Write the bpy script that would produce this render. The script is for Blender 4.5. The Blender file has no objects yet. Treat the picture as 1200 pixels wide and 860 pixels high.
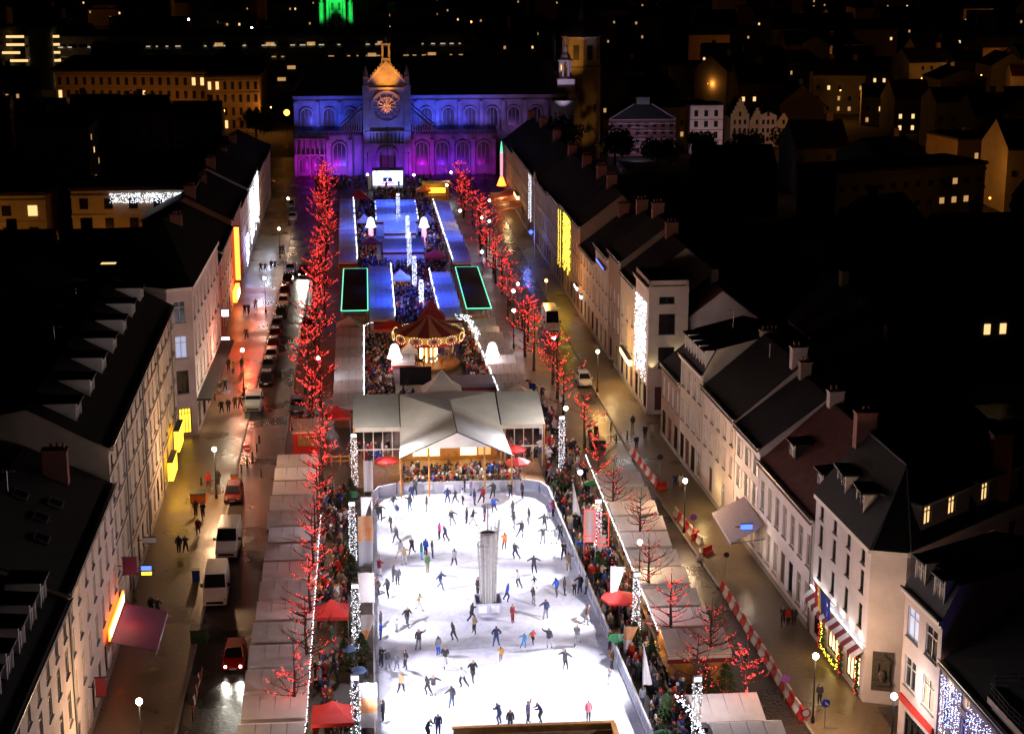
import bpy, math, random
from mathutils import Vector, Matrix
R = random.Random(7)
pi = math.pi; rad = math.radians
sc = bpy.context.scene
COL = sc.collection
# ------------------------------------------------------------------ survey: photo pixel (1200x860) -> place on the ground
FP = 2000.; PIT = rad(14.5); YAW = rad(4.84); CH = 55.
def ray(px, py):
    x = (px-600)/FP; y = -(py-430)/FP
    f = math.cos(PIT)+y*math.sin(PIT); u = -math.sin(PIT)+y*math.cos(PIT)
    return (x*math.cos(YAW)+f*math.sin(YAW), -x*math.sin(YAW)+f*math.cos(YAW), u)
def G(px, py, z=0.):
    r = ray(px, py); t = (z-CH)/r[2]; return (r[0]*t, r[1]*t)

# ------------------------------------------------------------------ materials
M = {}
def mat(name, col, rough=.8, metal=0., var=.25, scale=3., bump=0., bscale=20., emis=None, es=0., spec=.5, col2=None, sample=True, kind=None):
    m = bpy.data.materials.new(name); m.use_nodes = True
    nt = m.node_tree; N = nt.nodes; Lk = nt.links
    b = N['Principled BSDF']
    b.inputs['Roughness'].default_value = rough; b.inputs['Metallic'].default_value = metal
    b.inputs['Specular IOR Level'].default_value = spec
    c = (*col, 1)
    if emis:
        b.inputs['Base Color'].default_value = c
        b.inputs['Emission Color'].default_value = (*emis, 1); b.inputs['Emission Strength'].default_value = es
        if not sample: m.cycles.emission_sampling = 'NONE'
    tc = N.new('ShaderNodeTexCoord')
    if var > 0 and not emis:
        n = N.new('ShaderNodeTexNoise'); n.inputs['Scale'].default_value = scale; n.inputs['Detail'].default_value = 6
        n.inputs['Roughness'].default_value = .65
        Lk.new(tc.outputs['Object'], n.inputs['Vector'])
        r = N.new('ShaderNodeValToRGB')
        d = col2 or tuple(max(0, k*(1-var)) for k in col)
        r.color_ramp.elements[0].position = .32; r.color_ramp.elements[1].position = .68
        r.color_ramp.elements[0].color = (*d, 1); r.color_ramp.elements[1].color = (*[min(1, k*(1+var*.35)) for k in col], 1)
        Lk.new(n.outputs['Fac'], r.inputs['Fac']); Lk.new(r.outputs['Color'], b.inputs['Base Color'])
        m['ramp'] = 1
    elif not emis:
        b.inputs['Base Color'].default_value = c
    if bump > 0:
        n2 = N.new('ShaderNodeTexNoise'); n2.inputs['Scale'].default_value = bscale; n2.inputs['Detail'].default_value = 4
        Lk.new(tc.outputs['Object'], n2.inputs['Vector'])
        bp = N.new('ShaderNodeBump'); bp.inputs['Strength'].default_value = bump; bp.inputs['Distance'].default_value = .03
        Lk.new(n2.outputs['Fac'], bp.inputs['Height']); Lk.new(bp.outputs['Normal'], b.inputs['Normal'])
    M[name] = m
    return m
def cobble(name, ca, cb, scale=4.5, rough=(.25, .6), wet=.5):
    m = bpy.data.materials.new(name); m.use_nodes = True
    nt = m.node_tree; N = nt.nodes; Lk = nt.links; b = N['Principled BSDF']
    tc = N.new('ShaderNodeTexCoord')
    br = N.new('ShaderNodeTexBrick'); br.inputs['Scale'].default_value = scale
    br.inputs['Color1'].default_value = (*ca, 1); br.inputs['Color2'].default_value = (*cb, 1)
    br.inputs['Mortar'].default_value = (.012, .01, .01, 1); br.inputs['Mortar Size'].default_value = .035
    br.inputs['Brick Width'].default_value = .9; br.inputs['Row Height'].default_value = .7
    Lk.new(tc.outputs['Object'], br.inputs['Vector'])
    n = N.new('ShaderNodeTexNoise'); n.inputs['Scale'].default_value = .22; n.inputs['Detail'].default_value = 7
    Lk.new(tc.outputs['Object'], n.inputs['Vector'])
    mp = N.new('ShaderNodeMapRange'); mp.inputs['From Min'].default_value = .35; mp.inputs['From Max'].default_value = .65
    mp.inputs['To Min'].default_value = rough[0]; mp.inputs['To Max'].default_value = rough[1]
    Lk.new(n.outputs['Fac'], mp.inputs['Value']); Lk.new(mp.outputs['Result'], b.inputs['Roughness'])
    mx = N.new('ShaderNodeMixRGB'); mx.blend_type = 'MULTIPLY'; mx.inputs['Fac'].default_value = .8
    r = N.new('ShaderNodeValToRGB'); r.color_ramp.elements[0].color = (.5, .47, .45, 1); r.color_ramp.elements[0].position = .35
    r.color_ramp.elements[1].color = (1, 1, 1, 1); r.color_ramp.elements[1].position = .65
    Lk.new(n.outputs['Fac'], r.inputs['Fac']); Lk.new(br.outputs['Color'], mx.inputs['Color1']); Lk.new(r.outputs['Color'], mx.inputs['Color2'])
    Lk.new(mx.outputs['Color'], b.inputs['Base Color'])
    v = N.new('ShaderNodeTexNoise'); v.inputs['Scale'].default_value = 3.2; v.inputs['Detail'].default_value = 3
    Lk.new(tc.outputs['Object'], v.inputs['Vector'])
    bp = N.new('ShaderNodeBump'); bp.inputs['Strength'].default_value = wet; bp.inputs['Distance'].default_value = .06
    Lk.new(v.outputs['Fac'], bp.inputs['Height']); Lk.new(bp.outputs['Normal'], b.inputs['Normal'])
    M[name] = m; return m
def facade_mat(name, col, brick=False, var=.22):
    m = mat(name, col, .85, var=var, scale=.35, bump=.15, bscale=8)
    if brick:
        nt = m.node_tree; N = nt.nodes; Lk = nt.links
        br = N.new('ShaderNodeTexBrick'); br.inputs['Scale'].default_value = 4; br.inputs['Color1'].default_value = (*col, 1)
        br.inputs['Color2'].default_value = (*[k*.7 for k in col], 1); br.inputs['Mortar'].default_value = (*[min(1, k*1.3+.05) for k in col], 1)
        tc = N.new('ShaderNodeTexCoord'); mpp = N.new('ShaderNodeMapping'); mpp.inputs['Rotation'].default_value = (pi/2, 0, 0)
        Lk.new(tc.outputs['Object'], mpp.inputs['Vector']); Lk.new(mpp.outputs['Vector'], br.inputs['Vector'])
        Lk.new(br.outputs['Color'], N['Principled BSDF'].inputs['Base Color'])
    return m
def tiles(name, col, rough=.6):
    m = mat(name, col, rough, var=.45, scale=1.2, bump=.6, bscale=14); return m

cobble('cobble_road', (.05, .038, .03), (.075, .058, .045), 4.2, (.2, .42), .6)
cobble('cobble_square', (.11, .095, .07), (.14, .12, .09), 5, (.35, .65), .3)
cobble('paving', (.20, .145, .08), (.25, .19, .11), 5.5, (.24, .5), .45)
mat('ground_earth', (.035, .032, .03), .9, var=.4, scale=.05)
mat('kerb_stone', (.25, .23, .21), .6, scale=1)
facade_mat('w_white', (.66, .60, .62)); facade_mat('w_cream', (.60, .50, .44)); facade_mat('w_pink', (.60, .50, .50))
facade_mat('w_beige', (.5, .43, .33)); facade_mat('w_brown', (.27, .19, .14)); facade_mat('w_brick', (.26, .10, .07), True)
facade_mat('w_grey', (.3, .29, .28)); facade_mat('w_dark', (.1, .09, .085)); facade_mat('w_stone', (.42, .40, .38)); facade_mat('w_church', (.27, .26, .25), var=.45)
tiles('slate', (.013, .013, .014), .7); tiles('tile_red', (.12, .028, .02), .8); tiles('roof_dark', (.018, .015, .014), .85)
mat('trim_white', (.72, .69, .66), .5, scale=1, var=.12); mat('lead', (.16, .17, .18), .45, scale=2)
mat('sill', (.3, .28, .27), .7); mat('door_brown', (.10, .035, .025), .5)
mat('pane', (.02, .022, .027), .08, var=0, spec=.8)
mat('pane_lit', (.8, .6, .3), .4, emis=(1., .56, .2), es=.5, sample=False)
mat('pane_lit_bright', (.8, .6, .3), .4, emis=(1., .62, .24), es=1.3, sample=False)
mat('pane_cold', (.5, .6, .8), .4, emis=(.5, .62, 1.), es=.5, sample=False)
mat('curtain', (.4, .33, .25), .8)
mat('shop_lit', (.8, .6, .3), .4, emis=(1., .7, .3), es=3.0)
mat('shop_yellow', (.8, .6, .1), .4, emis=(1., .55, .03), es=3.2)
mat('neon_orange', (.9, .3, .05), .4, emis=(1., .16, .02), es=6.)
mat('neon_white', (.9, .8, .5), .4, emis=(1., .8, .45), es=7.)
mat('neon_blue', (.1, .2, .9), .4, emis=(.06, .14, 1.), es=2.6)
mat('neon_green', (.1, .9, .6), .4, emis=(.12, .9, .5), es=1.6)
mat('neon_pink', (.9, .2, .4), .4, emis=(1., .12, .25), es=3.)
mat('neon_red', (.9, .1, .1), .4, emis=(1., .08, .06), es=1.3)
mat('sign_white', (.9, .9, .9), .4, emis=(.85, .9, 1.), es=3.5)
mat('screen_glow', (.5, .6, .9), .3, emis=(.6, .7, 1.), es=2.2)
mat('globe', (1, 1, .95), .3, emis=(1., .84, .6), es=22., sample=False)
mat('globe_white', (1, 1, 1), .3, emis=(.9, .94, 1.), es=22., sample=False)
mat('globe_sodium', (1, .7, .3), .3, emis=(1., .36, .05), es=6, sample=False)
mat('bulb_red', (1, .1, .1), .4, emis=(1., .02, .022), es=1.35, sample=False)
mat('bulb_red_hot', (1, .1, .1), .4, emis=(1., .06, .05), es=6., sample=False)
mat('bulb_white', (1, 1, 1), .4, emis=(.82, .88, 1.), es=5., sample=False)
mat('bulb_yellow', (1, .9, .3), .4, emis=(1., .72, .05), es=5., sample=False)
mat('bulb_blue', (.5, .5, 1), .4, emis=(.45, .5, 1.), es=7., sample=False)
mat('glow_shade', (1, 1, 1), .6, emis=(.95, .95, 1.), es=1.5, sample=False)
mat('glow_post', (.8, .3, .4), .5, emis=(1., .35, .5), es=1.3, sample=False)
mat('headlight_on', (1, 1, 1), .2, emis=(1., .95, .85), es=30., sample=False)
mat('headlight_off', (.5, .5, .52), .15, metal=.6, var=0)
mat('tail', (.4, .02, .02), .2, var=0)
mat('tyre', (.02, .02, .02), .8, var=0); mat('rim', (.3, .3, .32), .3, metal=.8, var=0); mat('glass_dark', (.012, .014, .018), .05, var=0, spec=.9)
for n, c in dict(black=(.012, .012, .014), grey=(.12, .12, .13), silver=(.4, .4, .42), red=(.38, .01, .012), white=(.72, .7, .68), blue=(.02, .035, .12), darkred=(.09, .008, .01)).items():
    mat('car_'+n, c, .22, var=.06, scale=2, spec=.7)
mat('metal_dark', (.03, .032, .035), .45, metal=.5, var=.2); mat('steel', (.42, .42, .44), .38, metal=.75, var=.15); mat('steel_pale', (.55, .54, .55), .5, metal=.3, var=.15)
mat('canvas', (.7, .65, .62), .75, var=.16, scale=.8, bump=.25, bscale=3); mat('canvas_grey', (.48, .47, .42), .7, var=.15, scale=.5, bump=.3, bscale=1.6)
mat('canvas_tan', (.5, .44, .36), .75, var=.15, scale=.6, bump=.25, bscale=3)
mat('canvas_red', (.55, .025, .02), .7, var=.15, scale=1, bump=.3, bscale=2); mat('canvas_brown', (.3, .12, .05), .8, var=.15)
mat('canvas_purple', (.09, .002, .06), .7, var=.2); mat('canvas_mauve', (.28, .23, .3), .7, var=.2)
mat('canvas_blue', (.12, .22, .5), .7); mat('canvas_green', (.01, .22, .07), .5)
mat('wood', (.32, .17, .06), .6, var=.45, scale=2.5, bump=.3); mat('wood_orange', (.5, .22, .05), .55, var=.35, scale=2); mat('wood_pale', (.42, .3, .17), .65, var=.4, scale=2.2, bump=.3)
mat('bark', (.045, .033, .026), .9, var=.4, scale=4); mat('fir', (.035, .075, .02), .9, var=.6, scale=4)
mat('red_paint', (.5, .02, .015), .4, var=.15); mat('white_plastic', (.66, .6, .55), .45, var=.2); mat('blue_paint', (.02, .06, .45), .4); mat('violet_paint', (.25, .08, .4), .4)
mat('gold', (.7, .42, .1), .35, metal=.3, var=.3); mat('orange_cloth', (.75, .2, .04), .7, var=.35, scale=1)
mat('flag_white', (.78, .76, .8), .7, var=.08); mat('flag_yellow', (.8, .55, .03), .7, var=0); mat('flag_black', (.015, .015, .015), .7, var=0); mat('flag_blue', (.02, .04, .35), .7, var=0)
mat('banner_fire', (.85, .22, .03), .6, var=.9, scale=1.3, col2=(.95, .75, .5)); mat('banner_sky', (.5, .62, .82), .7, var=.4, scale=.7, col2=(.75, .75, .82))
mat('relief', (.09, .075, .06), .8, var=.5, scale=5, bump=.8, bscale=6)
mat('glass_rose', (.16, .15, .22), .35, var=.6, scale=3); mat('glass_church', (.012, .012, .02), .3, var=.5, scale=2)
mat('board', (.5, .5, .62), .3, var=.12); mat('board_glass', (.36, .4, .56), .2, var=.2, scale=1)
for n, c in dict(skin=(.5, .3, .22), hair_dark=(.03, .02, .015), hair_brown=(.12, .06, .03), hair_fair=(.4, .27, .12), boot=(.03, .03, .035), black=(.014, .014, .018), charcoal=(.045, .045, .055), navy=(.018, .028, .10), blue=(.02, .08, .5), lightblue=(.08, .3, .65), grey=(.22, .22, .26), lightgrey=(.5, .5, .55), brown=(.12, .06, .03), tan=(.42, .3, .18), maroon=(.2, .015, .03), red=(.6, .03, .02), coral=(.75, .12, .06), orange=(.75, .16, .03), ochre=(.55, .27, .04), magenta=(.6, .02, .25), pink=(.8, .2, .28), purple=(.16, .1, .26), green=(.05, .13, .05), brightgreen=(.1, .4, .08), teal=(.03, .16, .17), white=(.75, .73, .74), jeans=(.05, .09, .2), khaki=(.24, .2, .12)).items():
    mat('c_'+n, c, .8, var=.18, scale=6)
mat('c_darkwine', (.16, .012, .015), .7, var=.2)
# ice
def ice_mat():
    m = mat('ice', (.84, .84, .9), .28, var=.2, scale=.16, bump=.25, bscale=9, col2=(.62, .63, .8))  # lavender patches in the colour stand in for shade between flood pools
    nt = m.node_tree; N = nt.nodes; Lk = nt.links; b = N['Principled BSDF']
    tc = N.new('ShaderNodeTexCoord'); mp = N.new('ShaderNodeMapping'); mp.inputs['Scale'].default_value = (2.2, .5, 1); mp.inputs['Rotation'].default_value = (0, 0, .5)
    n = N.new('ShaderNodeTexNoise'); n.inputs['Scale'].default_value = 3; n.inputs['Detail'].default_value = 8; n.inputs['Distortion'].default_value = 2.5
    Lk.new(tc.outputs['Object'], mp.inputs['Vector']); Lk.new(mp.outputs['Vector'], n.inputs['Vector'])
    base = b.inputs['Base Color'].links[0].from_socket
    cr = N.new('ShaderNodeValToRGB'); cr.color_ramp.elements[0].position = .46; cr.color_ramp.elements[0].color = (1, 1, 1, 1); cr.color_ramp.elements[1].position = .54; cr.color_ramp.elements[1].color = (1, 1, 1, 1)
    e = cr.color_ramp.elements.new(.5); e.color = (.66, .68, .8, 1)
    n3 = N.new('ShaderNodeTexNoise'); n3.inputs['Scale'].default_value = .7; n3.inputs['Detail'].default_value = 3; n3.inputs['Distortion'].default_value = 1.2; Lk.new(tc.outputs['Object'], n3.inputs['Vector'])
    Lk.new(n3.outputs['Fac'], cr.inputs['Fac']); mx = N.new('ShaderNodeMixRGB'); mx.blend_type = 'MULTIPLY'; mx.inputs['Fac'].default_value = .55
    Lk.new(base, mx.inputs['Color1']); Lk.new(cr.outputs['Color'], mx.inputs['Color2']); Lk.new(mx.outputs['Color'], b.inputs['Base Color'])
    r = N.new('ShaderNodeMapRange'); r.inputs['From Min'].default_value = .3; r.inputs['From Max'].default_value = .7; r.inputs['To Min'].default_value = .3; r.inputs['To Max'].default_value = .7
    Lk.new(n.outputs['Fac'], r.inputs['Value']); Lk.new(r.outputs['Result'], b.inputs['Roughness'])
ice_mat()

# ------------------------------------------------------------------ mesh builder
class MB:
    def __init__(s): s.v = []; s.f = []; s.m = []; s.cur = 0
    def quad(s, *p):
        i = len(s.v); s.v += [tuple(q) for q in p]; s.f.append(tuple(range(i, i+len(p)))); s.m.append(s.cur); return s
    def box(s, x0, y0, z0, x1, y1, z1):
        i = len(s.v)
        s.v += [(x0, y0, z0), (x1, y0, z0), (x1, y1, z0), (x0, y1, z0), (x0, y0, z1), (x1, y0, z1), (x1, y1, z1), (x0, y1, z1)]
        for f in ((0, 3, 2, 1), (4, 5, 6, 7), (0, 1, 5, 4), (1, 2, 6, 5), (2, 3, 7, 6), (3, 0, 4, 7)):
            s.f.append(tuple(i+k for k in f)); s.m.append(s.cur)
        return s
    def obox(s, p, q, w, z0, z1, off=0.):
        """box along the line p->q, width w to the right of it (off shifts it), from z0 to z1"""
        dx, dy = q[0]-p[0], q[1]-p[1]; l = math.hypot(dx, dy); nx, ny = dy/l, -dx/l
        a = [(p[0]+nx*off, p[1]+ny*off), (q[0]+nx*off, q[1]+ny*off), (q[0]+nx*(off+w), q[1]+ny*(off+w)), (p[0]+nx*(off+w), p[1]+ny*(off+w))]
        return s.prism(a, z0, z1)
    def prism(s, poly, z0, z1):
        i = len(s.v); n = len(poly)
        s.v += [(x, y, z0) for x, y in poly]+[(x, y, z1) for x, y in poly]
        s.f.append(tuple(range(i+n-1, i-1, -1))); s.f.append(tuple(range(i+n, i+2*n))); s.m += [s.cur]*2
        for k in range(n):
            j = (k+1) % n; s.f.append((i+k, i+j, i+n+j, i+n+k)); s.m.append(s.cur)
        return s
    def tube(s, a, b, r0, r1=None, n=6, cap=True):
        if r1 is None: r1 = r0
        a = Vector(a); b = Vector(b); d = b-a
        if d.length < 1e-6: return s
        q = d.to_track_quat('Z', 'Y'); i = len(s.v)
        for c, r in ((a, r0), (b, r1)):
            for k in range(n):
                t = 2*pi*k/n; s.v.append(tuple(c+q @ Vector((r*math.cos(t), r*math.sin(t), 0))))
        for k in range(n):
            j = (k+1) % n; s.f.append((i+k, i+j, i+n+j, i+n+k)); s.m.append(s.cur)
        if cap:
            s.f.append(tuple(range(i+n-1, i-1, -1))); s.f.append(tuple(range(i+n, i+2*n))); s.m += [s.cur]*2
        return s
    def lathe(s, prof, c=(0, 0, 0), n=12):
        i = len(s.v); k = len(prof)
        for r, z in prof:
            for a in range(n):
                t = 2*pi*a/n; s.v.append((c[0]+r*math.cos(t), c[1]+r*math.sin(t), c[2]+z))
        for a in range(k-1):
            for b in range(n):
                e = (b+1) % n; s.f.append((i+a*n+b, i+a*n+e, i+(a+1)*n+e, i+(a+1)*n+b)); s.m.append(s.cur)
        s.f.append(tuple(i+b for b in range(n-1, -1, -1))); s.f.append(tuple(i+(k-1)*n+b for b in range(n))); s.m += [s.cur]*2
        return s
    def octa(s, x, y, z, r):
        i = len(s.v); s.v += [(x+r, y, z), (x, y+r, z), (x-r, y, z), (x, y-r, z), (x, y, z+r), (x, y, z-r)]
        for f in ((0, 1, 4), (1, 2, 4), (2, 3, 4), (3, 0, 4), (1, 0, 5), (2, 1, 5), (3, 2, 5), (0, 3, 5)):
            s.f.append(tuple(i+k for k in f)); s.m.append(s.cur)
        return s
    def mesh(s, name, mats):
        me = bpy.data.meshes.new(name); me.from_pydata(s.v, [], s.f)
        for m in (mats if isinstance(mats, (list, tuple)) else [mats]): me.materials.append(M[m] if isinstance(m, str) else m)
        if any(s.m): me.polygons.foreach_set('material_index', s.m)
        me.update(); return me
    def build(s, name, mats, parent=None, loc=(0, 0, 0), rz=0., smooth=False):
        me = s.mesh(name, mats)
        if smooth: me.polygons.foreach_set('use_smooth', [True]*len(me.polygons))
        return link(name, me, parent, loc, rz)
def link(name, me, parent=None, loc=(0, 0, 0), rz=0.):
    o = bpy.data.objects.new(name, me); COL.objects.link(o); o.location = loc; o.rotation_euler = (0, 0, rz)
    if parent: o.parent = parent
    return o
def tag(o, label, cat, group=None, kind=None):
    if label: o['label'] = label
    if cat: o['category'] = cat
    if group: o['group'] = group
    if kind: o['kind'] = kind
    return o
def thing(name, label, cat, loc=(0, 0, 0), rz=0., group=None):
    o = bpy.data.objects.new(name, None); o.empty_display_size = .3; COL.objects.link(o); o.location = loc; o.rotation_euler = (0, 0, rz)
    return tag(o, label, cat, group)
KIDS = {}
def kids(o):
    return [c for c in o.children]
def dup(root, loc, rz=None, label=None, group=None, sc_=None):
    r = root.copy(); COL.objects.link(r); r.location = loc
    if rz is not None: r.rotation_euler = (0, 0, rz)
    if sc_: r.scale = (sc_, sc_, sc_) if not isinstance(sc_, tuple) else sc_
    if label: r['label'] = label
    if group: r['group'] = group
    for ch in list(root.children):
        c = ch.copy(); COL.objects.link(c); c.parent = r
        for g in list(ch.children):
            d = g.copy(); COL.objects.link(d); d.parent = c
    return r
def struct(name, mb, m): return tag(mb.build(name, m), None, None, kind='structure')
def lamp(typ, loc, e, col=(1, .8, .55), r=.15, aim=None, ang=90, blend=.5, name=None):
    l = bpy.data.lights.new(name or 'light', typ); l.energy = e; l.color = col; l.shadow_soft_size = r
    o = bpy.data.objects.new(name or 'light', l); COL.objects.link(o); o.location = loc
    if typ == 'SPOT':
        l.spot_size = rad(ang); l.spot_blend = blend
        o.rotation_euler = (Vector(aim)-Vector(loc)).to_track_quat('-Z', 'Y').to_euler()
    return o
ORD = ['nearest', 'second', 'third', 'fourth', 'fifth', 'sixth', 'seventh', 'eighth', 'ninth', 'tenth', 'eleventh', 'twelfth', 'thirteenth', 'fourteenth', 'fifteenth', 'sixteenth', 'seventeenth', 'eighteenth', 'nineteenth', 'twentieth']
def nth(i):
    if i < 20: return ORD[i]
    t, u = divmod(i+1, 10)
    if u == 0: return {3: 'thirtieth', 4: 'fortieth'}[t]
    return {2: 'twenty', 3: 'thirty', 4: 'forty'}[t]+'-'+['', 'first', 'second', 'third', 'fourth', 'fifth', 'sixth', 'seventh', 'eighth', 'ninth'][u]

# ------------------------------------------------------------------ camera, world
cd = bpy.data.cameras.new('camera'); cam = bpy.data.objects.new('camera', cd); COL.objects.link(cam)
cam.location = (0, 0, CH); cam.rotation_euler = (pi/2-PIT, 0, -YAW); cd.sensor_width = 36; cd.lens = FP/1200*36; cd.clip_end = 6000; cd.clip_start = 1
sc.camera = cam
w = bpy.data.worlds.new('World'); sc.world = w; w.use_nodes = True
bg = w.node_tree.nodes['Background']; sky = w.node_tree.nodes.new('ShaderNodeTexSky'); sky.sky_type = 'NISHITA'; sky.sun_disc = False
sky.sun_elevation = rad(-4); sky.sun_rotation = rad(200)
mxw = w.node_tree.nodes.new('ShaderNodeMixRGB'); mxw.blend_type = 'MULTIPLY'; mxw.inputs['Fac'].default_value = 1; mxw.inputs['Color2'].default_value = (1, .62, .42, 1)
w.node_tree.links.new(sky.outputs['Color'], mxw.inputs['Color1']); w.node_tree.links.new(mxw.outputs['Color'], bg.inputs['Color']); bg.inputs['Strength'].default_value = .035
sc.view_settings.view_transform = 'Standard'; sc.view_settings.look = 'None'; sc.view_settings.exposure = 0
sc.cycles.use_denoising = True; sc.cycles.max_bounces = 5; sc.cycles.diffuse_bounces = 3; sc.cycles.glossy_bounces = 2
sc.cycles.sample_clamp_indirect = 4; sc.cycles.use_light_tree = True; sc.cycles.caustics_reflective = False; sc.cycles.caustics_refractive = False
sc.cycles.light_sampling_threshold = .005
try: sc.cycles.use_adaptive_sampling = True; sc.cycles.adaptive_threshold = .02
except Exception: pass

# ------------------------------------------------------------------ ground
b = MB(); b.quad((-2500, -300, 0), (2500, -300, 0), (2500, 4500, 0), (-2500, 4500, 0)); struct('ground', b, 'ground_earth')
struct('square', MB().quad((-12, 60, .012), (26.3, 60, .012), (24, 384, .012), (-12, 384, .012)), 'cobble_square')
struct('road', MB().quad((-14.2, 60, .024), (-9.6, 60, .024), (-9.9, 384, .024), (-14.2, 384, .024)), 'cobble_road')
rr = [(27.2, 60), (27, 110), (26.2, 150), (25.4, 200), (24.4, 290), (23.5, 384)]
rk = [(31.4, 60), (30.9, 95), (30.1, 109), (29.2, 134), (28.1, 155), (27.3, 176), (27, 200), (26.8, 240), (26.4, 300), (26, 384)]
rb = [(38, 60), (37, 90), (35.2, 111), (34.5, 125), (33.8, 141), (33.2, 153), (32.8, 162), (32.3, 171), (31.9, 181), (31.6, 188), (31.2, 205), (30.3, 240), (29.5, 290), (28.5, 384)]
poly = [(x-1.6, y) for x, y in rk]
struct('road', MB().quad(*([(26.2, 60, .024)]+[(x, y, .024) for x, y in rk]+[(23.5, 384, .024)])), 'cobble_road')
def strip(a, bb, z):
    mb = MB(); mb.quad(*([(x, y, z) for x, y in a]+[(x, y, z) for x, y in reversed(bb)])); return mb
b = MB(); b.prism([(x+.18, y) for x, y in rk]+[(x+2, y) for x, y in reversed(rb)], .0, .13); struct('pavement', b, 'paving')
b = MB()
for p, q in zip(rk, rk[1:]): b.obox(p, q, .2, .0, .155)
struct('kerb', b, 'kerb_stone')
b = MB(); b.box(-24, 60, 0, -14.38, 384, .13); struct('pavement', b, 'paving')
b = MB(); b.box(-14.4, 60, 0, -14.2, 384, .155); struct('kerb', b, 'kerb_stone')
b = MB(); b.box(-9.8, 60, 0, -9.6, 384, .11); struct('kerb', b, 'kerb_stone')
struct('pavement', MB().quad((-60, 384, .03), (60, 384, .03), (60, 420, .03), (-60, 420, .03)), 'cobble_square')
for y, x0, x1 in ((180, 33, 120), (107, 36, 120)):
    struct('road', MB().quad((x0, y-2, .14), (x1, y+8, .14), (x1, y+15, .14), (x0, y+4, .14)), 'cobble_road')
# ------------------------------------------------------------------ buildings
WC = {}
def win_meshes(w, h, style, pane):
    k = (round(w, 2), round(h, 2), style, pane)
    if k in WC: return WC[k]
    f = MB(); t = .09
    if style == 'door':
        f.box(-w/2, .06, 0, w/2, .13, h)
        for sx in (-1, 1):
            for a, c in ((.08, .45), (.52, .92)): f.box(sx*w/4-w*.17, .035, h*a, sx*w/4+w*.17, .058, h*c)
        f.tube((.1, .03, h*.48), (.1, .0, h*.48), .04)
        WC[k] = (f.mesh('door', 'door_brown'), None, None); return WC[k]
    f.box(-w/2, .07, 0, -w/2+t, .17, h); f.box(w/2-t, .07, 0, w/2, .17, h)
    f.box(-w/2+t, .07, 0, w/2-t, .17, t); f.box(-w/2+t, .07, h-t, w/2-t, .17, h)
    if style != 'shop':
        f.box(-.035, .08, t, .035, .15, h-t)
        if h > 1.4: f.box(-w/2+t, .085, h*.68, w/2-t, .145, h*.68+.07)
    else:
        for q in (-.25, 0, .25): f.box(q*w-.04, .08, t, q*w+.04, .15, h-t)
        f.box(-w/2+t, .085, h*.78, w/2-t, .145, h*.78+.07)
    p = MB(); p.quad((-w/2+.02, .16, .02), (w/2-.02, .16, .02), (w/2-.02, .16, h-.02), (-w/2+.02, .16, h-.02))
    s = MB(); s.box(-w/2-.08, -.1, -.1, w/2+.08, .06, -.005)
    if style == 'shut':
        for sx in (-1, 1):
            x0 = sx*(w/2+.32); s.box(x0-.26, -.06, .02, x0+.26, -.005, h)
    WC[k] = (f.mesh('window', 'trim_white' if style in ('win', 'shut') else 'metal_dark'), p.mesh('pane', pane), s.mesh('sill', 'sill' if style != 'shut' else 'trim_white'))
    return WC[k]
RW = random.Random(3)
mat('pane_dim', (.5, .35, .2), .3, emis=(1., .55, .25), es=.10, sample=False)
PANES = dict(dim='pane_dim', win='pane', lit='pane_lit', litb='pane_lit_bright', cold='pane_cold', door='pane', shop='shop_lit', shut='pane', dark='glass_dark', curt='curtain', shopy='shop_yellow', shopd='pane')
STY = dict(dim='win', win='win', lit='win', litb='win', cold='win', door='door', shop='shop', shut='shut', dark='dark', curt='win', shopy='shop', shopd='shop')
def put_window(root, rl, x, y, z, a, w, h, kind, sub=True):
    f, p, s = win_meshes(w, h, STY[kind], PANES[kind])
    n = 'door' if kind == 'door' else ('shop_window' if STY[kind] == 'shop' else 'window')
    o = link(n, f, root, (x-rl[0], y-rl[1], z), a)
    if p and sub:
        link('pane', p, o)
        if kind not in ('shop', 'shopy', 'shopd'): link('sill', s, o)
    elif p: link('pane', p, o)
    return o
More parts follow.
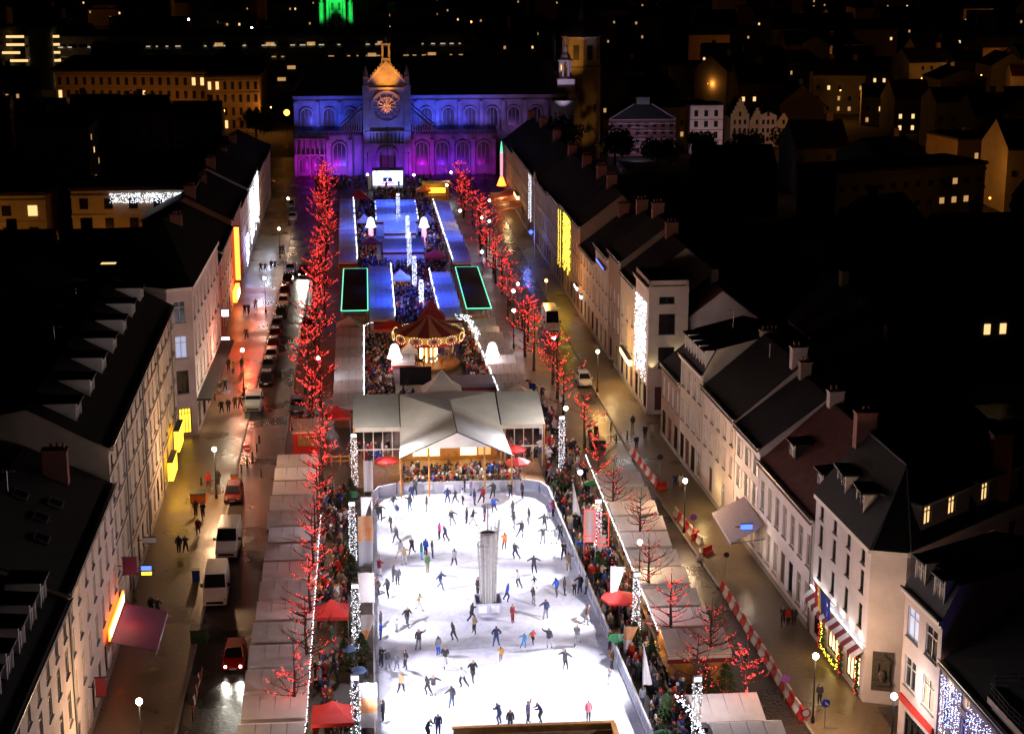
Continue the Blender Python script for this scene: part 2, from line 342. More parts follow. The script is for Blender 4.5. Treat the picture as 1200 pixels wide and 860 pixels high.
def facade(root, rl, p0, p1, z0, z1, bands, mb, sub=True):
    """mb collects the wall skin with real openings; the windows become parts of root"""
    dx, dy = p1[0]-p0[0], p1[1]-p0[1]; L = math.hypot(dx, dy); ux, uy = dx/L, dy/L; ix, iy = -uy, ux   # i = inward
    a = math.atan2(dy, dx)
    def P(s, z, d=0): return (p0[0]+ux*s+ix*d-rl[0], p0[1]+uy*s+iy*d-rl[1], z)
    z = z0
    for lo, hi, ops in sorted(bands):
        if lo > z+1e-4: mb.quad(P(0, z), P(L, z), P(L, lo), P(0, lo))
        s = 0
        for s0, s1, w0, w1, k in sorted(ops):
            if s0 > s: mb.quad(P(s, lo), P(s0, lo), P(s0, hi), P(s, hi))
            if w0 > lo: mb.quad(P(s0, lo), P(s1, lo), P(s1, w0), P(s0, w0))
            if hi > w1: mb.quad(P(s0, w1), P(s1, w1), P(s1, hi), P(s0, hi))
            D = .22
            mb.quad(P(s0, w0), P(s0, w0, D), P(s0, w1, D), P(s0, w1)); mb.quad(P(s1, w0, D), P(s1, w0), P(s1, w1), P(s1, w1, D))
            mb.quad(P(s0, w1), P(s0, w1, D), P(s1, w1, D), P(s1, w1)); mb.quad(P(s0, w0, D), P(s0, w0), P(s1, w0), P(s1, w0, D))
            mb.quad(P(s0, w0, D), P(s1, w0, D), P(s1, w1, D), P(s0, w1, D))
            c = P((s0+s1)/2, w0)
            put_window(root, (0, 0), c[0], c[1], w0, a, s1-s0, w1-w0, k, sub)
            s = s1
        if s < L: mb.quad(P(s, lo), P(L, lo), P(L, hi), P(s, hi))
        z = hi
    if z < z1: mb.quad(P(0, z), P(L, z), P(L, z1), P(0, z1))
def row(L, n, w, lo, hi, w0, w1, kinds='win', margin=None, span=None):
    """n evenly spaced openings"""
    a, c = span or (0, L)
    st = (c-a)/n; out = []
    for i in range(n):
        m = a+(i+.5)*st; k = kinds if isinstance(kinds, str) else kinds[i % len(kinds)]
        if k == 'win': k = RW.choice(['win', 'win', 'win', 'win', 'win', 'win', 'curt', 'dim', 'win', 'win'])
        if k is None: continue
        out.append((m-w/2, m+w/2, w0, w1, k))
    return (lo, hi, out)
def gable_roof(mb, q, z, h, over=.35, t=.16, ridge=.5):
    """q: 4 corners, edge q0-q1 is the eave on the street; ridge parallel to it"""
    q = [Vector((p[0], p[1], 0)) for p in q]
    u = (q[1]-q[0]).normalized(); n = (q[3]-q[0]).normalized()
    r0 = q[0].lerp(q[3], ridge); r1 = q[1].lerp(q[2], ridge)
    def V(p, zz): return (p.x, p.y, zz)
    d0 = (r0-q[0]).length; d1 = (q[3]-r0).length; s0 = h/max(d0, .1); s1 = h/max(d1, .1)
    A = [q[0]-n*over, q[1]-n*over]; Bk = [q[3]+n*over, q[2]+n*over]
    mb.quad(V(A[0], z-over*s0), V(A[1], z-over*s0), V(r1, z+h), V(r0, z+h))
    mb.quad(V(r0, z+h), V(r1, z+h), V(Bk[1], z-over*s1), V(Bk[0], z-over*s1))
    mb.quad(V(A[0], z-over*s0-t), V(A[1], z-over*s0-t), V(A[1], z-over*s0), V(A[0], z-over*s0))
    mb.quad(V(A[0], z-over*s0-t), V(r0, z+h-t), V(r0, z+h), V(A[0], z-over*s0)); mb.quad(V(A[1], z-over*s0-t), V(A[1], z-over*s0), V(r1, z+h), V(r1, z+h-t))
    mb.quad(V(Bk[0], z-over*s1-t), V(Bk[0], z-over*s1), V(r0, z+h), V(r0, z+h-t)); mb.quad(V(Bk[1], z-over*s1-t), V(r1, z+h-t), V(r1, z+h), V(Bk[1], z-over*s1))
    mb.quad(V(A[0], z-over*s0-t), V(r0, z+h-t), V(r1, z+h-t), V(A[1], z-over*s0-t))
    mb.quad(V(Bk[0], z-over*s1), V(Bk[0], z-over*s1-t), V(Bk[1], z-over*s1-t), V(Bk[1], z-over*s1))
    return r0, r1
def building(name, label, p0, p1, depth, eave, bands, wall, roof=('gable', 4, 'slate'), cat='building', group=None, side0=None, side1=None, back=None, chimneys=(), dormers=None, cornice='trim_white', pipes=(), plinth=True, sub=True, walltop=None):
    rl = ((p0[0]+p1[0])/2, (p0[1]+p1[1])/2)
    root = thing(name, label, cat, (*rl, 0), 0, group)
    dx, dy = p1[0]-p0[0], p1[1]-p0[1]; L = math.hypot(dx, dy); ux, uy = dx/L, dy/L; ix, iy = -uy, ux
    p2 = (p1[0]+ix*depth, p1[1]+iy*depth); p3 = (p0[0]+ix*depth, p0[1]+iy*depth)
    mb = MB()
    facade(root, rl, p0, p1, 0, eave, bands(L) if callable(bands) else bands, mb, sub)
    facade(root, rl, p1, p2, 0, eave, (side1(depth) if side1 else []), mb, sub)
    facade(root, rl, p2, p3, 0, eave, (back(L) if back else []), mb, sub)
    facade(root, rl, p3, p0, 0, eave, (side0(depth) if side0 else []), mb, sub)
    Q = [(p[0]-rl[0], p[1]-rl[1]) for p in (p0, p1, p2, p3)]
    kind, h, rm = roof[:3]; rmb = MB()
    a = math.atan2(dy, dx)
    if kind == 'gable':
        rd = roof[3] if len(roof) > 3 else .5
        r0, r1 = gable_roof(rmb, Q, eave+.02, h, ridge=rd)
        mb.quad((*Q[3], eave), (*Q[0], eave), (r0.x, r0.y, eave+h-.15)); mb.quad((*Q[1], eave), (*Q[2], eave), (r1.x, r1.y, eave+h-.15))
    elif kind == 'hip':
        c = [Vector((q[0], q[1], 0)) for q in Q]; m0 = (c[0]+c[3])/2; m1 = (c[1]+c[2])/2; e = min(.45, depth/2/L)
        r0 = m0.lerp(m1, e); r1 = m1.lerp(m0, e); o = [v+(v-(m0+m1)/2).normalized()*.45 for v in c]
        P = [(v.x, v.y, eave) for v in o]; a0 = (r0.x, r0.y, eave+h); a1 = (r1.x, r1.y, eave+h)
        rmb.quad(P[0], P[1], a1, a0); rmb.quad(P[1], P[2], a1); rmb.quad(P[2], P[3], a0, a1); rmb.quad(P[3], P[0], a0); rmb.quad(P[3], P[2], P[1], P[0])
    elif kind == 'flat':
        rmb.prism([(Q[i][0], Q[i][1]) for i in range(4)], eave+.005, eave+.2)
        for i in range(4): mb.obox(Q[i], Q[(i+1) % 4], .3, eave, eave+h, off=-.3)
    elif kind == 'mansard':
        ins = roof[3] if len(roof) > 3 else 1.1
        def sh(s, d): return (p0[0]-rl[0]+ux*s+ix*d, p0[1]-rl[1]+uy*s+iy*d)
        f0, f1, t0, t1 = sh(0, -.1), sh(L, -.1), sh(0, ins), sh(L, ins); g0, g1, k0, k1 = sh(0, depth), sh(L, depth), sh(0, depth-ins), sh(L, depth-ins)
        m0, m1 = sh(0, depth/2), sh(L, depth/2); H = eave+h; top = H+1.2
        rmb.quad((*f0, eave), (*f1, eave), (*t1, H), (*t0, H)); rmb.quad((*t0, H), (*t1, H), (*m1, top), (*m0, top))
        rmb.quad((*m0, top), (*m1, top), (*k1, H), (*k0, H)); rmb.quad((*k0, H), (*k1, H), (*g1, eave), (*g0, eave))
        mb.quad((*f1, eave), (*g1, eave), (*k1, H), (*m1, top), (*t1, H)); mb.quad((*g0, eave), (*f0, eave), (*t0, H), (*m0, top), (*k0, H))
    rmb.build('roof', rm, root); mb.build('wall', wall, root)
    def loc(s, d): return (p0[0]-rl[0]+ux*s+ix*d, p0[1]-rl[1]+uy*s+iy*d)
    if cornice:
        c = MB(); c.obox(loc(0, 0), loc(L, 0), .28, eave-.34, eave-.02, off=.003); c.obox(loc(0, 0), loc(L, 0), .12, eave-.55, eave-.343, off=.003)
        c.build('cornice', cornice, root)
        g = MB(); g.obox(loc(0, 0), loc(L, 0), .14, eave-.018, eave+.1, off=.29); g.build('gutter', 'lead', root)
    if plinth:
        c = MB(); c.obox(loc(0.02, 0), loc(L-.02, 0), .05, .13, .6, off=.003)
        doors = False
        c.build('plinth', 'w_grey', root) if not callable(bands) or True else None
    for s in pipes:
        x, y = loc(s, -.12); pm = MB(); pm.tube((x, y, .2), (x, y, eave-.4), .07); pm.build('drainpipe', 'lead', root)
    for s, d, ww, hh, cm in chimneys:
        x, y = loc(s, d); zb = eave+ (h*(1-abs(d/depth-.5)*2) if kind in ('gable', 'hip') else 0)-1
        cmb = MB(); cmb.box(-ww/2, -.45, 0, ww/2, .45, hh+1); cmb.box(-ww/2-.08, -.53, hh+1, ww/2+.08, .53, hh+1.15)
        ch = cmb.build('chimney', cm, root, (x, y, zb), a+pi/2)
        pots = MB()
        for k in range(max(2, int(ww/.5))): pots.tube((-ww/2+.25+k*.45, 0, hh+1.15), (-ww/2+.25+k*.45, 0, hh+1.6), .12, .1)
        pots.build('chimney_pot', 'w_brick', ch)
    if dormers:
        n, dw, dh, dd, zz, style = dormers[:6]; inset = dormers[6] if len(dormers) > 6 else .6
        for i in range(n):
            s = (i+.5)*L/n; x, y = loc(s, inset)
            d = MB(); d.box(-dw/2, 0, 0, -dw/2+.12, dd, dh); d.box(dw/2-.12, 0, 0, dw/2, dd, dh); d.box(-dw/2+.12, 0, dh-.14, dw/2-.12, dd, dh); d.box(-dw/2+.12, 0, 0, dw/2-.12, dd, .1)
            dm = d.build('dormer', style, root, (x, y, zz), a)
            rf = MB(); rf.quad((-dw/2-.15, -.25, dh+.02), (dw/2+.15, -.25, dh+.02), (dw/2+.15, dd, dh+.22), (-dw/2-.15, dd, dh+.22))
            rf.box(-dw/2-.15, -.25, dh-.1, dw/2+.15, -.12, dh+.02); rf.build('dormer_roof', rm, dm)
            nw = 2 if dw > 1.6 else 1
            for k in range(nw):
                wd = (dw-.3)/nw; f, p, ss = win_meshes(wd, dh-.3, 'win', 'pane')
                fr = link('window', f, dm, (-dw/2+.15+wd*(k+.5), -.02, .12))
                link('pane', p, dm, (-dw/2+.15+wd*(k+.5), -.02, .12)).name = 'pane'
    root['_L'] = L; del root['_L']
    return root, loc, L, a

# ---- left side of the square (facades look along +x)
LB = 'long rows of houses on the left'
def bandsA(L): return [row(L, int(L/2.9), 1.15, 0.3, 3.6, .9, 3.2, ['dark', 'win', 'dark', 'door']), row(L, int(L/2.9), 1.15, 4.2, 7.2, 4.8, 6.9), row(L, int(L/2.9), 1.15, 7.5, 10.2, 8.1, 9.9), row(L, int(L/2.9), 1.1, 10.3, 12.3, 10.6, 12.)]
rA, lcA, LA, aA = building('town_house', 'cream four storey house with white dormers, nearest on the left', (-20, 84), (-20, 105.3), 15, 12.8, bandsA, 'w_cream', ('gable', 3.4, 'slate'), pipes=(21,), dormers=(6, 1.9, 1.9, 2.2, 13.1, 'trim_white', 1.1))
rA2, lcA2, LA2, aA2 = building('town_house', 'cream house with orange neon shop sign, purple awning and brick chimneys', (-20.1, 105.4), (-20.3, 128.2), 13, 13.1, bandsA, 'w_cream', ('gable', 3.2, 'roof_dark'), pipes=(.4,), chimneys=((19, 3.5, 1.8, 2.2, 'w_brick'), (15, 8, 1.2, 1.2, 'w_brick')))
for i, (s, d) in enumerate(((14, 2.8), (10.5, 3.2), (7, 2.6), (13, 5))):
    x, y = lcA2(s, d); zz = 13.1+3.2*d/6.5
    k = MB(); k.box(-.55, -.7, 0, .55, .7, .12); sk = k.build('skylight', 'lead', rA2, (x, y, zz+.05), 0); sk.rotation_euler = (0, math.atan(3.2/6.5), 0)
    MB().quad((-.45, -.6, .125), (.45, -.6, .125), (.45, .6, .125), (-.45, .6, .125)).build('pane', 'pane', sk)
def bandsB(L):
    n = int(L/3.05)
    return [row(L, n, 1.3, .3, 3.9, .9, 3.4, ['dark', 'win', 'door', 'win', 'dark']), row(L, n, 1.15, 4.4, 7.3, 4.9, 7.), row(L, n, 1.15, 7.6, 10.4, 8.1, 10.1), row(L, n, 1.15, 10.7, 13.4, 11.1, 13.), row(L, n, .95, 13.6, 15.1, 13.9, 14.9, 'dark')]
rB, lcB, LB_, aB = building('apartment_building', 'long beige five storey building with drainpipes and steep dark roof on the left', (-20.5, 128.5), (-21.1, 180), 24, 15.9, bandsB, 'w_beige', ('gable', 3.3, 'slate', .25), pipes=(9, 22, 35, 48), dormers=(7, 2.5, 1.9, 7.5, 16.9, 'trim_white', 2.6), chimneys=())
b = MB()
for z in (4.1, 7.45, 10.55, 13.5): b.obox((lcB(0, 0)), lcB(LB_, 0), .1, z, z+.14, off=.004)
b.build('moulding', 'w_cream', rB)
# corner building C with chamfer
def poly_building(name, label, pts, eave, bands, wall, rm, h, apex, cat='building', over=.35, cornice=True, near=None):
    """pts clockwise seen from above with the street on the right hand of each edge"""
    cx = sum(p[0] for p in pts)/len(pts); cy = sum(p[1] for p in pts)/len(pts)
    root = thing(name, label, cat, (cx, cy, 0)); mb = MB(); n = len(pts)
    for i in range(n):
        p, q = pts[i], pts[(i+1) % n]; L = math.dist(p, q)
        facade(root, (cx, cy), p, q, 0, eave, bands[i](L) if bands.get(i) else [], mb)
    mb.build('wall', wall, root)
    r = MB(); ap = [(x-cx, y-cy, z) for x, y, z in apex]
    o = []
    for p in pts:
        v = Vector((p[0]-cx, p[1]-cy)); o.append((*(v+v.normalized()*over), eave))
    for i in range(n):
        a, c = o[i], o[(i+1) % n]
        da = ap[near[i]] if near else min(ap, key=lambda t: math.dist(t[:2], a[:2])); dc = ap[near[(i+1) % n]] if near else min(ap, key=lambda t: math.dist(t[:2], c[:2]))
        if da is dc: r.quad(a, c, da)
        else: r.quad(a, c, dc, da)
    r.quad(*[tuple(v) for v in reversed(o)])
    r.build('roof', rm, root)
    if cornice:
        c = MB()
        for i in range(n):
            p, q = pts[i], pts[(i+1) % n]; c.obox((p[0]-cx, p[1]-cy), (q[0]-cx, q[1]-cy), .22, eave-.4, eave-.03, off=.003)
        c.build('cornice', 'trim_white', root)
    return root
def c3(L, n, ks='win', w=1.3): return [row(L, n, w, 4.6, 8, 5.1, 7.7, ks), row(L, n, w, 8.6, 12, 9.1, 11.6, ks), row(L, n, w, 12.6, 16, 13.1, 15.5, ks)]
rC = poly_building('corner_building', 'pale corner building with chamfered front and dark hip roof, past the long beige building', [(-33, 190.5), (-22, 183.2), (-19.4, 184.2), (-18.9, 212), (-33, 212)], 17,
    {0: lambda L: c3(L, 3, 'win'), 1: lambda L: [row(L, 1, 1.4, .3, 4, .5, 3.4, 'shopy')]+[(4.6, 8, [(.65, 2.0, 5.1, 7.7, 'dark')]), (8.6, 12, [(.65, 2.0, 9.1, 11.6, 'cold')]), (12.6, 16, [(.65, 2.0, 13.1, 15.5, 'win')])], 2: lambda L: [row(L, 6, 2.6, .3, 4, .5, 3.4, ['shop', 'shopd', 'shop'])]+c3(L, 8, 'win', 1.2)}, 'w_pink', 'slate', 6, [(-27, 196, 20.5), (-25, 208, 20.5)])
b = MB(); b.obox((-19.4, 184.2), (-18.9, 212), 1.6, 4.1, 4.3, off=.01); b.build('canopy', 'metal_dark', rC, (27-27, 0, 0)); 
_c = [o for o in rC.children if o.name.startswith('canopy')][0]; _c.location = (-rC.location.x, -rC.location.y, 0)
def bandsD(L):
    n = max(2, int(L/3)); return [row(L, n, 1.8, .3, 3.6, .5, 3.2, ['shopd', 'shop', 'door']), row(L, n, 1.1, 4.2, 7, 4.7, 6.8), row(L, n, 1.1, 7.4, 10, 7.8, 9.6)]
D = [('dark brick house with a narrow slate roof, beyond the pale corner building', 212.5, 232, 11.5, 'w_brown', 'slate'), ('dull pink house beside the red lit pavement', 232.2, 252, 12, 'w_pink', 'roof_dark'),
     ('tall house with vertical orange neon sign over the left pavement', 252.2, 270, 13, 'w_brick', 'slate'), ('pale house beyond the orange neon sign', 270.2, 287, 12, 'w_cream', 'slate'),
     ('white house hung with bright white light curtains on the left', 287.2, 312, 12.5, 'w_white', 'slate'), ('house with a blue lit upper wall near the church, left side', 312.2, 336, 11, 'w_cream', 'roof_dark'), ('last house of the left row before the church', 336.2, 360, 10.5, 'w_beige', 'slate')]
DR = []
for lb, y0, y1, ev, wm, rm in D:
    DR.append(building('town_house', lb, (-20.3, y0), (-20.3, y1), 13, ev, bandsD, wm, ('gable', 3.4, rm), chimneys=((2, 6, 1.6, 1.5, 'w_brick'),)))
# ---- right side (facades look along -x); p0 far, p1 near
def fr(y):
    for (xa, ya), (xb, yb) in zip(rb, rb[1:]):
        if ya <= y <= yb: t = (y-ya)/(yb-ya); return (xa+(xb-xa)*t, y)
# F white house with red roof
def bandsF(L): return [row(L, 7, 1.15, .6, 4.3, 1.2, 3.9, ['win', 'win', 'win', 'door', 'dark', 'win', 'win']), row(L, 7, 1.15, 4.8, 8.6, 5.3, 8.0)]
rF, lcF, LF, aF = building('town_house', 'white house with tall windows under a red tiled roof, right side', fr(140.7), fr(124.8), 12, 9.6, bandsF, 'w_white', ('gable', 5.2, 'tile_red'), chimneys=((1.0, 6.2, 1.3, 1.2, 'w_cream'), (8.5, 6.4, 1.0, 1.6, 'w_brown')), dormers=(2, 2.0, 1.8, 2.5, 10.6, 'roof_dark', 1.6), pipes=(15.8,))
def bandsG2(L): return [row(L, 3, 1.1, .6, 4, 1.2, 3.8, ['door', 'win', 'lit']), row(L, 3, .95, 4.6, 7.2, 4.9, 6.9, 'shut'), row(L, 3, .95, 7.6, 10, 7.8, 9.5, 'shut')]
rG2, lcG2, _, _ = building('town_house', 'narrow white house with shutters above the mauve awning', fr(149), fr(140.8), 12, 10.6, bandsG2, 'w_white', ('gable', 4.5, 'slate'), chimneys=((1, 6, 1, 1.2, 'w_brown'),))
def bandsG1(L): return [row(L, 5, 1.2, .5, 4, .9, 3.4, [None, 'door', None, 'win', None]), row(L, 5, 1., 4.5, 7.2, 4.9, 6.9), row(L, 5, 1., 7.5, 10.2, 7.9, 9.7)]
rG1, lcG1, _, _ = building('town_house', 'cream house with yellow lit ground floor wall, left of the shuttered house', fr(161.6), fr(149.2), 12, 10.8, bandsG1, 'w_cream', ('gable', 5, 'slate'), chimneys=((11.5, 6, 1.4, 1.4, 'w_pink'),))
def bandsH(L): return [row(L, 4, 1.7, .4, 3.9, .6, 3.3, ['shopd', 'door', 'shopd', 'win']), row(L, 4, 1.15, 4.3, 7.6, 4.8, 7.1), row(L, 4, 1.15, 8., 11.2, 8.4, 10.7)]
rH, lcH, _, _ = building('town_house', 'tall beige house with mansard windows and big chimney stack', fr(171.2), fr(161.8), 13, 11.7, bandsH, 'w_beige', ('mansard', 2.6, 'slate', 1.3), chimneys=((9.0, 7, 2.4, 4.2, 'w_beige'),), dormers=(4, 1.5, 2.2, 2., 11.9, 'trim_white', .25))
rH0, lcH0, _, _ = building('town_house', 'low brown house at the end of the beige row', fr(180.5), fr(171.4), 10, 8.4, lambda L: [row(L, 3, 1.7, .4, 3.6, .6, 3.2, ['shopd', 'door', 'shopd']), row(L, 4, 1.1, 4.2, 7.6, 4.7, 7.)], 'w_brown', ('gable', 4, 'slate'))
# I cream corner tower house: camera side wall carries windows
rI, lcI, LI, aI = building('corner_building', 'cream corner house with uplit end wall and white light curtain', fr(196.5), fr(188.2), 4.6, 15.2, lambda L: [row(L, 3, 2., .4, 4., .6, 3.4, ['shopd', 'shop', 'shopd']), row(L, 3, 1., 5, 8, 5.4, 7.6), row(L, 3, 1., 8.6, 11.6, 9., 11.2)], 'w_cream', ('flat', .7, 'roof_dark'),
    side1=lambda d: [row(d, 1, 2.2, .4, 4., .6, 3.4, ['door'], span=(0, 4)), (5, 8.6, [(1.2, 3.1, 5.6, 8.1, 'dark')]), (9.2, 12.4, [(1.2, 3.1, 9.6, 12., 'dark')]), (13, 14.2, [(1.2, 3.0, 13.2, 14., 'dark')])])
J = [('pink house with warm shop front beyond the white light curtain', 196.8, 207, 13.5, 'w_beige', 'slate'), ('narrow gabled house with a round topped lit window', 207.2, 216, 14.5, 'w_brown', 'roof_dark'), ('house with a blue neon balcony line', 216.2, 227, 13.2, 'w_beige', 'slate'),
     ('plain pale house with small windows, past the blue neon', 227.2, 241, 10.5, 'w_beige', 'slate'), ('dark house beside the yellow light curtain', 241.2, 252, 13, 'w_brown', 'roof_dark'), ('house behind the yellow light curtain', 252.2, 262, 13, 'w_brown', 'slate'),
     ('grey house with two pale drain lines past the yellow curtain', 262.2, 278, 12.5, 'w_grey', 'slate'), ('brown house in the far right row', 278.2, 296, 12, 'w_brown', 'roof_dark'), ('house with striped vertical lights near the church', 296.2, 318, 12, 'w_brown', 'slate'), ('restaurant house with long orange awnings near the church', 318.2, 340, 12, 'w_brown', 'slate'), ('last right hand house, with the rocket shaped neon', 340.2, 362, 11, 'w_brown', 'slate')]
JR = []
for lb, y0, y1, ev, wm, rm in J:
    JR.append(building('town_house', lb, fr(y1), fr(y0), 12, ev, lambda L: [row(L, max(2, int(L/3)), 1.7, .4, 3.7, .6, 3.2, ['shopd', 'shop', 'door', 'shopd']), row(L, max(2, int(L/2.6)), 1., 4.4, 7.4, 4.8, 7.), row(L, max(2, int(L/2.6)), 1., 7.8, 10.3, 8.1, 10.)], wm, ('gable', 4.6, rm), chimneys=((1.5, 6, 1.5, 1.4, 'w_brick'),)))
# E big white corner building
E0, E1, E2, E3 = fr(124.6), (35.2, 112), (37.6, 111.2), (52.5, 123.2)
def bE0(L): return [(.3, 4.1, [(.8, 2.2, .6, 3.4, 'shopd'), (4.2, 7.4, .9, 3.2, 'shop'), (8.6, 11.6, .6, 3.2, 'shop')]), row(L, 4, .8, 5., 7.4, 5.4, 7.2, 'dark'), row(L, 4, .8, 7.7, 10, 8.1, 9.8, 'dark'), row(L, 4, .8, 10.1, 11.8, 10.3, 11.7, 'dark')]
def bE2(L): return [row(L, 6, 1., 4.6, 7.6, 5.2, 7.3, 'dark'), row(L, 6, 1., 8.2, 11.3, 8.8, 10.8, ['win', 'dark', 'win'])]
rE = poly_building('corner_building', 'large white corner building with slate hip roof and garlanded lit shop front', [E0, E1, E2, E3, (47.5, 129.4), (41.5, 124.6)], 12, {0: bE0, 2: bE2}, 'w_white', 'slate', 5, [(38.6, 115.5, 17), (38.2, 124.2, 17), (49.3, 125.6, 17)], near=[1, 0, 0, 2, 2, 0])
rl = rE.location
def onE(name, mb, m, par=None): return mb.build(name, m, par or rE, (-rl.x, -rl.y, 0))
for k, (y, wd) in enumerate(((121.6, 2.7), (117.2, 2.4))):
    x = 35.1+(y-112)*-.045+.9
    d = MB(); d.box(-wd/2, 0, 0, -wd/2+.14, 2.6, 2); d.box(wd/2-.14, 0, 0, wd/2, 2.6, 2); d.box(-wd/2+.14, 0, 1.84, wd/2-.14, 2.6, 2); d.box(-wd/2+.14, 0, 0, wd/2-.14, 2.6, .12)
    dm = d.build('dormer', 'trim_white', rE, (x-rl.x, y-rl.y, 12.7), -pi/2-.05)
    MB().box(-wd/2-.2, -.3, 2.01, wd/2+.2, 3.2, 2.16).build('dormer_roof', 'slate', dm)
    for j in range(2):
        f, p, s_ = win_meshes((wd-.34)/2, 1.6, 'dark', 'curtain'); q = link('window', f, dm, (-wd/2+.17+(wd-.34)/2*(j+.5), -.02, .14)); link('pane', p, dm, (-wd/2+.17+(wd-.34)/2*(j+.5), -.02, .14))
# long lit dormer on the side street wing
sd = Vector((E3[0]-E2[0], E3[1]-E2[1])).normalized(); sa = math.atan2(sd.y, sd.x)
for s0, s1, ks in ((2.2, 8.6, ('litb', 'litb')), (9.9, 15.5, ('litb', 'dark'))):
    c = Vector(E2)+sd*s0+Vector((-sd.y, sd.x))*.45
    d = MB(); Ld = s1-s0
    facade_root = thing('x', None, None); bpy.data.objects.remove(facade_root)
    d.box(0, .3, 0, .12, 2.6, 1.9); d.box(Ld-.12, .3, 0, Ld, 2.6, 1.9)
    wz = [(Ld*.04+.1, Ld*.04+1.1), (Ld*.55, Ld*.55+1.0)]; prev = 0
    for a0, a1 in wz: d.box(prev, 0, 0, a0, .3, 1.9); d.box(a0, 0, 0, a1, .3, .25); d.box(a0, 0, 1.7, a1, .3, 1.9); prev = a1
    d.box(prev, 0, 0, Ld, .3, 1.9)
    dm = d.build('dormer', 'w_grey', rE, (c.x-rl.x, c.y-rl.y, 12.9), sa)
    MB().box(-.25, -.35, 1.91, Ld+.25, 3.4, 2.05).build('dormer_roof', 'slate', dm)
    MB().box(-.27, -.39, 1.89, Ld+.27, -.352, 2.07).build('fascia', 'trim_white', dm)
    for (a0, a1), kk in zip(wz, ks):
        f, p, s_ = win_meshes(a1-a0, 1.45, 'dark', PANES[kk]); link('window', f, dm, ((a0+a1)/2, 0, .25)); link('pane', p, dm, ((a0+a1)/2, 0, .25))
for pth in ((38.6, 115.5, 17.03, 38.2, 124.2, 17.03), (38.6, 115.5, 17.03, 49.3, 125.6, 17.03), (38.6, 115.5, 17.03, 35.15, 111.7, 12.05), (38.6, 115.5, 17.03, 37.75, 110.9, 12.05)):
    onE('ridge_flashing', MB().tube(pth[:3], pth[3:], .07), 'lead')
for x, y, z, h, ww in ((47.3, 119.9, 12.6, 5.2, .75), (38.0, 124.2, 15.5, 3, .8)):
    cm = MB().box(x-ww, y-.5, z, x+ww, y+.5, z+h); cm.box(x-ww-.08, y-.58, z+h, x+ww+.08, y+.58, z+h+.15); ch = onE('chimney', cm, 'w_brick')
# relief plaque on chamfer
cx, cy = (E1[0]+E2[0])/2, (E1[1]+E2[1])/2; ca = math.atan2(E2[1]-E1[1], E2[0]-E1[0])
p = MB(); p.box(-.75, -.09, 0, .75, -.004, 3.0); p.box(-.62, -.3, .5, .62, -.091, .8); p.box(-.62, -.25, 2.2, .62, -.091, 2.45); p.box(-.5, -.22, .81, -.3, -.091, 2.19); p.box(.3, -.22, .81, .5, -.091, 2.19); p.lathe([(.24, 0), (.3, .5), (.2, .8), (.1, .85)], (0, -.2, .81), 8)
p.quad((-.5, -.2, 2.46), (.5, -.2, 2.46), (0, -.2, 2.9)); pq = p.build('stone_relief', 'relief', rE, (cx-rl.x, cy-rl.y, 1.2), ca)
# front dressing: fascia light box, scalloped awning, garlands, flags
ed = Vector((E1[0]-E0[0], E1[1]-E0[1])).normalized(); en = Vector((ed.y, -ed.x)); Le = math.dist(E0, E1); ea = math.atan2(ed.y, ed.x)
def eP(s, d, z): v = Vector(E0)+ed*s+en*d; return (v.x, v.y, z)
f0 = MB(); f0.obox(eP(.1, 0, 0)[:2], eP(Le-.1, 0, 0)[:2], .12, 4.05, 4.3, off=.004); onE('fascia', f0, 'trim_white')
lt = MB(); lt.obox(eP(.2, 0, 0)[:2], eP(Le-.2, 0, 0)[:2], .1, 4.31, 4.4, off=.16); onE('light_strip', lt, 'sign_white')
aw = MB(); na = 17
for i in range(na):
    aw.cur = i % 2; s0 = .2+i*(Le-.4)/na; s1 = .2+(i+1)*(Le-.4)/na
    aw.quad(eP(s0, .14, 4.0), eP(s1, .14, 4.0), eP(s1, .85, 3.55), eP(s0, .85, 3.55)); aw.quad(eP(s0, .85, 3.55), eP(s1, .85, 3.55), eP((s0+s1)/2+.25, .86, 3.2), eP((s0+s1)/2-.25, .86, 3.2))
aw.build('awning', ['c_white', 'c_maroon'], rE, (-rl.x, -rl.y, 0))
def garland(name, pts, m_green, m_bulb, par, off, n=60, r=.16, br=.05, seed=1):
    q = random.Random(seed); g = MB(); bl = MB()
    for k in range(n):
        t = k/(n-1)*(len(pts)-1); i = min(int(t), len(pts)-2); u = t-i
        p = Vector(pts[i]).lerp(Vector(pts[i+1]), u)
        g.octa(p.x+q.uniform(-.07, .07), p.y+q.uniform(-.07, .07), p.z+q.uniform(-.07, .07), r*q.uniform(.6, 1.2))
        bl.octa(p.x-r*.8+q.uniform(-.1, .1), p.y+q.uniform(-.12, .12), p.z+q.uniform(-.12, .12), br)
    o = g.build(name, m_green, par, off); bl.build('fairy_light', m_bulb, o); return o
garland('garland', [eP(3.9, .25, .6), eP(3.9, .25, 3.4), eP(7.7, .25, 3.4), eP(7.7, .25, .6), eP(3.9, .25, .6)], 'fir', 'bulb_yellow', rE, (-rl.x, -rl.y, 0), 130)
garland('garland', [eP(3.5, .3, .5), eP(3.5, .3, 3.6)], 'fir', 'bulb_red', rE, (-rl.x, -rl.y, 0), 40)
garland('garland', [eP(8.3, .3, .5), eP(8.3, .3, 3.6)], 'fir', 'bulb_red', rE, (-rl.x, -rl.y, 0), 40)
garland('garland', [eP(11.9, .3, .5), eP(11.9, .3, 3.6)], 'fir', 'bulb_red', rE, (-rl.x, -rl.y, 0), 40)
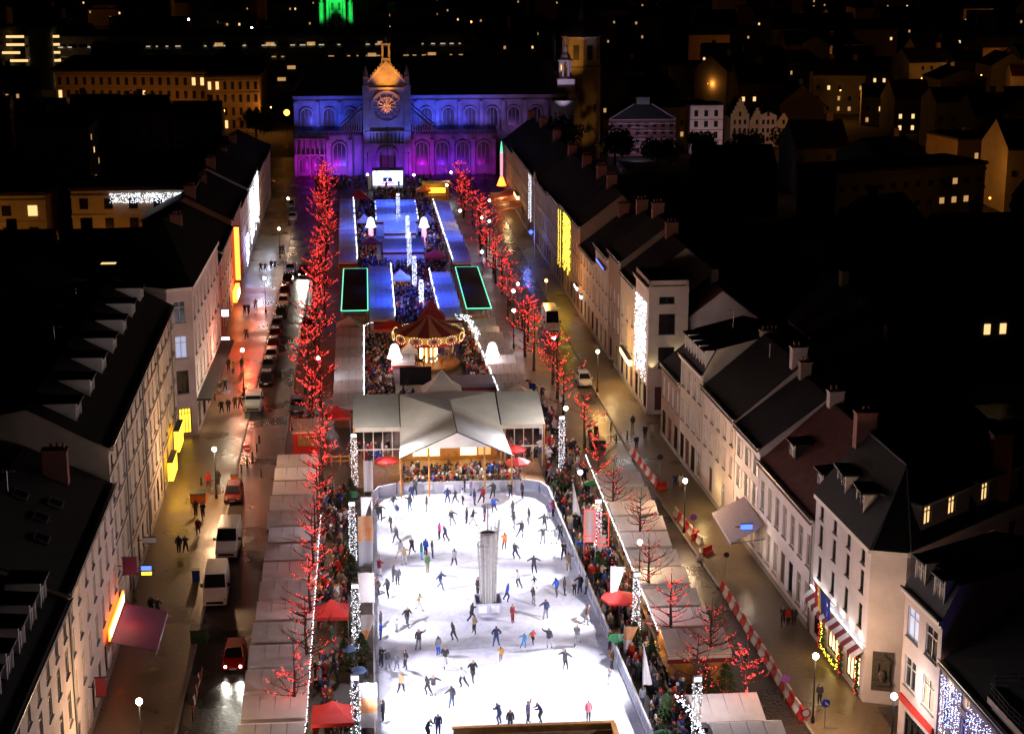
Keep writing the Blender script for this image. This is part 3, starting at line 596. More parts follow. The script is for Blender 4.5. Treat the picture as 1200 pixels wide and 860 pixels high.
for s, lab, cols in ((4.6, 'black, yellow and red flag on the white corner building', ('flag_black', 'flag_yellow', 'canvas_red')), (6.0, 'blue flag on a slanted pole above the garlanded shop', ('flag_blue',)*3)):
    fl = thing('flag', lab, 'flag', eP(s, .05, 4.8)); fx = Vector(eP(s, 1.5, 6.6))-Vector(eP(s, .05, 4.8))
    MB().tube((0, 0, 0), fx, .03).build('pole', 'metal_dark', fl)
    c = MB()
    for k in range(3):
        c.cur = k; a = fx*(.35+k*.2); e = fx*(.35+(k+1)*.2); dn = Vector((0.1, .12, -2.3+.2*k)); dn2 = Vector((.14, .1, -2.3+.2*(k+1)))
        c.quad(a, e, e+dn2*.5+Vector((.08, .1, 0)), a+dn*.5+Vector((.08, .1, 0))); c.quad(a+dn*.5+Vector((.08, .1, 0)), e+dn2*.5+Vector((.08, .1, 0)), e+dn2, a+dn)
    c.build('cloth', list(cols), fl)
for k in range(6): lamp('SPOT', eP(1+k*2.1, .5, 4.2), 130, (1, .93, .8), .05, eP(1+k*2.1, 0, 5.2), 120, .9)
lamp('POINT', eP(6, 1.2, 2.6), 60, (1, .7, .35), .3)
for par, pts_ in ((rF, [(38.5, 128, 13.8)]), (rG1, [(38, 156, 14.5), (39.5, 151, 14)]), (rE, [(42.5, 118.5, 16)]), (rB, [(-28, 150, 18.9), (-29, 168, 18.6)]), (rA2, [(-26, 118, 15.8)]), (rH, [(37, 168, 15.2)])):
    for x, y, z in pts_:
        a_ = MB(); a_.tube((0, 0, 0), (0, 0, 2.4), .03, n=4); a_.tube((-.6, 0, 2.3), (.6, 0, 2.3), .02, n=4)
        for k in range(5): a_.tube((-.5+k*.25, -.25, 2.3), (-.5+k*.25, .25, 2.3), .015, n=3)
        a_.build('aerial', 'steel', par, (x-par.location.x, y-par.location.y, z-.6))
# N narrow building and O building, near right
N0, N1 = (35.9, 106.1), (36.4, 99.9)
rN, lcN, LN, aN = building('town_house', 'narrow pinkish house with two dormers across the side street from the white corner building', N0, N1, 12, 11.5, lambda L: [row(L, 1, 4, .4, 3.2, .6, 2.8, ['shopd']), row(L, 2, 1.9, 4.2, 7.2, 4.6, 6.8, 'win'), row(L, 2, 1.9, 7.8, 10.9, 8.2, 10.4, ['cold', 'win'])], 'w_pink', ('mansard', 2.4, 'slate', 1.0), dormers=(2, 1.7, 2.2, 2., 11.8, 'trim_white', .3))
b = MB(); b.obox(lcN(.3, 0), lcN(LN-.3, 0), .15, 3.3, 3.8, off=.01); b.build('shop_sign', 'canvas_red', rN)
rO, lcO, LO, aO = building('town_house', 'dark roofed low house with purple light curtain at the right edge', (36.45, 99.6), (37.0, 86), 13, 9, lambda L: [row(L, 4, 1.8, .4, 3.6, .6, 3.3, ['shopd', 'door', 'shopd', 'win']), row(L, 5, 1.2, 4.6, 7, 4.9, 6.8, ['win', 'win']), row(L, 5, 1.3, 7.2, 8.8, 7.35, 8.6, ['lit', 'lit', None, 'win', 'win'])], 'w_brown', ('gable', 4.6, 'slate'))
t = thing('roof_terrace', 'curved roof terrace with grey railing at the bottom right corner', 'terrace', (38.5, 91, 0))
MB().prism([(-1.6, -5), (-1.9, 1), (-1, 2.2), (4, 2.2), (4, -5)], 9.6, 10.).build('slab', 'w_cream', t)
MB().prism([(-1.3, -5), (-1.6, 1), (-.9, 1.9), (4, 1.9), (4, -5)], 9.0, 9.59).build('wall', 'w_grey', t)
rl_ = MB(); pts = [(-1.5, -5), (-1.8, -2), (-1.8, 1), (-1, 2.1), (4, 2.1)]
for p, q in zip(pts, pts[1:]):
    for z in (10.3, 10.6, 10.9): rl_.tube((*p, z), (*q, z), .025, n=4)
    n = max(2, int(math.dist(p, q)/.7))
    for k in range(n+1): u = k/n; rl_.tube((p[0]+(q[0]-p[0])*u, p[1]+(q[1]-p[1])*u, 10), (p[0]+(q[0]-p[0])*u, p[1]+(q[1]-p[1])*u, 10.95), .025, n=4)
rl_.build('railing', 'steel', t)
# ------------------------------------------------------------------ church
ch = thing('church', 'large stone church lit blue and purple with a golden gable and round window', 'church', (0, 388, 0))
def arch(cx, w, z0, z1, y, mb, frame=.35, depth=.5, n=8):
    """raised surround with a pointed-round head, standing proud of plane y towards -y"""
    r = w/2; zs = z1-r; pts = [(-r, z0), (-r, zs)]+[(r*math.cos(pi-pi*k/n), zs+r*math.sin(pi*k/n)) for k in range(1, n)]+[(r, zs), (r, z0)]
    R2 = r+frame; po = [(-R2, z0), (-R2, zs)]+[(R2*math.cos(pi-pi*k/n), zs+R2*math.sin(pi*k/n)) for k in range(1, n)]+[(R2, zs), (R2, z0)]
    for i in range(len(pts)-1):
        a, b_, c, d = pts[i], pts[i+1], po[i+1], po[i]
        mb.quad((cx+a[0], y-depth, a[1]), (cx+b_[0], y-depth, b_[1]), (cx+c[0], y-depth, c[1]), (cx+d[0], y-depth, d[1]))
        mb.quad((cx+a[0], y-depth, a[1]), (cx+a[0], y, a[1]), (cx+b_[0], y, b_[1]), (cx+b_[0], y-depth, b_[1]))
        mb.quad((cx+d[0], y-depth, d[1]), (cx+c[0], y-depth, c[1]), (cx+c[0], y, c[1]), (cx+d[0], y, d[1]))
    return pts
def arch_window(cx, w, z0, z1, y, name='window', m='glass_church'):
    mb = MB(); arch(cx, w, z0, z1, y, mb); o = mb.build(name, 'w_church', ch)
    g = MB(); r = w/2; zs = z1-r; n = 8
    g.quad(*([(cx-r, y-.03, z0), (cx+r, y-.03, z0), (cx+r, y-.03, zs)]+[(cx+r*math.cos(pi*k/n), y-.03, zs+r*math.sin(pi*k/n)) for k in range(1, n)]+[(cx-r, y-.03, zs)])); g.build('pane', m, o)
    t = MB()
    for q in (-w/6, w/6): t.box(cx+q-.07, y-.25, z0, cx+q+.07, y-.04, zs+r*.7)
    t.build('tracery', 'w_church', o)
# nave and roof
nv = MB(); nv.box(-16.5, 8, 0, 46.2, 26, 17.2); nv.build('nave_wall', 'w_church', ch)
rf = MB(); rf.quad((-17, 7.4, 17.25), (46.7, 7.4, 17.25), (42.5, 17, 25.3), (-12, 17, 25.3)); rf.quad((46.7, 26.6, 17.25), (-17, 26.6, 17.25), (-12, 17, 25.3), (42.5, 17, 25.3)); rf.quad((-17, 26.6, 17.25), (-17, 7.4, 17.25), (-12, 17, 25.3)); rf.quad((46.7, 7.4, 17.25), (46.7, 26.6, 17.25), (42.5, 17, 25.3)); rf.build('roof', 'slate', ch)
cn = MB(); cn.box(-16.8, 7.5, 16.5, 46.5, 7.99, 17.2); cn.box(-16.6, 7.7, 15.9, 46.3, 7.99, 16.15); cn.build('cornice', 'w_church', ch)
for x in [-16.2, -11.2, -6.2]+[11.2+5.05*k for k in range(8)]:
    MB().box(x-.4, 7.2, 9, x+.4, 7.69, 15.85).build('pilaster', 'w_church', ch)
for x in [-13.7, -8.6, -3.8]+[13.7+5.05*k for k in range(6)]: arch_window(x, 2.5, 10.2, 14.3, 8)
# aisle
MB().box(-16.5, 0, 0, -1.0, 7.98, 9).build('aisle_wall', 'w_church', ch); MB().box(10.0, 0, 0, 29.5, 7.98, 9).build('aisle_wall', 'w_church', ch)
ar = MB()
for x0, x1 in ((-16.6, -1), (10, 29.6)): ar.quad((x0, -.3, 9.05), (x1, -.3, 9.05), (x1, 7.98, 10.3), (x0, 7.98, 10.3)); ar.quad((x0, -.3, 9.05), (x0, 7.98, 10.3), (x0, 7.98, 9.04)); ar.quad((x1, -.3, 9.05), (x1, 7.98, 9.04), (x1, 7.98, 10.3))
ar.build('aisle_roof', 'lead', ch)
bl = MB()
for x0, x1 in ((-16.6, -1.2), (10.2, 29.5)):
    bl.box(x0, -.35, 9.95, x1, -.15, 10.1); bl.box(x0, -.35, 9.1, x1, -.15, 9.2); k = x0+.2
    while k < x1: bl.box(k-.08, -.33, 9.21, k+.08, -.17, 9.94); k += .55
bl.build('balustrade', 'w_church', ch)
for x in (-6.3, 12.3, 16.9, 21.6, 26.3): arch_window(x, 2.7, 2.2, 7.4, 0)
for x in (-3.9, -8.8, 10.2, 14.6, 19.2, 23.9, 28.6): MB().prism([(x-.45, -1.1), (x+.45, -1.1), (x+.3, -.01), (x-.3, -.01)], 0, 8.2).build('buttress', 'w_church', ch)
# low arcade at the left
ac = MB(); ac.box(-16.4, -1.6, 4.6, -9.4, -.01, 5.1); ac.box(-16.4, -1.6, 8.3, -9.4, -.01, 8.7); k = -16
while k < -9.4: ac.tube((k, -1.35, 5.1), (k, -1.35, 8.3), .18, n=6); k += 1.05
ac.build('arcade', 'w_church', ch)
ac = MB(); ac.box(-16.4, -1.5, 0, -15.8, -.01, 4.59); ac.box(-9.9, -1.5, 0, -9.4, -.01, 4.59); ac.box(-13.3, -1.5, 0, -12.7, -.01, 4.59); ac.build('pier', 'w_church', ch)
for x in (-14.4, -11.3): arch_window(x, 1.8, .8, 4, -.02)
# transept front
tr = MB(); x0, x1 = -.6, 9.6; cxm = 4.5
tr.box(x0, -1.5, 0, x1, 17, 20.0); tr.quad((x0, -1.5, 20), (x1, -1.5, 20), (cxm, -1.5, 25.6)); tr.quad((x1, -.6, 20), (x0, -.6, 20), (cxm, -.6, 25.6))
tr.quad((x0, -1.5, 20), (cxm, -1.5, 25.6), (cxm, -.6, 25.6), (x0, -.6, 20)); tr.quad((cxm, -1.5, 25.6), (x1, -1.5, 20), (x1, -.6, 20), (cxm, -.6, 25.6)); tr.build('transept_wall', 'w_church', ch)
r2 = MB(); r2.quad((x0, -.6, 19.9), (cxm, -.6, 25.3), (cxm, 17, 25.3), (x0, 17, 19.9)); r2.quad((cxm, -.6, 25.3), (x1, -.6, 19.9), (x1, 17, 19.9), (cxm, 17, 25.3)); r2.build('transept_roof', 'slate', ch)
cp = MB()
for s in (-1, 1):
    for k in range(9):
        u = k/9; xx = cxm+s*(5.1-5.1*u); z = 20+5.6*u; cp.box(xx-.22, -1.9, z+.25, xx+.22, -1.4, z+.8)
    a = (cxm+s*5.4, -1.95, 19.9); e = (cxm, -1.95, 25.9)
    cp.tube((a[0], -1.7, a[2]), (e[0], -1.7, e[2]), .28, n=4)
cp.box(x0-.2, -1.95, 19.4, x1+.2, -1.51, 19.9); cp.box(x0-.1, -1.9, 10.2, x1+.1, -1.51, 10.6); cp.build('gable_coping', 'w_church', ch)
for x in (x0+.5, x1-.5):
    pn = MB(); pn.box(x-.75, -2.4, 0, x+.75, -1.52, 20.4); pn.box(x-.55, -2.2, 20.4, x+.55, -1.1, 22.3); pn.lathe([(.75, 0), (.6, .2), (.45, 1.1), (.08, 2.3), (.02, 2.6)], (x, -1.65, 22.3), 8); pn.build('pinnacle', 'w_church', ch)
bc = MB(); bc.box(cxm-1.0, -1.9, 25.0, cxm+1.0, -.3, 26.4); bc.box(cxm-.95, -1.8, 26.4, cxm-.5, -.4, 29.2); bc.box(cxm+.5, -1.8, 26.4, cxm+.95, -.4, 29.2); bc.box(cxm-1.1, -1.9, 29.2, cxm+1.1, -.3, 29.6); bc.lathe([(1.0, 0), (.5, .6), (.12, 1.3), (.02, 1.7)], (cxm, -1.1, 29.6), 8); bc.build('bellcote', 'w_church', ch)
rs = MB(); n = 28
for k in range(n):
    a, e = 2*pi*k/n, 2*pi*(k+1)/n
    for (ra, rb_, ya) in ((3.1, 3.6, -1.95), (2.0, 2.15, -1.8)):
        P = lambda r, t, y: (cxm+r*math.cos(t), y, 15.6+r*math.sin(t))
        rs.quad(P(ra, a, ya), P(rb_, a, ya), P(rb_, e, ya), P(ra, e, ya)); rs.quad(P(rb_, a, ya), P(rb_, a, -1.5), P(rb_, e, -1.5), P(rb_, e, ya)); rs.quad(P(ra, e, ya), P(ra, e, -1.5), P(ra, a, -1.5), P(ra, a, ya))
for k in range(12):
    a = 2*pi*k/12; rs.tube((cxm+.5*math.cos(a), -1.7, 15.6+.5*math.sin(a)), (cxm+3.1*math.cos(a), -1.7, 15.6+3.1*math.sin(a)), .1, n=4)
rs = rs.build('rose_window', 'w_church', ch)
g = MB(); g.quad(*[(cxm+3.1*math.cos(2*pi*k/n), -1.53, 15.6+3.1*math.sin(2*pi*k/n)) for k in range(n)][::-1]); g.build('pane', 'glass_rose', rs)
mb = MB(); arch(cxm, 3.6, .3, 6.2, -1.5, mb, .8, 1.2); pt = mb.build('portal', 'w_church', ch); MB().box(cxm-1.7, -1.62, .1, cxm+1.7, -1.52, 4.6).build('door', 'door_brown', pt)
gl = MB(); gl.box(x0, -2.6, 7.2, x1, -1.51, 7.5); gl.box(x0, -2.6, 9.9, x1, -1.51, 10.2); k = x0+.9
while k < x1-.5: gl.tube((k, -2.35, 7.5), (k, -2.35, 9.9), .15, n=6); k += .8
gl.build('gallery', 'w_church', ch)
for s in (-1, 1):
    g = MB(); xa = cxm+s*5.3; xb = cxm+s*10.6
    for k in range(11):
        u = k/10; xx = xa+(xb-xa)*u; g.box(xx-.13, -.9, 10.2, xx+.13, -.6, 10.4+4.6*(1-u))
    g.tube((xa, -.75, 15.2), (xb, -.75, 10.6), .22, n=4); g.tube((xa, -.75, 16.2), (xb, -.75, 11.6), .16, n=4); g.box(min(xa, xb), -.95, 10., max(xa, xb), -.55, 10.19)
    g.build('flying_buttress', 'w_church', ch)
# little white spire at the right end
tw = MB(); tw.box(44.2, 9, 17, 48.2, 13, 20.5); tw.lathe([(1.7, 0), (1.7, .3), (1.4, .4)], (46.2, 11, 20.5), 8)
for k in range(6): a = 2*pi*k/6; tw.tube((46.2+1.25*math.cos(a), 11+1.25*math.sin(a), 20.8), (46.2+1.25*math.cos(a), 11+1.25*math.sin(a), 24.4), .24, n=5)
tw.lathe([(1.7, 0), (1.75, .4), (1.3, .7), (1.0, 1.5), (.5, 2.2), (.45, 3.2), (.15, 3.9), (.05, 6.)], (46.2, 11, 24.4), 10); tw.build('spire', 'w_white', ch)
MB().box(42.5, 4, 0, 47.5, 7.98, 16).build('end_bay', 'w_church', ch)
ot = thing('bell_tower', 'old stone bell tower standing alone, lit orange, right of the church', 'tower', (51.5, 412, 0))
t = MB(); t.lathe([(4.9, 0), (4.7, 22), (5.1, 22.3), (4.6, 22.6), (4.5, 29), (5, 29.4)], n=8); t.build('wall', 'w_beige', ot); t = MB(); t.lathe([(5, 0), (3.9, 1.4), (2.2, 3), (1.2, 3.5), (.3, 6), (.05, 8)], (0, 0, 29.41), 8); t.build('roof', 'slate', ot)
for k in range(8):
    a = pi/8+pi/4*k; f = MB(); f.box(-.7, -.1, 0, .7, .05, 3.4); f.build('louvre', 'metal_dark', ot, (4.25*math.cos(a), 4.25*math.sin(a), 24), a+pi/2)
# church lighting: projectors on low masts in the forecourt and on the aisle roof
def projector(x, y, z, aim, e, col, ang=70, mast=0., lab=None):
    o = thing('floodlight', lab or 'small black floodlight aimed at the church wall', 'floodlight', (x, y, 0 if mast else z), 0, 'floodlights lighting the church')
    zz = z if mast else 0
    d = (Vector(aim)-Vector((x, y, z))).normalized()
    MB().box(-.2, -.16, -.16, .2, .16, .16).build('housing', 'metal_dark', o, (-d.x*.3, -d.y*.3, zz-d.z*.3))
    if mast: MB().tube((0, 0, 0), (0, 0, z-.3), .06).build('mast', 'metal_dark', o)
    lamp('SPOT', (x+d.x*.1, y+d.y*.1, z+d.z*.1+.05), e*4.6, col, .15, aim, ang, .8)
PUR, BLU, MAG, ORG = (.25, .02, 1.), (.04, .08, 1.), (.6, .01, .75), (1., .33, .01)
for x, c, e in ((-13, MAG, 700), (-7, MAG, 600), (-5.2, BLU, 700), (.5, PUR, 500), (8.5, PUR, 500), (12.5, MAG, 600), (17, PUR, 550), (21.5, PUR, 420), (26, MAG, 250)):
    projector(x, 380.5, 1.2, (x, 388, 3.6), e, c, 95, 1.)
for x, c, e in ((-12, (.1, .1, 1.), 900), (-6, BLU, 700), (11.8, BLU, 900), (16.5, (.07, .09, 1.), 1000), (22, (.09, .08, 1.), 800), (27, (.2, .12, .9), 500)):
    projector(x, 389.6, 10.6, (x, 396, 16), e, c, 110)
for x, c, e in ((34, (.4, .18, .8), 350), (42, (.6, .32, .6), 300)): projector(x, 386, 8, (x, 396, 15), e, c, 100, 1.)
for x, c, e in ((0, (.16, .15, 1.), 800), (9, (.07, .1, 1.), 800)): projector(x, 380, 6.2, (x+(4.5-x)*.4, 386.5, 14), e, c, 70, 1.)
projector(4.5, 378, 12, (4.5, 386.5, 24.5), 10000, ORG, 34, 1.); projector(4.5, 384.2, 11.5, (4.5, 386.6, 22.5), 2200, (1, .3, .01), 60, 1.)
projector(44, 386, 12, (46.2, 399, 24), 900, (.75, .6, .9), 40, 1.); projector(44, 398.5, 22, (49, 409, 26), 500, (1, .4, .05), 60)
projector(55, 396, 2, (51.5, 407, 10), 160, (1, .42, .08), 60, 1.)

# ------------------------------------------------------------------ the city behind
def box_house(name, label, x, y, wd, dp, ht, rh, rz, wall, rm, cat='building', group=None, lit=None, proto=None):
    root = thing(name, label, cat, (x, y, 0), rz, group)
    w_ = MB(); w_.box(-wd/2, -dp/2, 0, wd/2, dp/2, ht); w_.quad((-wd/2, -dp/2, ht), (-wd/2, dp/2, ht), (-wd/2, 0, ht+rh-.1)); w_.quad((wd/2, dp/2, ht), (wd/2, -dp/2, ht), (wd/2, 0, ht+rh-.1))
    w_.build('wall', wall, root)
    r_ = MB()
    if rh > .5: gable_roof(r_, [(-wd/2, -dp/2), (wd/2, -dp/2), (wd/2, dp/2), (-wd/2, dp/2)], ht+.03, rh)
    else: r_.box(-wd/2-.1, -dp/2-.1, ht+.01, wd/2+.1, dp/2+.1, ht+.5)
    r_.build('roof', rm, root)
    c = MB(); cx = R.uniform(-wd*.35, wd*.35); c.box(cx-.7, -.4, ht+rh*.6, cx+.7, .4, ht+rh+1.5); c.build('chimney', 'w_brown', root)
    if lit is not None:
        nf = max(1, int(ht/3.2)); nc = max(2, int(wd/2.8)); k = 0
        pr = {}
        for fl in range(nf):
            for c_ in range(nc):
                kk = R.random(); m = 'pane_lit_bright' if kk < lit*.4 else ('pane_lit' if kk < lit else 'pane')
                if m == 'pane' and (k > 14 or R.random() < .35): continue
                k += 1; key = ('far', m)
                if key not in WC: WC[key] = MB().box(-.4, -.06, 0, .4, .02, 1.2).mesh('window', m)
                link('window', WC[key], root, (-wd/2+(c_+.5)*wd/nc, -dp/2-.01, 1+fl*3.1))
    return root
WL = ['w_dark', 'w_brown', 'w_grey', 'w_beige', 'w_dark']
def clear(x, y, m=9):
    if -21-m-7 < x < 35+m+7 and y < 430: return False
    if 52 > x > 0 and y < 140: return False
    for (a, b_, c, d) in ((-100, 455, -20, 520), (48, 380, 125, 440), (-75, 232, -22, 280), (-140, 590, 60, 640), (-50, 715, 25, 815), (-45, 432, 52, 474), (-100, 425, -45, 455), (-36, 180, -18, 215), (60, 110, 110, 140), (72, 270, 130, 312), (66, 170, 90, 205)):
        if a-m < x < c+m and b_-m < y < d+m: return False
    return True
near_lab = ['dark house roof behind the right hand row, unlit', 'dark house roof behind the left hand row, unlit']
# second rows directly behind the square
for i in range(10):
    y = 138+i*17
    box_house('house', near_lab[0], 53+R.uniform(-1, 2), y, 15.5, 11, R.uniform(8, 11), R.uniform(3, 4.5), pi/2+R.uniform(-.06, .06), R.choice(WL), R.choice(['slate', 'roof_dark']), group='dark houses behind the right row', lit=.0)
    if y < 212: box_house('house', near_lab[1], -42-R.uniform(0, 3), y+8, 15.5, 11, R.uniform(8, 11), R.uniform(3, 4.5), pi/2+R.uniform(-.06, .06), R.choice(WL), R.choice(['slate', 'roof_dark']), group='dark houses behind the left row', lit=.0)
FARM = MB()
def far_house(x, y, wd, dp, ht, rh):
    F = FARM; F.cur = 0; F.box(x-wd/2, y-dp/2, 0, x+wd/2, y+dp/2, ht); F.cur = 1
    F.quad((x-wd/2-.3, y-dp/2-.3, ht+.02), (x+wd/2+.3, y-dp/2-.3, ht+.02), (x+wd/2+.3, y, ht+rh), (x-wd/2-.3, y, ht+rh)); F.quad((x-wd/2-.3, y, ht+rh), (x+wd/2+.3, y, ht+rh), (x+wd/2+.3, y+dp/2, ht), (x-wd/2-.3, y+dp/2, ht))
    F.cur = 0; F.quad((x-wd/2, y-dp/2, ht), (x-wd/2, y+dp/2, ht), (x-wd/2, y, ht+rh-.1)); F.quad((x+wd/2, y+dp/2, ht), (x+wd/2, y-dp/2, ht), (x+wd/2, y, ht+rh-.1))
    for fl in range(int(ht/3)):
        for c in range(int(wd/2.8)):
            k = R.random()
            if k < .10: F.cur = 2 if k < .06 else 3; wx = x-wd/2+1.4+c*2.8; F.box(wx-.4, y-dp/2-.1, 1+fl*3, wx+.4, y-dp/2-.01, 2.1+fl*3)
for i, x in enumerate((-96, -82, -69, -56, -43)): box_house('house', 'dark roofed house in the row before the long brown building, number %s from the left' % ['one', 'two', 'three', 'four', 'five'][i], x, 446+R.uniform(-4, 4), 12.5, 10, R.uniform(8, 10.5), 3.5, R.uniform(-.1, .1), 'w_dark', 'roof_dark', lit=.0)
box_house('house', 'pinkish rear wing with red brown roof behind the cream corner house', 40.3, 193, 8, 9, 11, 3.5, pi/2, 'w_pink', 'tile_red', lit=.0)
for i, x in enumerate((-62, -50, -38)): box_house('house', 'dark roof before the ochre walls, %s from the left' % ['first', 'second', 'third'][i], x, 244, 11.5, 9, 9.5, 3.8, 0.03*i, 'w_dark', 'roof_dark', lit=.0)
specials = []
cnt = 0
y = 175.
while y < 1500:
    stp = 17+y*.022; x = -y*.36-25
    while x < y*.40+30:
        xx = x+R.uniform(-4, 4); yy = y+R.uniform(-5, 5)
        if (xx < -58 or xx > 64 or yy > 430) and clear(xx, yy, 8) and R.random() < .86:
            wd = R.uniform(8, 14)*(1+yy*.0006); dp = R.uniform(9, 13)*(1+yy*.0005)
            side = 'left of the square' if xx < -21 else 'right of the square' if yy < 430 or xx > 60 else 'behind the church'
            dist = 'nearby' if yy < 300 else 'middle distance' if yy < 650 else 'far off'
            lit = .03 if yy < 300 else .14 if yy < 430 else .3
            if yy > 640:
                far_house(xx, yy, wd, dp, R.uniform(8, 17), R.choice([3, 4, 5, .3])); x += stp*1.25; continue
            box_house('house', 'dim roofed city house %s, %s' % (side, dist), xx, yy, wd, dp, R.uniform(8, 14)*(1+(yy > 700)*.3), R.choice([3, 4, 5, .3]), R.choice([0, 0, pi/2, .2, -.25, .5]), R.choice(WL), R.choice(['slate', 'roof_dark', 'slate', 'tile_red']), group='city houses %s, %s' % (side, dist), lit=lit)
            cnt += 1
        x += stp*1.25
    y += stp
tag(FARM.build('distant_city', ['w_brown', 'roof_dark', 'pane_lit', 'pane_lit_bright']), 'mass of far dark houses with scattered lit windows towards the horizon', 'houses', None, 'stuff')
def slab_block(name, label, x0, y0, x1, y1, depth, ht, nf, nc, wall, lit, pk='pane_lit', cat='building', wz=1.5, ww=.62, flat=True, rooflab='roof_dark'):
    root = thing(name, label, cat, ((x0+x1)/2, (y0+y1)/2, 0), math.atan2(y1-y0, x1-x0)); L = math.dist((x0, y0), (x1, y1))
    MB().box(-L/2, 0, 0, L/2, depth, ht).build('wall', wall, root)
    MB().box(-L/2-.3, -.3, ht+.01, L/2+.3, depth+.3, ht+.6).build('roof', rooflab, root)
    mc = {}
    for f in range(nf):
        for c in range(nc):
            k = R.random(); m = pk if k < lit else 'pane'
            st = L/nc
            if (m) not in mc:
                mc[m] = MB().box(-st*ww/2, -.08, 0, st*ww/2, .02, wz).mesh('window', m)
            link('window', mc[m], root, (-L/2+(c+.5)*st, -.01, 1.2+f*(ht-1)/nf))
    led = MB()
    for f in range(1, nf+1): led.box(-L/2-.1, -.25, f*(ht-1)/nf, L/2+.1, -.005, f*(ht-1)/nf+.35)
    led.build('ledge', wall, root)
    return root
# hotel-like brown palace, orange lit
hb = slab_block('grand_building', 'long brown brick building with orange lit windows, top left', -86, 488, -44, 482, 22, 15.6, 4, 18, 'w_brown', .1, 'pane_lit_bright', wz=2.1, ww=.4)
hb2 = slab_block('grand_building', 'projecting brown brick wing with orange lit side, left of the church', -43.5, 474, -29, 474, 26, 15, 4, 7, 'w_brown', .12, 'pane_lit_bright', wz=2.1, ww=.4)
r_ = MB(); r_.quad((-23, 0, 16.2), (-23, 22, 16.2), (-19, 11, 19.5)); r_.quad((-23, 0, 16.2), (-19, 11, 19.5), (19, 11, 19.5), (23, 0, 16.2)); r_.quad((23, 22, 16.2), (19, 11, 19.5), (-19, 11, 19.5), (-23, 22, 16.2)); r_.quad((23, 0, 16.2), (19, 11, 19.5), (23, 22, 16.2)); r_.build('roof', 'slate', hb)
# parking deck slabs behind
mat('deck_lamp', (.8, .7, .5), .4, emis=(1., .82, .55), es=.55, sample=False)
gk = slab_block('parking_building', 'very long concrete car park with lit decks, top left', -118, 615, 40, 625, 30, 17.5, 4, 44, 'w_grey', .12, 'pane_lit', wz=1.2, ww=.8)
for k, (z, m) in enumerate(((9.6, 'pane_lit'), (13.6, 'deck_lamp'))):
    for i in range(46):
        if R.random() < .62: x = -78+i*3.35; MB().box(x, -.5, z, x+R.uniform(.4, 2.0), -.3, z+.35).build('deck_light', m, gk)
gt = slab_block('tower_block', 'pale stair tower of the car park flanked by lit balconies, top left', -115, 606, -107, 606, 12, 21, 7, 1, 'w_grey', 0, wz=.1, ww=.1)
for s in (-1, 1):
    for f in range(7):
        d = MB(); w0 = 4.2 if s > 0 else 12; d.box(0, 0, 0, w0*.5, .4, .8); d.build('balcony_light', 'pane_lit_bright', gt, (s*4.4-(w0*.5 if s < 0 else 0)+(R.uniform(-4, 0) if s < 0 else 0), -.5, 1.5+f*2.7))
tb = slab_block('tower_block', 'dark apartment slab at the far left edge with lit balconies', -150, 612, -121, 608, 14, 21, 7, 12, 'w_dark', .15, 'pane_lit_bright', wz=.7, ww=.5)
# town hall spire, green
tx, ty = -13, 800
th = thing('town_hall_tower', 'tall green lit gothic spire at the very top of the picture', 'tower', (tx, ty, 0))
t = MB(); t.box(-5, -5, 0, 5, 5, 42); t.build('wall', 'w_stone', th)
for sx in (-1, 1):
    for z in range(4, 42, 6): MB().box(sx*2.2-.8, -5.3, z, sx*2.2+.8, -5.01, z+4).build('window', 'glass_church', th)
    q = MB(); q.lathe([(1.6, 0), (1.6, 26), (.9, 27), (.1, 33)], (sx*9, -2, 0), 6); q.build('turret', 'w_stone', th); q = MB(); q.lathe([(1.1, 0), (1.1, 44), (.1, 50)], (sx*5, -5, 0), 6); q.build('turret', 'w_stone', th)
t = MB(); t.lathe([(4.6, 0), (4.2, 14), (3., 15), (2.8, 26), (.3, 48)], (0, 0, 42), 8); t.build('spire', 'w_stone', th)
th.scale = (.72, .72, .8)
for x, y, z, a in ((tx, ty-26, 14, (tx, ty, 34)), (tx-10, ty-20, 12, (tx-9, ty, 22)), (tx+10, ty-20, 12, (tx+9, ty, 22))): lamp('SPOT', (x, y, z), 30000, (.02, 1., .12), .5, a, 60, .6)
gk2 = slab_block('warehouse', 'dim flat block with a small green glowing sign far behind', -42, 700, -36, 700, 10, 17, 3, 3, 'w_dark', 0, wz=1, ww=.3); MB().box(-1, -.5, 10.5, 1, -.2, 13.5).build('sign', 'neon_green', gk2)
# floodlit listed houses right of the church
dh = thing('pediment_building', 'wide pedimented facade striped in red and white, right of the church', 'building', (74, 431, 0))
MB().box(-11.5, 0, 0, 11.5, 14, 12.5).build('wall', 'w_brick', dh)
q = MB(); q.quad((-12, -.3, 12.5), (12, -.3, 12.5), (3, -.3, 17.5), (-3, -.3, 17.5)); q.quad((12, 14, 12.5), (-12, 14, 12.5), (-3, 14, 17.5), (3, 14, 17.5)); q.quad((-12, -.3, 12.5), (-3, -.3, 17.5), (-3, 14, 17.5), (-12, 14, 12.5)); q.quad((12, -.3, 12.5), (12, 14, 12.5), (3, 14, 17.5), (3, -.3, 17.5)); q.quad((-3, -.3, 17.5), (3, -.3, 17.5), (3, 14, 17.5), (-3, 14, 17.5)); q.build('roof', 'slate', dh)
q = MB(); q.box(-2.2, -.8, 17.6, 2.2, 3, 20); q.build('attic', 'w_stone', dh)
q = MB()
for z in (3.2, 5.6, 8.4, 10.9, 12.3): q.box(-11.6, -.35, z, 11.6, -.005, z+.22)
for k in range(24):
    z = R.uniform(1, 12); x = R.uniform(-11, 6); q.box(x, -.2, z, x+R.uniform(1.5, 5), -.006, z+.12)
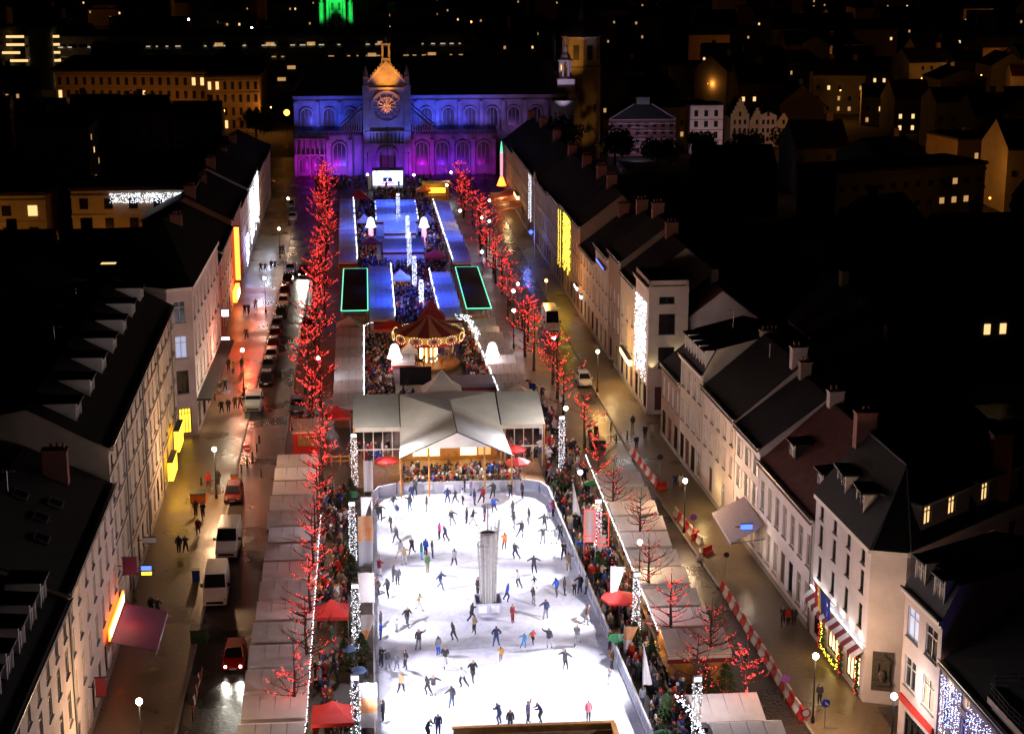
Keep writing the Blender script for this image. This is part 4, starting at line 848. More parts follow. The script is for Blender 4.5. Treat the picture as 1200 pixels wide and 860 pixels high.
q.tube((-11.5, -.7, 12.7), (-3, -.7, 17.8), .2, n=4); q.tube((11.5, -.7, 12.7), (3, -.7, 17.8), .2, n=4); q.build('moulding', 'w_white', dh)
for i in range(8):
    for z in (1, 4.2, 7.4, 9.8): MB().box(-10.9+i*2.9, -.12, z, -9.6+i*2.9, .02, z+1.6).build('window', 'pane', dh)
wh = thing('white_building', 'tall whitewashed four storey facade, floodlit, right of the pedimented building', 'building', (92, 441, 0))
MB().box(-6.4, 0, 0, 6.4, 12, 18.5).build('wall', 'w_pink', wh); MB().box(-6.6, -.2, 18.51, 6.6, 12.2, 19).build('roof', 'roof_dark', wh)
for i in range(3):
    for z in (2, 6, 10.2, 14.3):
        f = MB().box(-4.9+i*3.9, -.15, z, -3.4+i*3.9, .02, z+2.4).build('window', 'pane', wh); MB().box(-5.1+i*3.9, -.25, z-.2, -3.2+i*3.9, -.01, z-.02).build('sill', 'w_white', f)
q = MB()
for z in (5, 9, 13): q.box(-6.45, -.12, z, 6.45, -.005, z+.3)
q.build('moulding', 'w_brick', wh)
def gable_house(x, y, w_, ht, pk, wall, label, stair=True):
    o = thing('gabled_house', label, 'house', (x, y, 0)); m = MB(); m.box(-w_/2, 0, 0, w_/2, 11, ht)
    r_ = MB(); r_.quad((-w_/2-.2, .3, ht-.1), (0, .3, pk-.2), (0, 11, pk-.2), (-w_/2-.2, 11, ht-.1)); r_.quad((0, .3, pk-.2), (w_/2+.2, .3, ht-.1), (w_/2+.2, 11, ht-.1), (0, 11, pk-.2)); r_.build('roof', 'slate', o)
    n = 5
    for k in range(n): hw = w_/2*(1-k/n); m.box(-hw, -.02, ht+(pk-ht)*k/n+.003, hw, .4, ht+(pk-ht)*(k+1)/n)
    m.build('wall', wall, o)
    for z in (2, 5.2, 8.4, 11.4):
        if z > ht+1: continue
        for q in (-.28, 0, .28):
            if z > ht-2 and q: continue
            MB().box(w_*q-.45, -.12, z, w_*q+.45, -.025, z+1.7).build('window', 'pane', o)
gable_house(102.5, 442, 7, 11, 18, 'w_beige', 'tall step gabled house glowing orange beside the whitewashed facade')
gable_house(111.5, 448, 5.5, 9, 14.5, 'w_beige', 'small pointed gable house between two orange lit facades'); gable_house(119, 450, 6.5, 11.5, 13, 'w_pink', 'square pale house right of the small pointed gable'); gable_house(127, 449, 5.5, 8.5, 12.5, 'w_beige', 'last orange lit gable of the distant row')
lamp('SPOT', (85, 404, 2), 2600, (1, .72, .78), .3, (87, 418, 8), 90, .6); lamp('SPOT', (64, 402, 2), 2000, (.75, .6, 1.), .3, (66, 415, 4), 100, .7)
lamp('POINT', (97, 416, 6), 500, (1, .4, .08), .3); lamp('POINT', (110, 422, 5), 450, (1, .4, .08), .3)
def place(o, px, py, sc_):
    x, y = G(px, py); o.location = (x, y, 0); o.scale = (sc_, sc_, sc_); return x, y
place(dh, 752, 183, .72); place(wh, 827, 180, .64)
for o_, px in zip([o for o in COL.objects if o.name.startswith('gabled_house')], (866, 886, 899, 917)): place(o_, px, 172, .68)
# ochre lit walls at left with icicle lights
def wall_house(label, x0, x1, y, ht, wall, wins=3, lit=.3):
    o = slab_block('house', label, x0, y, x1, y, 12, ht, max(1, int(ht/3.2)), wins, wall, lit, 'pane_lit_bright', wz=1.6, ww=.35); return o
ga = wall_house('low ochre house with two lit attic windows, far left edge', -70, -50, 268, 14.5, 'w_beige', 5, .3)
gb = wall_house('ochre house with a band of white icicle lights under its eaves', -45, -26.5, 262, 16, 'w_beige', 5, .0)
q = MB()
for k in range(420):
    x = R.uniform(-3.5, 7.5); q.octa(x, -.35, 15.6-R.random()**1.3*1.5, .05)
q.build('icicle_lights', 'bulb_white', gb)
for x, y in ((-52, 272), (-38, 268), (-68, 284)):
    pass
mb_ = slab_block('modern_block', 'long flat roofed block with a few lit windows in the dark quarter on the right', 84, 300, 116, 312, 12, 11.5, 3, 12, 'w_dark', .14, 'pane_lit', wz=1.1, ww=.36)
hh_ = thing('house', 'dark gable wall with two small lit windows in the middle of the right edge', 'house', (77, 200, 0), .1)
MB().box(-6, 0, 0, 6, 10, 9).build('wall', 'w_dark', hh_); q = MB(); gable_roof(q, [(-6, 0), (6, 0), (6, 10), (-6, 10)], 9.02, 3); q.build('roof', 'roof_dark', hh_)
for x in (-1.5, .6): MB().box(x, -.1, 6, x+.8, -.005, 7.3).build('window', 'pane_lit_bright', hh_)
sk = MB(); sk.box(-.9, -.6, 0, .9, .6, .1); sk = sk.build('skylight', 'lead', rC, (-3.4, -8.6, 18.9)); MB().box(-.8, -.5, .101, .8, .5, .12).build('pane', 'pane_lit_bright', sk)
# conifer and dark trees of the distance are built with the other trees below
# ------------------------------------------------------------------ the rink
IX0, IX1, IY1 = -.2, 17.3, 162.
def ix1(y): return 18.55-(y-108.5)*.0285
arc = [(IX0, 96)]+[]
pts = [(IX0, 96), (ix1(96), 96)]
r = 2.5
pts += [(ix1(IY1-r), IY1-r)]+[(ix1(IY1)-r+r*math.cos(a), IY1-r+r*math.sin(a)) for a in (rad(30), rad(60), rad(90))]+[(IX0+r+r*math.cos(a), IY1-r+r*math.sin(a)) for a in (rad(90), rad(120), rad(150))]+[(IX0, IY1-r)]
ice = MB(); ice.prism(pts, 0., .12); struct('ice', ice, 'ice')
b = MB(); b.quad((-5.3, 96, .03), (-.4, 96, .03), (-.4, 161, .03), (-5.3, 161, .03)); struct('path', b, 'cobble_square')
def barrier(name, label, P, z=.12, h=1.15, m='board', posters=False):
    o = thing(name, label, 'barrier', (*P[0], 0)); ox, oy = P[0]; pn = MB(); rl = MB(); ps = MB(); L = 0
    for p, q in zip(P, P[1:]):
        a = (p[0]-ox, p[1]-oy); c = (q[0]-ox, q[1]-oy); n = max(1, round(math.dist(a, c)/2))
        pn.obox(a, c, .04, z, z+h*.9, off=-.02); rl.obox(a, c, .14, z+h*.9+.002, z+h, off=-.07)
        pn.cur = 1; pn.obox(a, c, .06, z-.1, z+.3, off=-.032); pn.cur = 0
        for k in range(n+1):
            u = k/n; x = a[0]+(c[0]-a[0])*u; y = a[1]+(c[1]-a[1])*u; rl.box(x-.05, y-.05, 0, x+.05, y+.05, z+h*.9)
    pn.build('panel', [m, 'board'], o); rl.build('frame', 'steel_pale', o)
    if posters:
        (x0, y0), (x1, y1) = P[0], P[-1]
        for k in range(6):
            x = x0-ox+(x1-x0)*(k+.5)/6; y = (y1-y0)*(k+.5)/6; MB().box(x-.42, y-.07, z+.35, x+.42, y-.04, z+.85).build('poster', 'flag_white', o)
    return o
barrier('rink_barrier', 'lavender panelled back barrier of the ice rink with small white posters', [(IX0+r, IY1+.1), (ix1(IY1)-r, IY1+.1)], posters=True)
barrier('rink_barrier', 'long right hand rink barrier with see-through grey panels in front of the crowd', [(ix1(IY1)-r+.2, IY1+.1), (ix1(IY1)-.6, IY1-.9), (ix1(IY1)+.05, IY1-2.6), (ix1(96)+.1, 96)], h=1.25, m='board_glass')
barrier('rink_barrier', 'left hand rink barrier behind the row of banners', [(IX0-.1, 96), (IX0-.1, IY1-2.6), (IX0+.6, IY1-.9), (IX0+r-.2, IY1+.1)])
# steel sculpture
sx, sy = G(572, 718)
sp = thing('ice_sculpture', 'tall flared grey steel mesh tower standing on the ice', 'sculpture', (sx, sy, .12))
p = MB(); p.box(-1.0, -1.0, 0, 1.0, 1.0, .25); p.build('plinth', 'board', sp)
for sx_ in (-1, 1):
    MB().box(sx_*.52-.34, -1.12, .35, sx_*.52+.34, -1.08, .95).build('poster', 'flag_white', sp)
p = MB(); 
for (a, c) in (((-1.05, -1.05), (1.05, -1.05)), ((1.05, -1.05), (1.05, 1.05)), ((1.05, 1.05), (-1.05, 1.05)), ((-1.05, 1.05), (-1.05, -1.05))): p.obox(a, c, .05, .26, 1.15)
p.build('guard_panel', 'board', sp)
t = MB(); H = 8.0
for k in range(16):
    a = 2*pi*k/16; f = lambda z: .62+.35*(z/H)**1.6
    zt = H*(.82+.18*math.cos(a))
    zz = [0, 2, 4, 6, zt]
    for z0, z1 in zip(zz, zz[1:]): t.tube((f(z0)*math.cos(a), f(z0)*math.sin(a), z0), (f(z1)*math.cos(a), f(z1)*math.sin(a), z1), .045, n=4)
for i in range(17):
    z = .4+i*.42; rr_ = .62+.35*(z/H)**1.6
    if z > 7.3: continue
    for k in range(16): a, e = 2*pi*k/16, 2*pi*(k+1)/16; t.tube((rr_*math.cos(a), rr_*math.sin(a), z), (rr_*math.cos(e), rr_*math.sin(e), z), .028, n=3, cap=False)
t.build('mesh_shell', 'steel_pale', sp)
t = MB(); t.lathe([(.5, .26), (.55, 3), (.64, 6.9)], n=14); t.build('core', 'steel_pale', sp)
t = MB(); t.tube((0, 0, 6), (0, 0, 9.2), .06)
for k in range(12): a, e = 2*pi*k/12, 2*pi*(k+1)/12; t.tube((.5*math.cos(a), .5*math.sin(a), 9.2), (.5*math.cos(e), .5*math.sin(e), 9.2), .05, n=4); 
for k in range(4): a = pi/2*k; t.tube((0, 0, 9.2), (.5*math.cos(a), .5*math.sin(a), 9.2), .03, n=4)
t.build('ring', 'steel', sp)
# wooden platform at the bottom
wp = thing('wooden_platform', 'plank walled wooden platform at the near end of the ice', 'platform', (0, 0, 0))
q = MB()
for k in range(4):
    q.box(5.0, 106.5, .14+k*.45, 15.9, 106.62, .55+k*.45)
    q.box(15.9, 102, .14+k*.45, 16.02, 106.62, .55+k*.45)
q.build('plank_wall', 'wood_pale', wp); q = MB(); q.box(4.9, 106.4, 1.95, 16.1, 106.75, 2.05); q.box(15.8, 102, 1.95, 16.15, 106.39, 2.05); q.build('handrail', 'wood_orange', wp)
q = MB(); q.box(5, 96, .9, 15.85, 106.45, 1.0); q.build('deck', 'wood', wp)

# ------------------------------------------------------------------ light columns, banners
def truss(h, n=260, seed=1):
    t = MB(); w_ = .24
    for sx in (-1, 1):
        for sy_ in (-1, 1): t.tube((sx*w_, sy_*w_, 0), (sx*w_, sy_*w_, h), .03, n=4)
    z = 0
    while z < h-.4:
        for a, c in (((-w_, -w_), (w_, -w_)), ((w_, -w_), (w_, w_)), ((w_, w_), (-w_, w_)), ((-w_, w_), (-w_, -w_))): t.tube((*a, z), (*c, z+.45), .015, n=3, cap=False)
        z += .45
    q = random.Random(seed); bl = MB()
    for k in range(n):
        a = q.uniform(0, 2*pi); rr_ = q.uniform(.26, .36); bl.octa(rr_*math.cos(a), rr_*math.sin(a), q.uniform(.3, h-.15), .03)
    return t, bl
def light_column(x, y, h, label, flood=None, ms='bulb_white', n=260, name='light_column', z=0):
    o = thing(name, label, 'light column', (x, y, z)); t, bl = truss(h, n, int(x*10+y)); t.build('truss', 'steel_pale', o); bl.build('fairy_lights', ms, o)
    if flood: 
        f = MB(); f.box(-.3, -.12, h+.02, .3, .12, h+.4); f.build('floodlight', 'metal_dark', o); g = MB(); g.box(-.26, -.14, h+.06, .26, -.125, h+.36); g.build('floodlight_glass', 'sign_white', o)
    return o
cols = [((416, 575), 5.6, 'left light column beside the ice bar tent'), ((414, 660), 5.4, 'left light column next to the fiery banner'), ((418, 765), 5.4, 'left light column by the white banner'), ((418, 878), 5.2, 'left light column nearest the bottom edge'),
        ((658, 557), 6, 'right light column beside the ice bar tent'), ((700, 662), 5.8, 'right light column behind the red bordered banner'), ((745, 750), 5.4, 'right light column by the red parasol'), ((815, 880), 5.2, 'right light column nearest the bottom edge')]
for (px, hh, lb) in cols:
    x, y = G(*px); light_column(x, y, hh, lb, True, n=210)
    right = x > 5
    lamp('POINT', (x+(.8 if right else -.8), y+.4, hh+1.0), 550, (.93, .8, .86), .2)  # extra point lamp added per column to mimic flood spill on its surroundings
    for dy, e, c, tx in ((-9, 7000, (.86, .84, 1.), 7 if right else 10), (9, 6800, (.95, .93, 1.), 11 if right else 6)):
        lamp('SPOT', (x+(-.5 if right else .5), y, hh+.3), e*(1 if right else .9), c, .12, (tx, min(y+dy, 158), 0), 84, .9)
lamp('SPOT', (18.5, 118, 6.2), 9500, (1, .97, .95), .12, (14, 116, 0), 84, .9)
lamp('SPOT', (18.8, 151, 6.2), 5500, (1, .97, .95), .12, (12, 150, 0), 84, .9)
for x, y, tx, ty in ((-1.6, 134, 5, 137), (-1.8, 155, 5, 156), (-1.5, 112, 5, 113)): lamp('SPOT', (x, y, 5.6), 6500, (.93, .92, 1.), .12, (tx, ty, 0), 84, .9)
def banner(x, y, w_, h, z0, mats, label, name='banner', pole=True, shape='rect', rz=0.):
    o = thing(name, label, 'banner', (x, y, 0), rz)
    if pole: MB().tube((0, 0, 0), (0, 0, z0+h+.1), .04).build('pole', 'steel', o)
    c = MB(); n = len(mats); cols_ = 6
    for i in range(n):
        c.cur = i; za = z0+h*(n-i-1)/n; zb = z0+h*(n-i)/n
        for k in range(cols_):
            u0, u1 = k/cols_, (k+1)/cols_; f = lambda u: .06*math.sin(u*7+x)
            if shape == 'rect': c.quad((u0*w_, f(u0), za), (u1*w_, f(u1), za), (u1*w_, f(u1), zb), (u0*w_, f(u0), zb))
            else:
                g0 = lambda z: w_*max(.05, ((z0+h-z)/h)**.6) if shape == 'feather' else w_*((z-z0)/h*.85+.15)
                c.quad((u0*g0(za), f(u0), za), (u1*g0(za), f(u1), za), (u1*g0(zb), f(u1), zb), (u0*g0(zb), f(u0), zb))
    c.build('cloth', mats, o); return o
def gb_(px, py): return G(px, py)
for i, (px, py, w_, h, z0, ms, sh, lb) in enumerate([
    (427, 590, .9, 3.2, 1.2, ['flag_white'], 'rect', 'pale lavender banner at the far left corner of the rink'),
    (424, 628, 1.0, 2.4, 1.4, ['flag_white'], 'taper', 'narrow white banner above the fiery banner'),
    (421, 676, 1.25, 4.6, 1.0, ['banner_fire', 'banner_sky'], 'rect', 'fiery orange and pale blue banner on the left rink edge'),
    (421, 722, 1.3, 2.6, 1.2, ['flag_white'], 'rect', 'plain white square banner below the fiery banner'),
    (424, 768, 1.2, 2.6, .8, ['flag_white', 'banner_fire'], 'taper', 'white banner with orange tip by the small blue parasols'),
    (421, 862, 1.3, 3.4, 0.6, ['banner_sky', 'banner_fire', 'flag_white'], 'rect', 'blue and orange banner nearest the bottom left of the rink'),
    (671, 620, .8, 3.2, 1.3, ['flag_white'], 'feather', 'white feather flag at the far right of the rink'),
    (684, 667, .95, 3.0, 2.6, ['flag_white'], 'rect', 'white banner with red edge on the right rink side'),
    (700, 672, .8, 2.2, 1.4, ['banner_sky'], 'taper', 'pale blue flag below the red edged banner'),
    (715, 732, 1.2, 3.2, 1.8, ['flag_white'], 'taper', 'large white tapering flag beside the red parasol'),
    (731, 778, 1.1, 2.2, .9, ['banner_fire', 'flag_white'], 'taper', 'white flag with orange top on the right barrier'),
    (753, 826, .7, 3.0, 1.6, ['flag_white'], 'feather', 'slim white feather flag nearest the bottom right of the rink')]):
    x, y = G(px, py); o = banner(x, y, w_, h, z0, ms, lb, shape=sh)
    if 'red edge' in lb:
        q = MB(); q.box(-.04, -.1, 2.56, .03, -.07, 5.6); q.box(.9, -.1, 2.56, .96, -.07, 5.6); q.box(.03, -.1, 2.56, .9, -.07, 2.64); q.box(.03, -.1, 3.1, .9, -.07, 3.2); q.box(.03, -.1, 5.52, .9, -.07, 5.6); q.build('border', 'neon_red', o)

# ------------------------------------------------------------------ stalls
def stall_parts(root, L, W, h, rise, roofm, wallm, style='gable', open_side=1, lit=True):
    """L along y, W along x; footprint centred; open_side +1 serves towards +x"""
    q = MB(); t = .08
    q.box(-W/2*open_side if 0 else (-W/2 if open_side > 0 else W/2-t), -L/2, 0, (-W/2+t if open_side > 0 else W/2), L/2, h)
    a, c = (-W/2+t, W/2) if open_side > 0 else (-W/2, W/2-t)
    q.box(a, -L/2, 0, c, -L/2+t, h); q.box(a, L/2-t, 0, c, L/2, h); q.build('wall', wallm, root)
    r_ = MB(); o = .12
    if style == 'gable':
        g = gable_roof(r_, [(-W/2-o, -L/2), (W/2+o, -L/2), (W/2+o, L/2), (-W/2-o, L/2)], h+.02, rise, over=.1, t=.1, ridge=.7)
        q = MB(); q.quad((-W/2, -L/2+.01, h), (-W/2, L/2-.01, h), (-W/2, L*.2, h+rise-.14)); q.quad((W/2, L/2-.01, h), (W/2, -L/2+.01, h), (W/2, L*.2, h+rise-.14)); q.build('gable', roofm, root)
        r_.obox((-W/2-o, -L/2-.12), (W/2+o, -L/2-.12), .03, h-.38, h-.14, off=.0)
    else:
        P = [(-W/2-o, -L/2-o), (W/2+o, -L/2-o), (W/2+o, L/2+o), (-W/2-o, L/2+o)]
        for i in range(4):
            a_, c_ = P[i], P[(i+1) % 4]; m0 = ((a_[0])*.42, a_[1]*.42); m1 = (c_[0]*.42, c_[1]*.42)
            r_.quad((*a_, h), (*c_, h), (*m1, h+rise*.62), (*m0, h+rise*.62)); r_.quad((*m0, h+rise*.62), (*m1, h+rise*.62), (0, 0, h+rise)); r_.quad((*a_, h-.3), (*c_, h-.3), (*c_, h), (*a_, h))
    r_.build('roof', roofm, root)
    if style == 'gable': v_ = MB(); v_.box(-W/2-.14, -L/2-.1, h-.75, W/2+.14, -L/2-.06, h-.385); v_.build('valance', 'c_darkwine', root); sm_ = MB(); [sm_.tube((-W/2+W*k/4, -L/2-.1, h-.03), (-W/2+W*k/4, L*.2, h+rise+.03), .022, n=4) for k in (1, 2, 3)]; sm_.build('canvas_seam', 'c_grey', root)
    x = (W/2-.35)*open_side; q = MB(); q.box(min(x, x+.3*open_side), -L/2+.15, 0, max(x, x+.3*open_side), L/2-.15, .95); q.box(min(x, x+.45*open_side)-.03, -L/2+.12, .951, max(x, x+.45*open_side)+.03, L/2-.12, 1.0)
    q.build('counter', 'wood', root)
def stall(name, label, x, y, L, W, h=2.4, rise=.55, roofm='canvas', wallm='canvas', style='gable', side=1, rz=0., group=None, lit=None):
    o = thing(name, label, 'stall', (x, y, 0), rz, group); stall_parts(o, L, W, h, rise, roofm, wallm, style, side)
    if lit: lamp('POINT', (x+.3*side, y, h-.35), lit, (1, .66, .36), .12)
    return o
p0 = None
for i in range(15):
    y = 106+4.36*(i); lb = '%s white canvas stall from the near end of the left row' % nth(i)
    if p0 is None: p0 = stall('market_stall', lb, -7.3, y, 3.62, 4.25, 2.3, .42, side=1, group='white canvas stalls left of the rink')
    else: dup(p0, (-7.3-(.25 if i > 9 else 0)+R.uniform(-.07, .07), y, 0), label=lb)
for y in range(106, 170, 7): lamp('POINT', (-4.7, y, 1.9), 60, (1, .6, .3), .1)
p1 = None
for i, py in enumerate((548, 565, 581, 599, 617, 638, 658.5, 683, 706)):
    y = G(740, py, 2.8)[1]-1.9; x = 23.75+(i-8)*.0-.25*0+ (.25 if i < 4 else 0)
    lb = '%s white canvas stall from the tent end of the right row' % ['farthest', 'second', 'third', 'fourth', 'fifth', 'sixth', 'seventh', 'eighth', 'ninth'][i]
    if p1 is None: p1 = stall('market_stall', lb, x, y, 3.5, 4.1, 2.3, .42, side=-1, group='white canvas stalls right of the rink')
    else: dup(p1, (x, y, 0), label=lb)
stall('market_stall', 'canvas roofed stall with bright orange wooden front, at the end of the right row', 23.9, 118.6, 4.6, 4.6, 2.5, .6, wallm='wood_orange', side=-1, lit=25)
for i, (x, y, lb) in enumerate(((23.9, 107.2, 'pale canvas stall behind the lowest red lit tree, bottom right'), (24.6, 102.8, 'pale canvas stall cut by the bottom edge, bottom right'))): stall('market_stall', lb, x, y, 4.2, 4.6, 2.5, .6, side=-1)
for y in range(120, 166, 8): lamp('POINT', (21.3, y, 2.1), 75, (1, .62, .3), .1)
def string(name, label, P, m='bulb_white', step=.22, r=.05, cat='light string', jit=.04, seed=3):
    q = random.Random(seed); o = MB()
    for a, c in zip(P, P[1:]):
        a, c = Vector(a), Vector(c); n = int((c-a).length/step)
        for k in range(n): p = a.lerp(c, k/n); o.octa(p.x+q.uniform(-jit, jit), p.y, p.z+q.uniform(-jit, jit), r)
    return tag(o.build(name, m), label, cat)
string('light_string', 'white light string along the left stall row beside the rink', [(-5.0, 106, 2.45), (-5.0, 150, 2.45)], step=.3, r=.045)
string('light_string', 'white light string along the right stall row beside the crowd', [(21.5, 121, 2.5), (21.6, 166, 2.5)], step=.2, r=.045)
string('light_string', 'white light garland on the lowest right hand stalls', [(21.4, 100, 2.5), (21.6, 104.8, 2.5), (20.9, 109.2, 2.6)], step=.07, r=.045, jit=.2)
# red, blue and green tents and parasols beside the rink
def tent(name, label, x, y, w_, h, rise, m, cat='tent', legs=True, d=None):
    o = thing(name, label, cat, (x, y, 0)); d = d or w_; q = MB(); P = [(-w_/2, -d/2), (w_/2, -d/2), (w_/2, d/2), (-w_/2, d/2)]
    for i in range(4):
        a, c = P[i], P[(i+1) % 4]; k = .5
        q.quad((*a, h), (*c, h), (c[0]*k, c[1]*k, h+rise*.38), (a[0]*k, a[1]*k, h+rise*.38)); q.quad((a[0]*k, a[1]*k, h+rise*.38), (c[0]*k, c[1]*k, h+rise*.38), (0, 0, h+rise)); q.quad((*a, h-.28), (*c, h-.28), (*c, h), (*a, h))
    q.build('canopy', m, o)
    if legs:
        for a in P: MB().tube((a[0]*.97, a[1]*.97, 0), (a[0]*.97, a[1]*.97, h-.02), .035, n=5).build('leg', 'steel', o)
    return o
def parasol(label, x, y, r, h, m):
    o = thing('parasol', label, 'parasol', (x, y, 0)); q = MB(); n = 8
    for k in range(n):
        a, e = 2*pi*k/n, 2*pi*(k+1)/n; q.quad((r*math.cos(a), r*math.sin(a), h), (r*math.cos(e), r*math.sin(e), h), (0, 0, h+r*.38)); q.quad((r*math.cos(a), r*math.sin(a), h-.18), (r*math.cos(e), r*math.sin(e), h-.18), (r*math.cos(e), r*math.sin(e), h), (r*math.cos(a), r*math.sin(a), h))
    q.build('canopy', m, o); MB().tube((0, 0, 0), (0, 0, h+r*.3), .035).build('pole', 'steel', o); MB().lathe([(.3, 0), (.28, .1), (.06, .16)], n=8).build('base', 'metal_dark', o); return o
tent('gazebo', 'red peaked gazebo in front of the left stalls, lower one', -3.2, 108.6, 2.9, 2.4, 1.0, 'canvas_red'); tent('gazebo', 'red peaked gazebo in front of the left stalls, upper one', -3.6, 127, 2.7, 2.4, 1.0, 'canvas_red')
parasol('red parasol on the right side of the rink near the light column', 18.9+.6, 127.6, 1.5, 2.5, 'canvas_red')
for px, py, lb in ((425, 782, 'small pale blue parasol under the white banner on the left rink side'), (413, 757, 'small blue parasol next to the left light column')):
    x, y = G(px, py, 2); parasol(lb, x-.3, y, .55, 1.9, 'canvas_blue')
for px, py, lb in ((693, 562, 'green parasol at the far right corner of the rink'), (411, 575, 'green parasol at the far left corner of the rink'), (724, 742, 'green bin shaped parasol near the middle of the right barrier'), (778, 855, 'green parasol at the bottom edge right of the rink')):
    x, y = G(px, py, 2.0); parasol(lb, x, y, .75, 1.7, 'canvas_green')
# ------------------------------------------------------------------ the ice bar tent
bt = thing('bar_tent', 'wide beige marquee with a peaked central gable at the head of the rink', 'marquee', (0, 0, 0))
q = MB(); A = 4.9
def wing(x0, x1): q.quad((x0, 169.3, A), (x1, 169.3, A), (x1, 176.8, 6.4), (x0, 176.8, 6.4)); q.quad((x0, 169.3, A-.45), (x1, 169.3, A-.45), (x1, 169.3, A), (x0, 169.3, A)); q.quad((x0, 176.8, 6.4), (x1, 176.8, 6.4), (x1, 182, A), (x0, 182, A))
wing(-2.1, 2.75); wing(13.2, 17.8)
q.quad((2.8, 182, A), (2.8, 176.8, 6.4), (8.0, 171.5, 7.1), (8.0, 182, 5.2)); q.quad((13.15, 176.8, 6.4), (13.15, 182, A), (8.0, 182, 5.2), (8.0, 171.5, 7.1))
q.quad((2.78, 176.8, 6.4), (2.78, 169.3, A), (8.0, 166, 7.35), (8.0, 171.5, 7.1)); q.quad((13.18, 169.3, A), (13.18, 176.8, 6.4), (8.0, 171.5, 7.1), (8.0, 166, 7.35))
q.quad((2.78, 169.3, A), (2.5, 160.6, 4.2), (8.1, 158.6, 7.35), (8.0, 166, 7.35)); q.quad((13.7, 160.6, 4.2), (13.18, 169.3, A), (8.0, 166, 7.35), (8.1, 158.6, 7.35))
q.build('canopy', 'canvas_grey', bt)
g = MB(); g.quad((4.7, 160.2, 5.35), (11.4, 160.2, 5.35), (8.1, 159.3, 7.2)); g.build('gable_panel', 'canvas', bt)
s_ = MB()
for a, c in (((2.5, 160.6, 4.23), (8.1, 158.6, 7.4)), ((8.1, 158.6, 7.4), (13.7, 160.6, 4.23)), ((8.1, 158.6, 7.4), (8, 166, 7.39)), ((8, 166, 7.39), (8, 171.5, 7.14)), ((2.78, 169.3, A), (2.78, 176.8, 6.43)), ((13.18, 169.3, A), (13.18, 176.8, 6.43))): MB().tube(a, c, .06, n=5).build('seam', 'metal_dark', bt)
for x, y, h in ((2.6, 160.8, 4.1), (13.6, 160.8, 4.1), (-2, 169.3, A), (17.7, 169.3, A), (2.8, 169.3, A), (13.2, 169.3, A), (5.4, 161, 5.5), (10.9, 161, 5.5)): MB().tube((x, y, 0), (x, y, h), .09).build('post', 'wood_orange', bt)
w_ = MB()
for x in [-2+.98*k for k in range(21)]:
    if 2.6 < x < 13.4: continue
    w_.box(x-.04, 170.2, 0, x+.04, 170.3, 4.4)
for z in (2.2, 4.3): w_.box(-2, 170.18, z, 2.7, 170.32, z+.1); w_.box(13.3, 170.18, z, 17.7, 170.32, z+.1)
w_.build('window_frame', 'trim_white', bt)
w_ = MB(); w_.box(3, 172, 0, 13, 172.2, 5.2); w_.build('back_wall', 'wood_orange', bt)
for x0, x1, m in ((4.1, 5.6, 'shop_lit'), (5.8, 6.9, 'shop_lit'), (9.1, 10.8, 'shop_lit'), (11, 12.3, 'pane_lit')): MB().box(x0, 171.9, .9, x1, 171.99, 3.6).build('lit_window', m, bt)
d = MB(); d.box(-2.4, 163.2, .0, 17.2, 176, .5); d.build('deck', 'wood', bt)
r_ = MB()
for z in (.95, 1.45): r_.box(3, 163.2, z, 15.2, 163.3, z+.1)
for k in range(26): r_.box(3+k*.48, 163.2, .5, 3.08+k*.48, 163.3, 1.55)
r_.build('railing', 'wood_orange', bt)
lamp('POINT', (8, 168, 5.6), 420, (1, .72, .36), .4); lamp('POINT', (5, 164.5, 3.6), 160, (1, .62, .25), .25); lamp('POINT', (11.2, 164.5, 3.6), 160, (1, .62, .25), .25)
lamp('POINT', (.3, 173.5, 3.6), 200, (.8, .62, 1.), .3); lamp('POINT', (15.6, 173.5, 3.6), 200, (.85, .6, 1.), .3)
lamp('SPOT', (-2, 163.7, 9.5), 2600, (.95, .85, .8), .2, (5, 173, 5), 110, .8); lamp('SPOT', (19.3, 166.9, 9.5), 2600, (.95, .85, .8), .2, (12, 174, 5), 110, .8); lamp('SPOT', (4, 155.5, 6.5), 900, (1, .85, .6), .2, (6, 164, 6), 90, .7)
for (px, py, lb, m) in ((453, 540, 'dark red parasol left under the bar tent', 'canvas_red'), (603, 527, 'dark red parasol right of the bar gable, upper', 'canvas_red'), (607, 542, 'dark red parasol right of the bar gable, lower', 'canvas_red')):
    x, y = G(px, py, 2.8); parasol(lb, x, y, 1.25, 2.9, m)
tent('pagoda_tent', 'dark peaked pagoda tent behind the bar marquee', 7.9, 188.5, 4.6, 3.4, 2.6, 'canvas_grey')
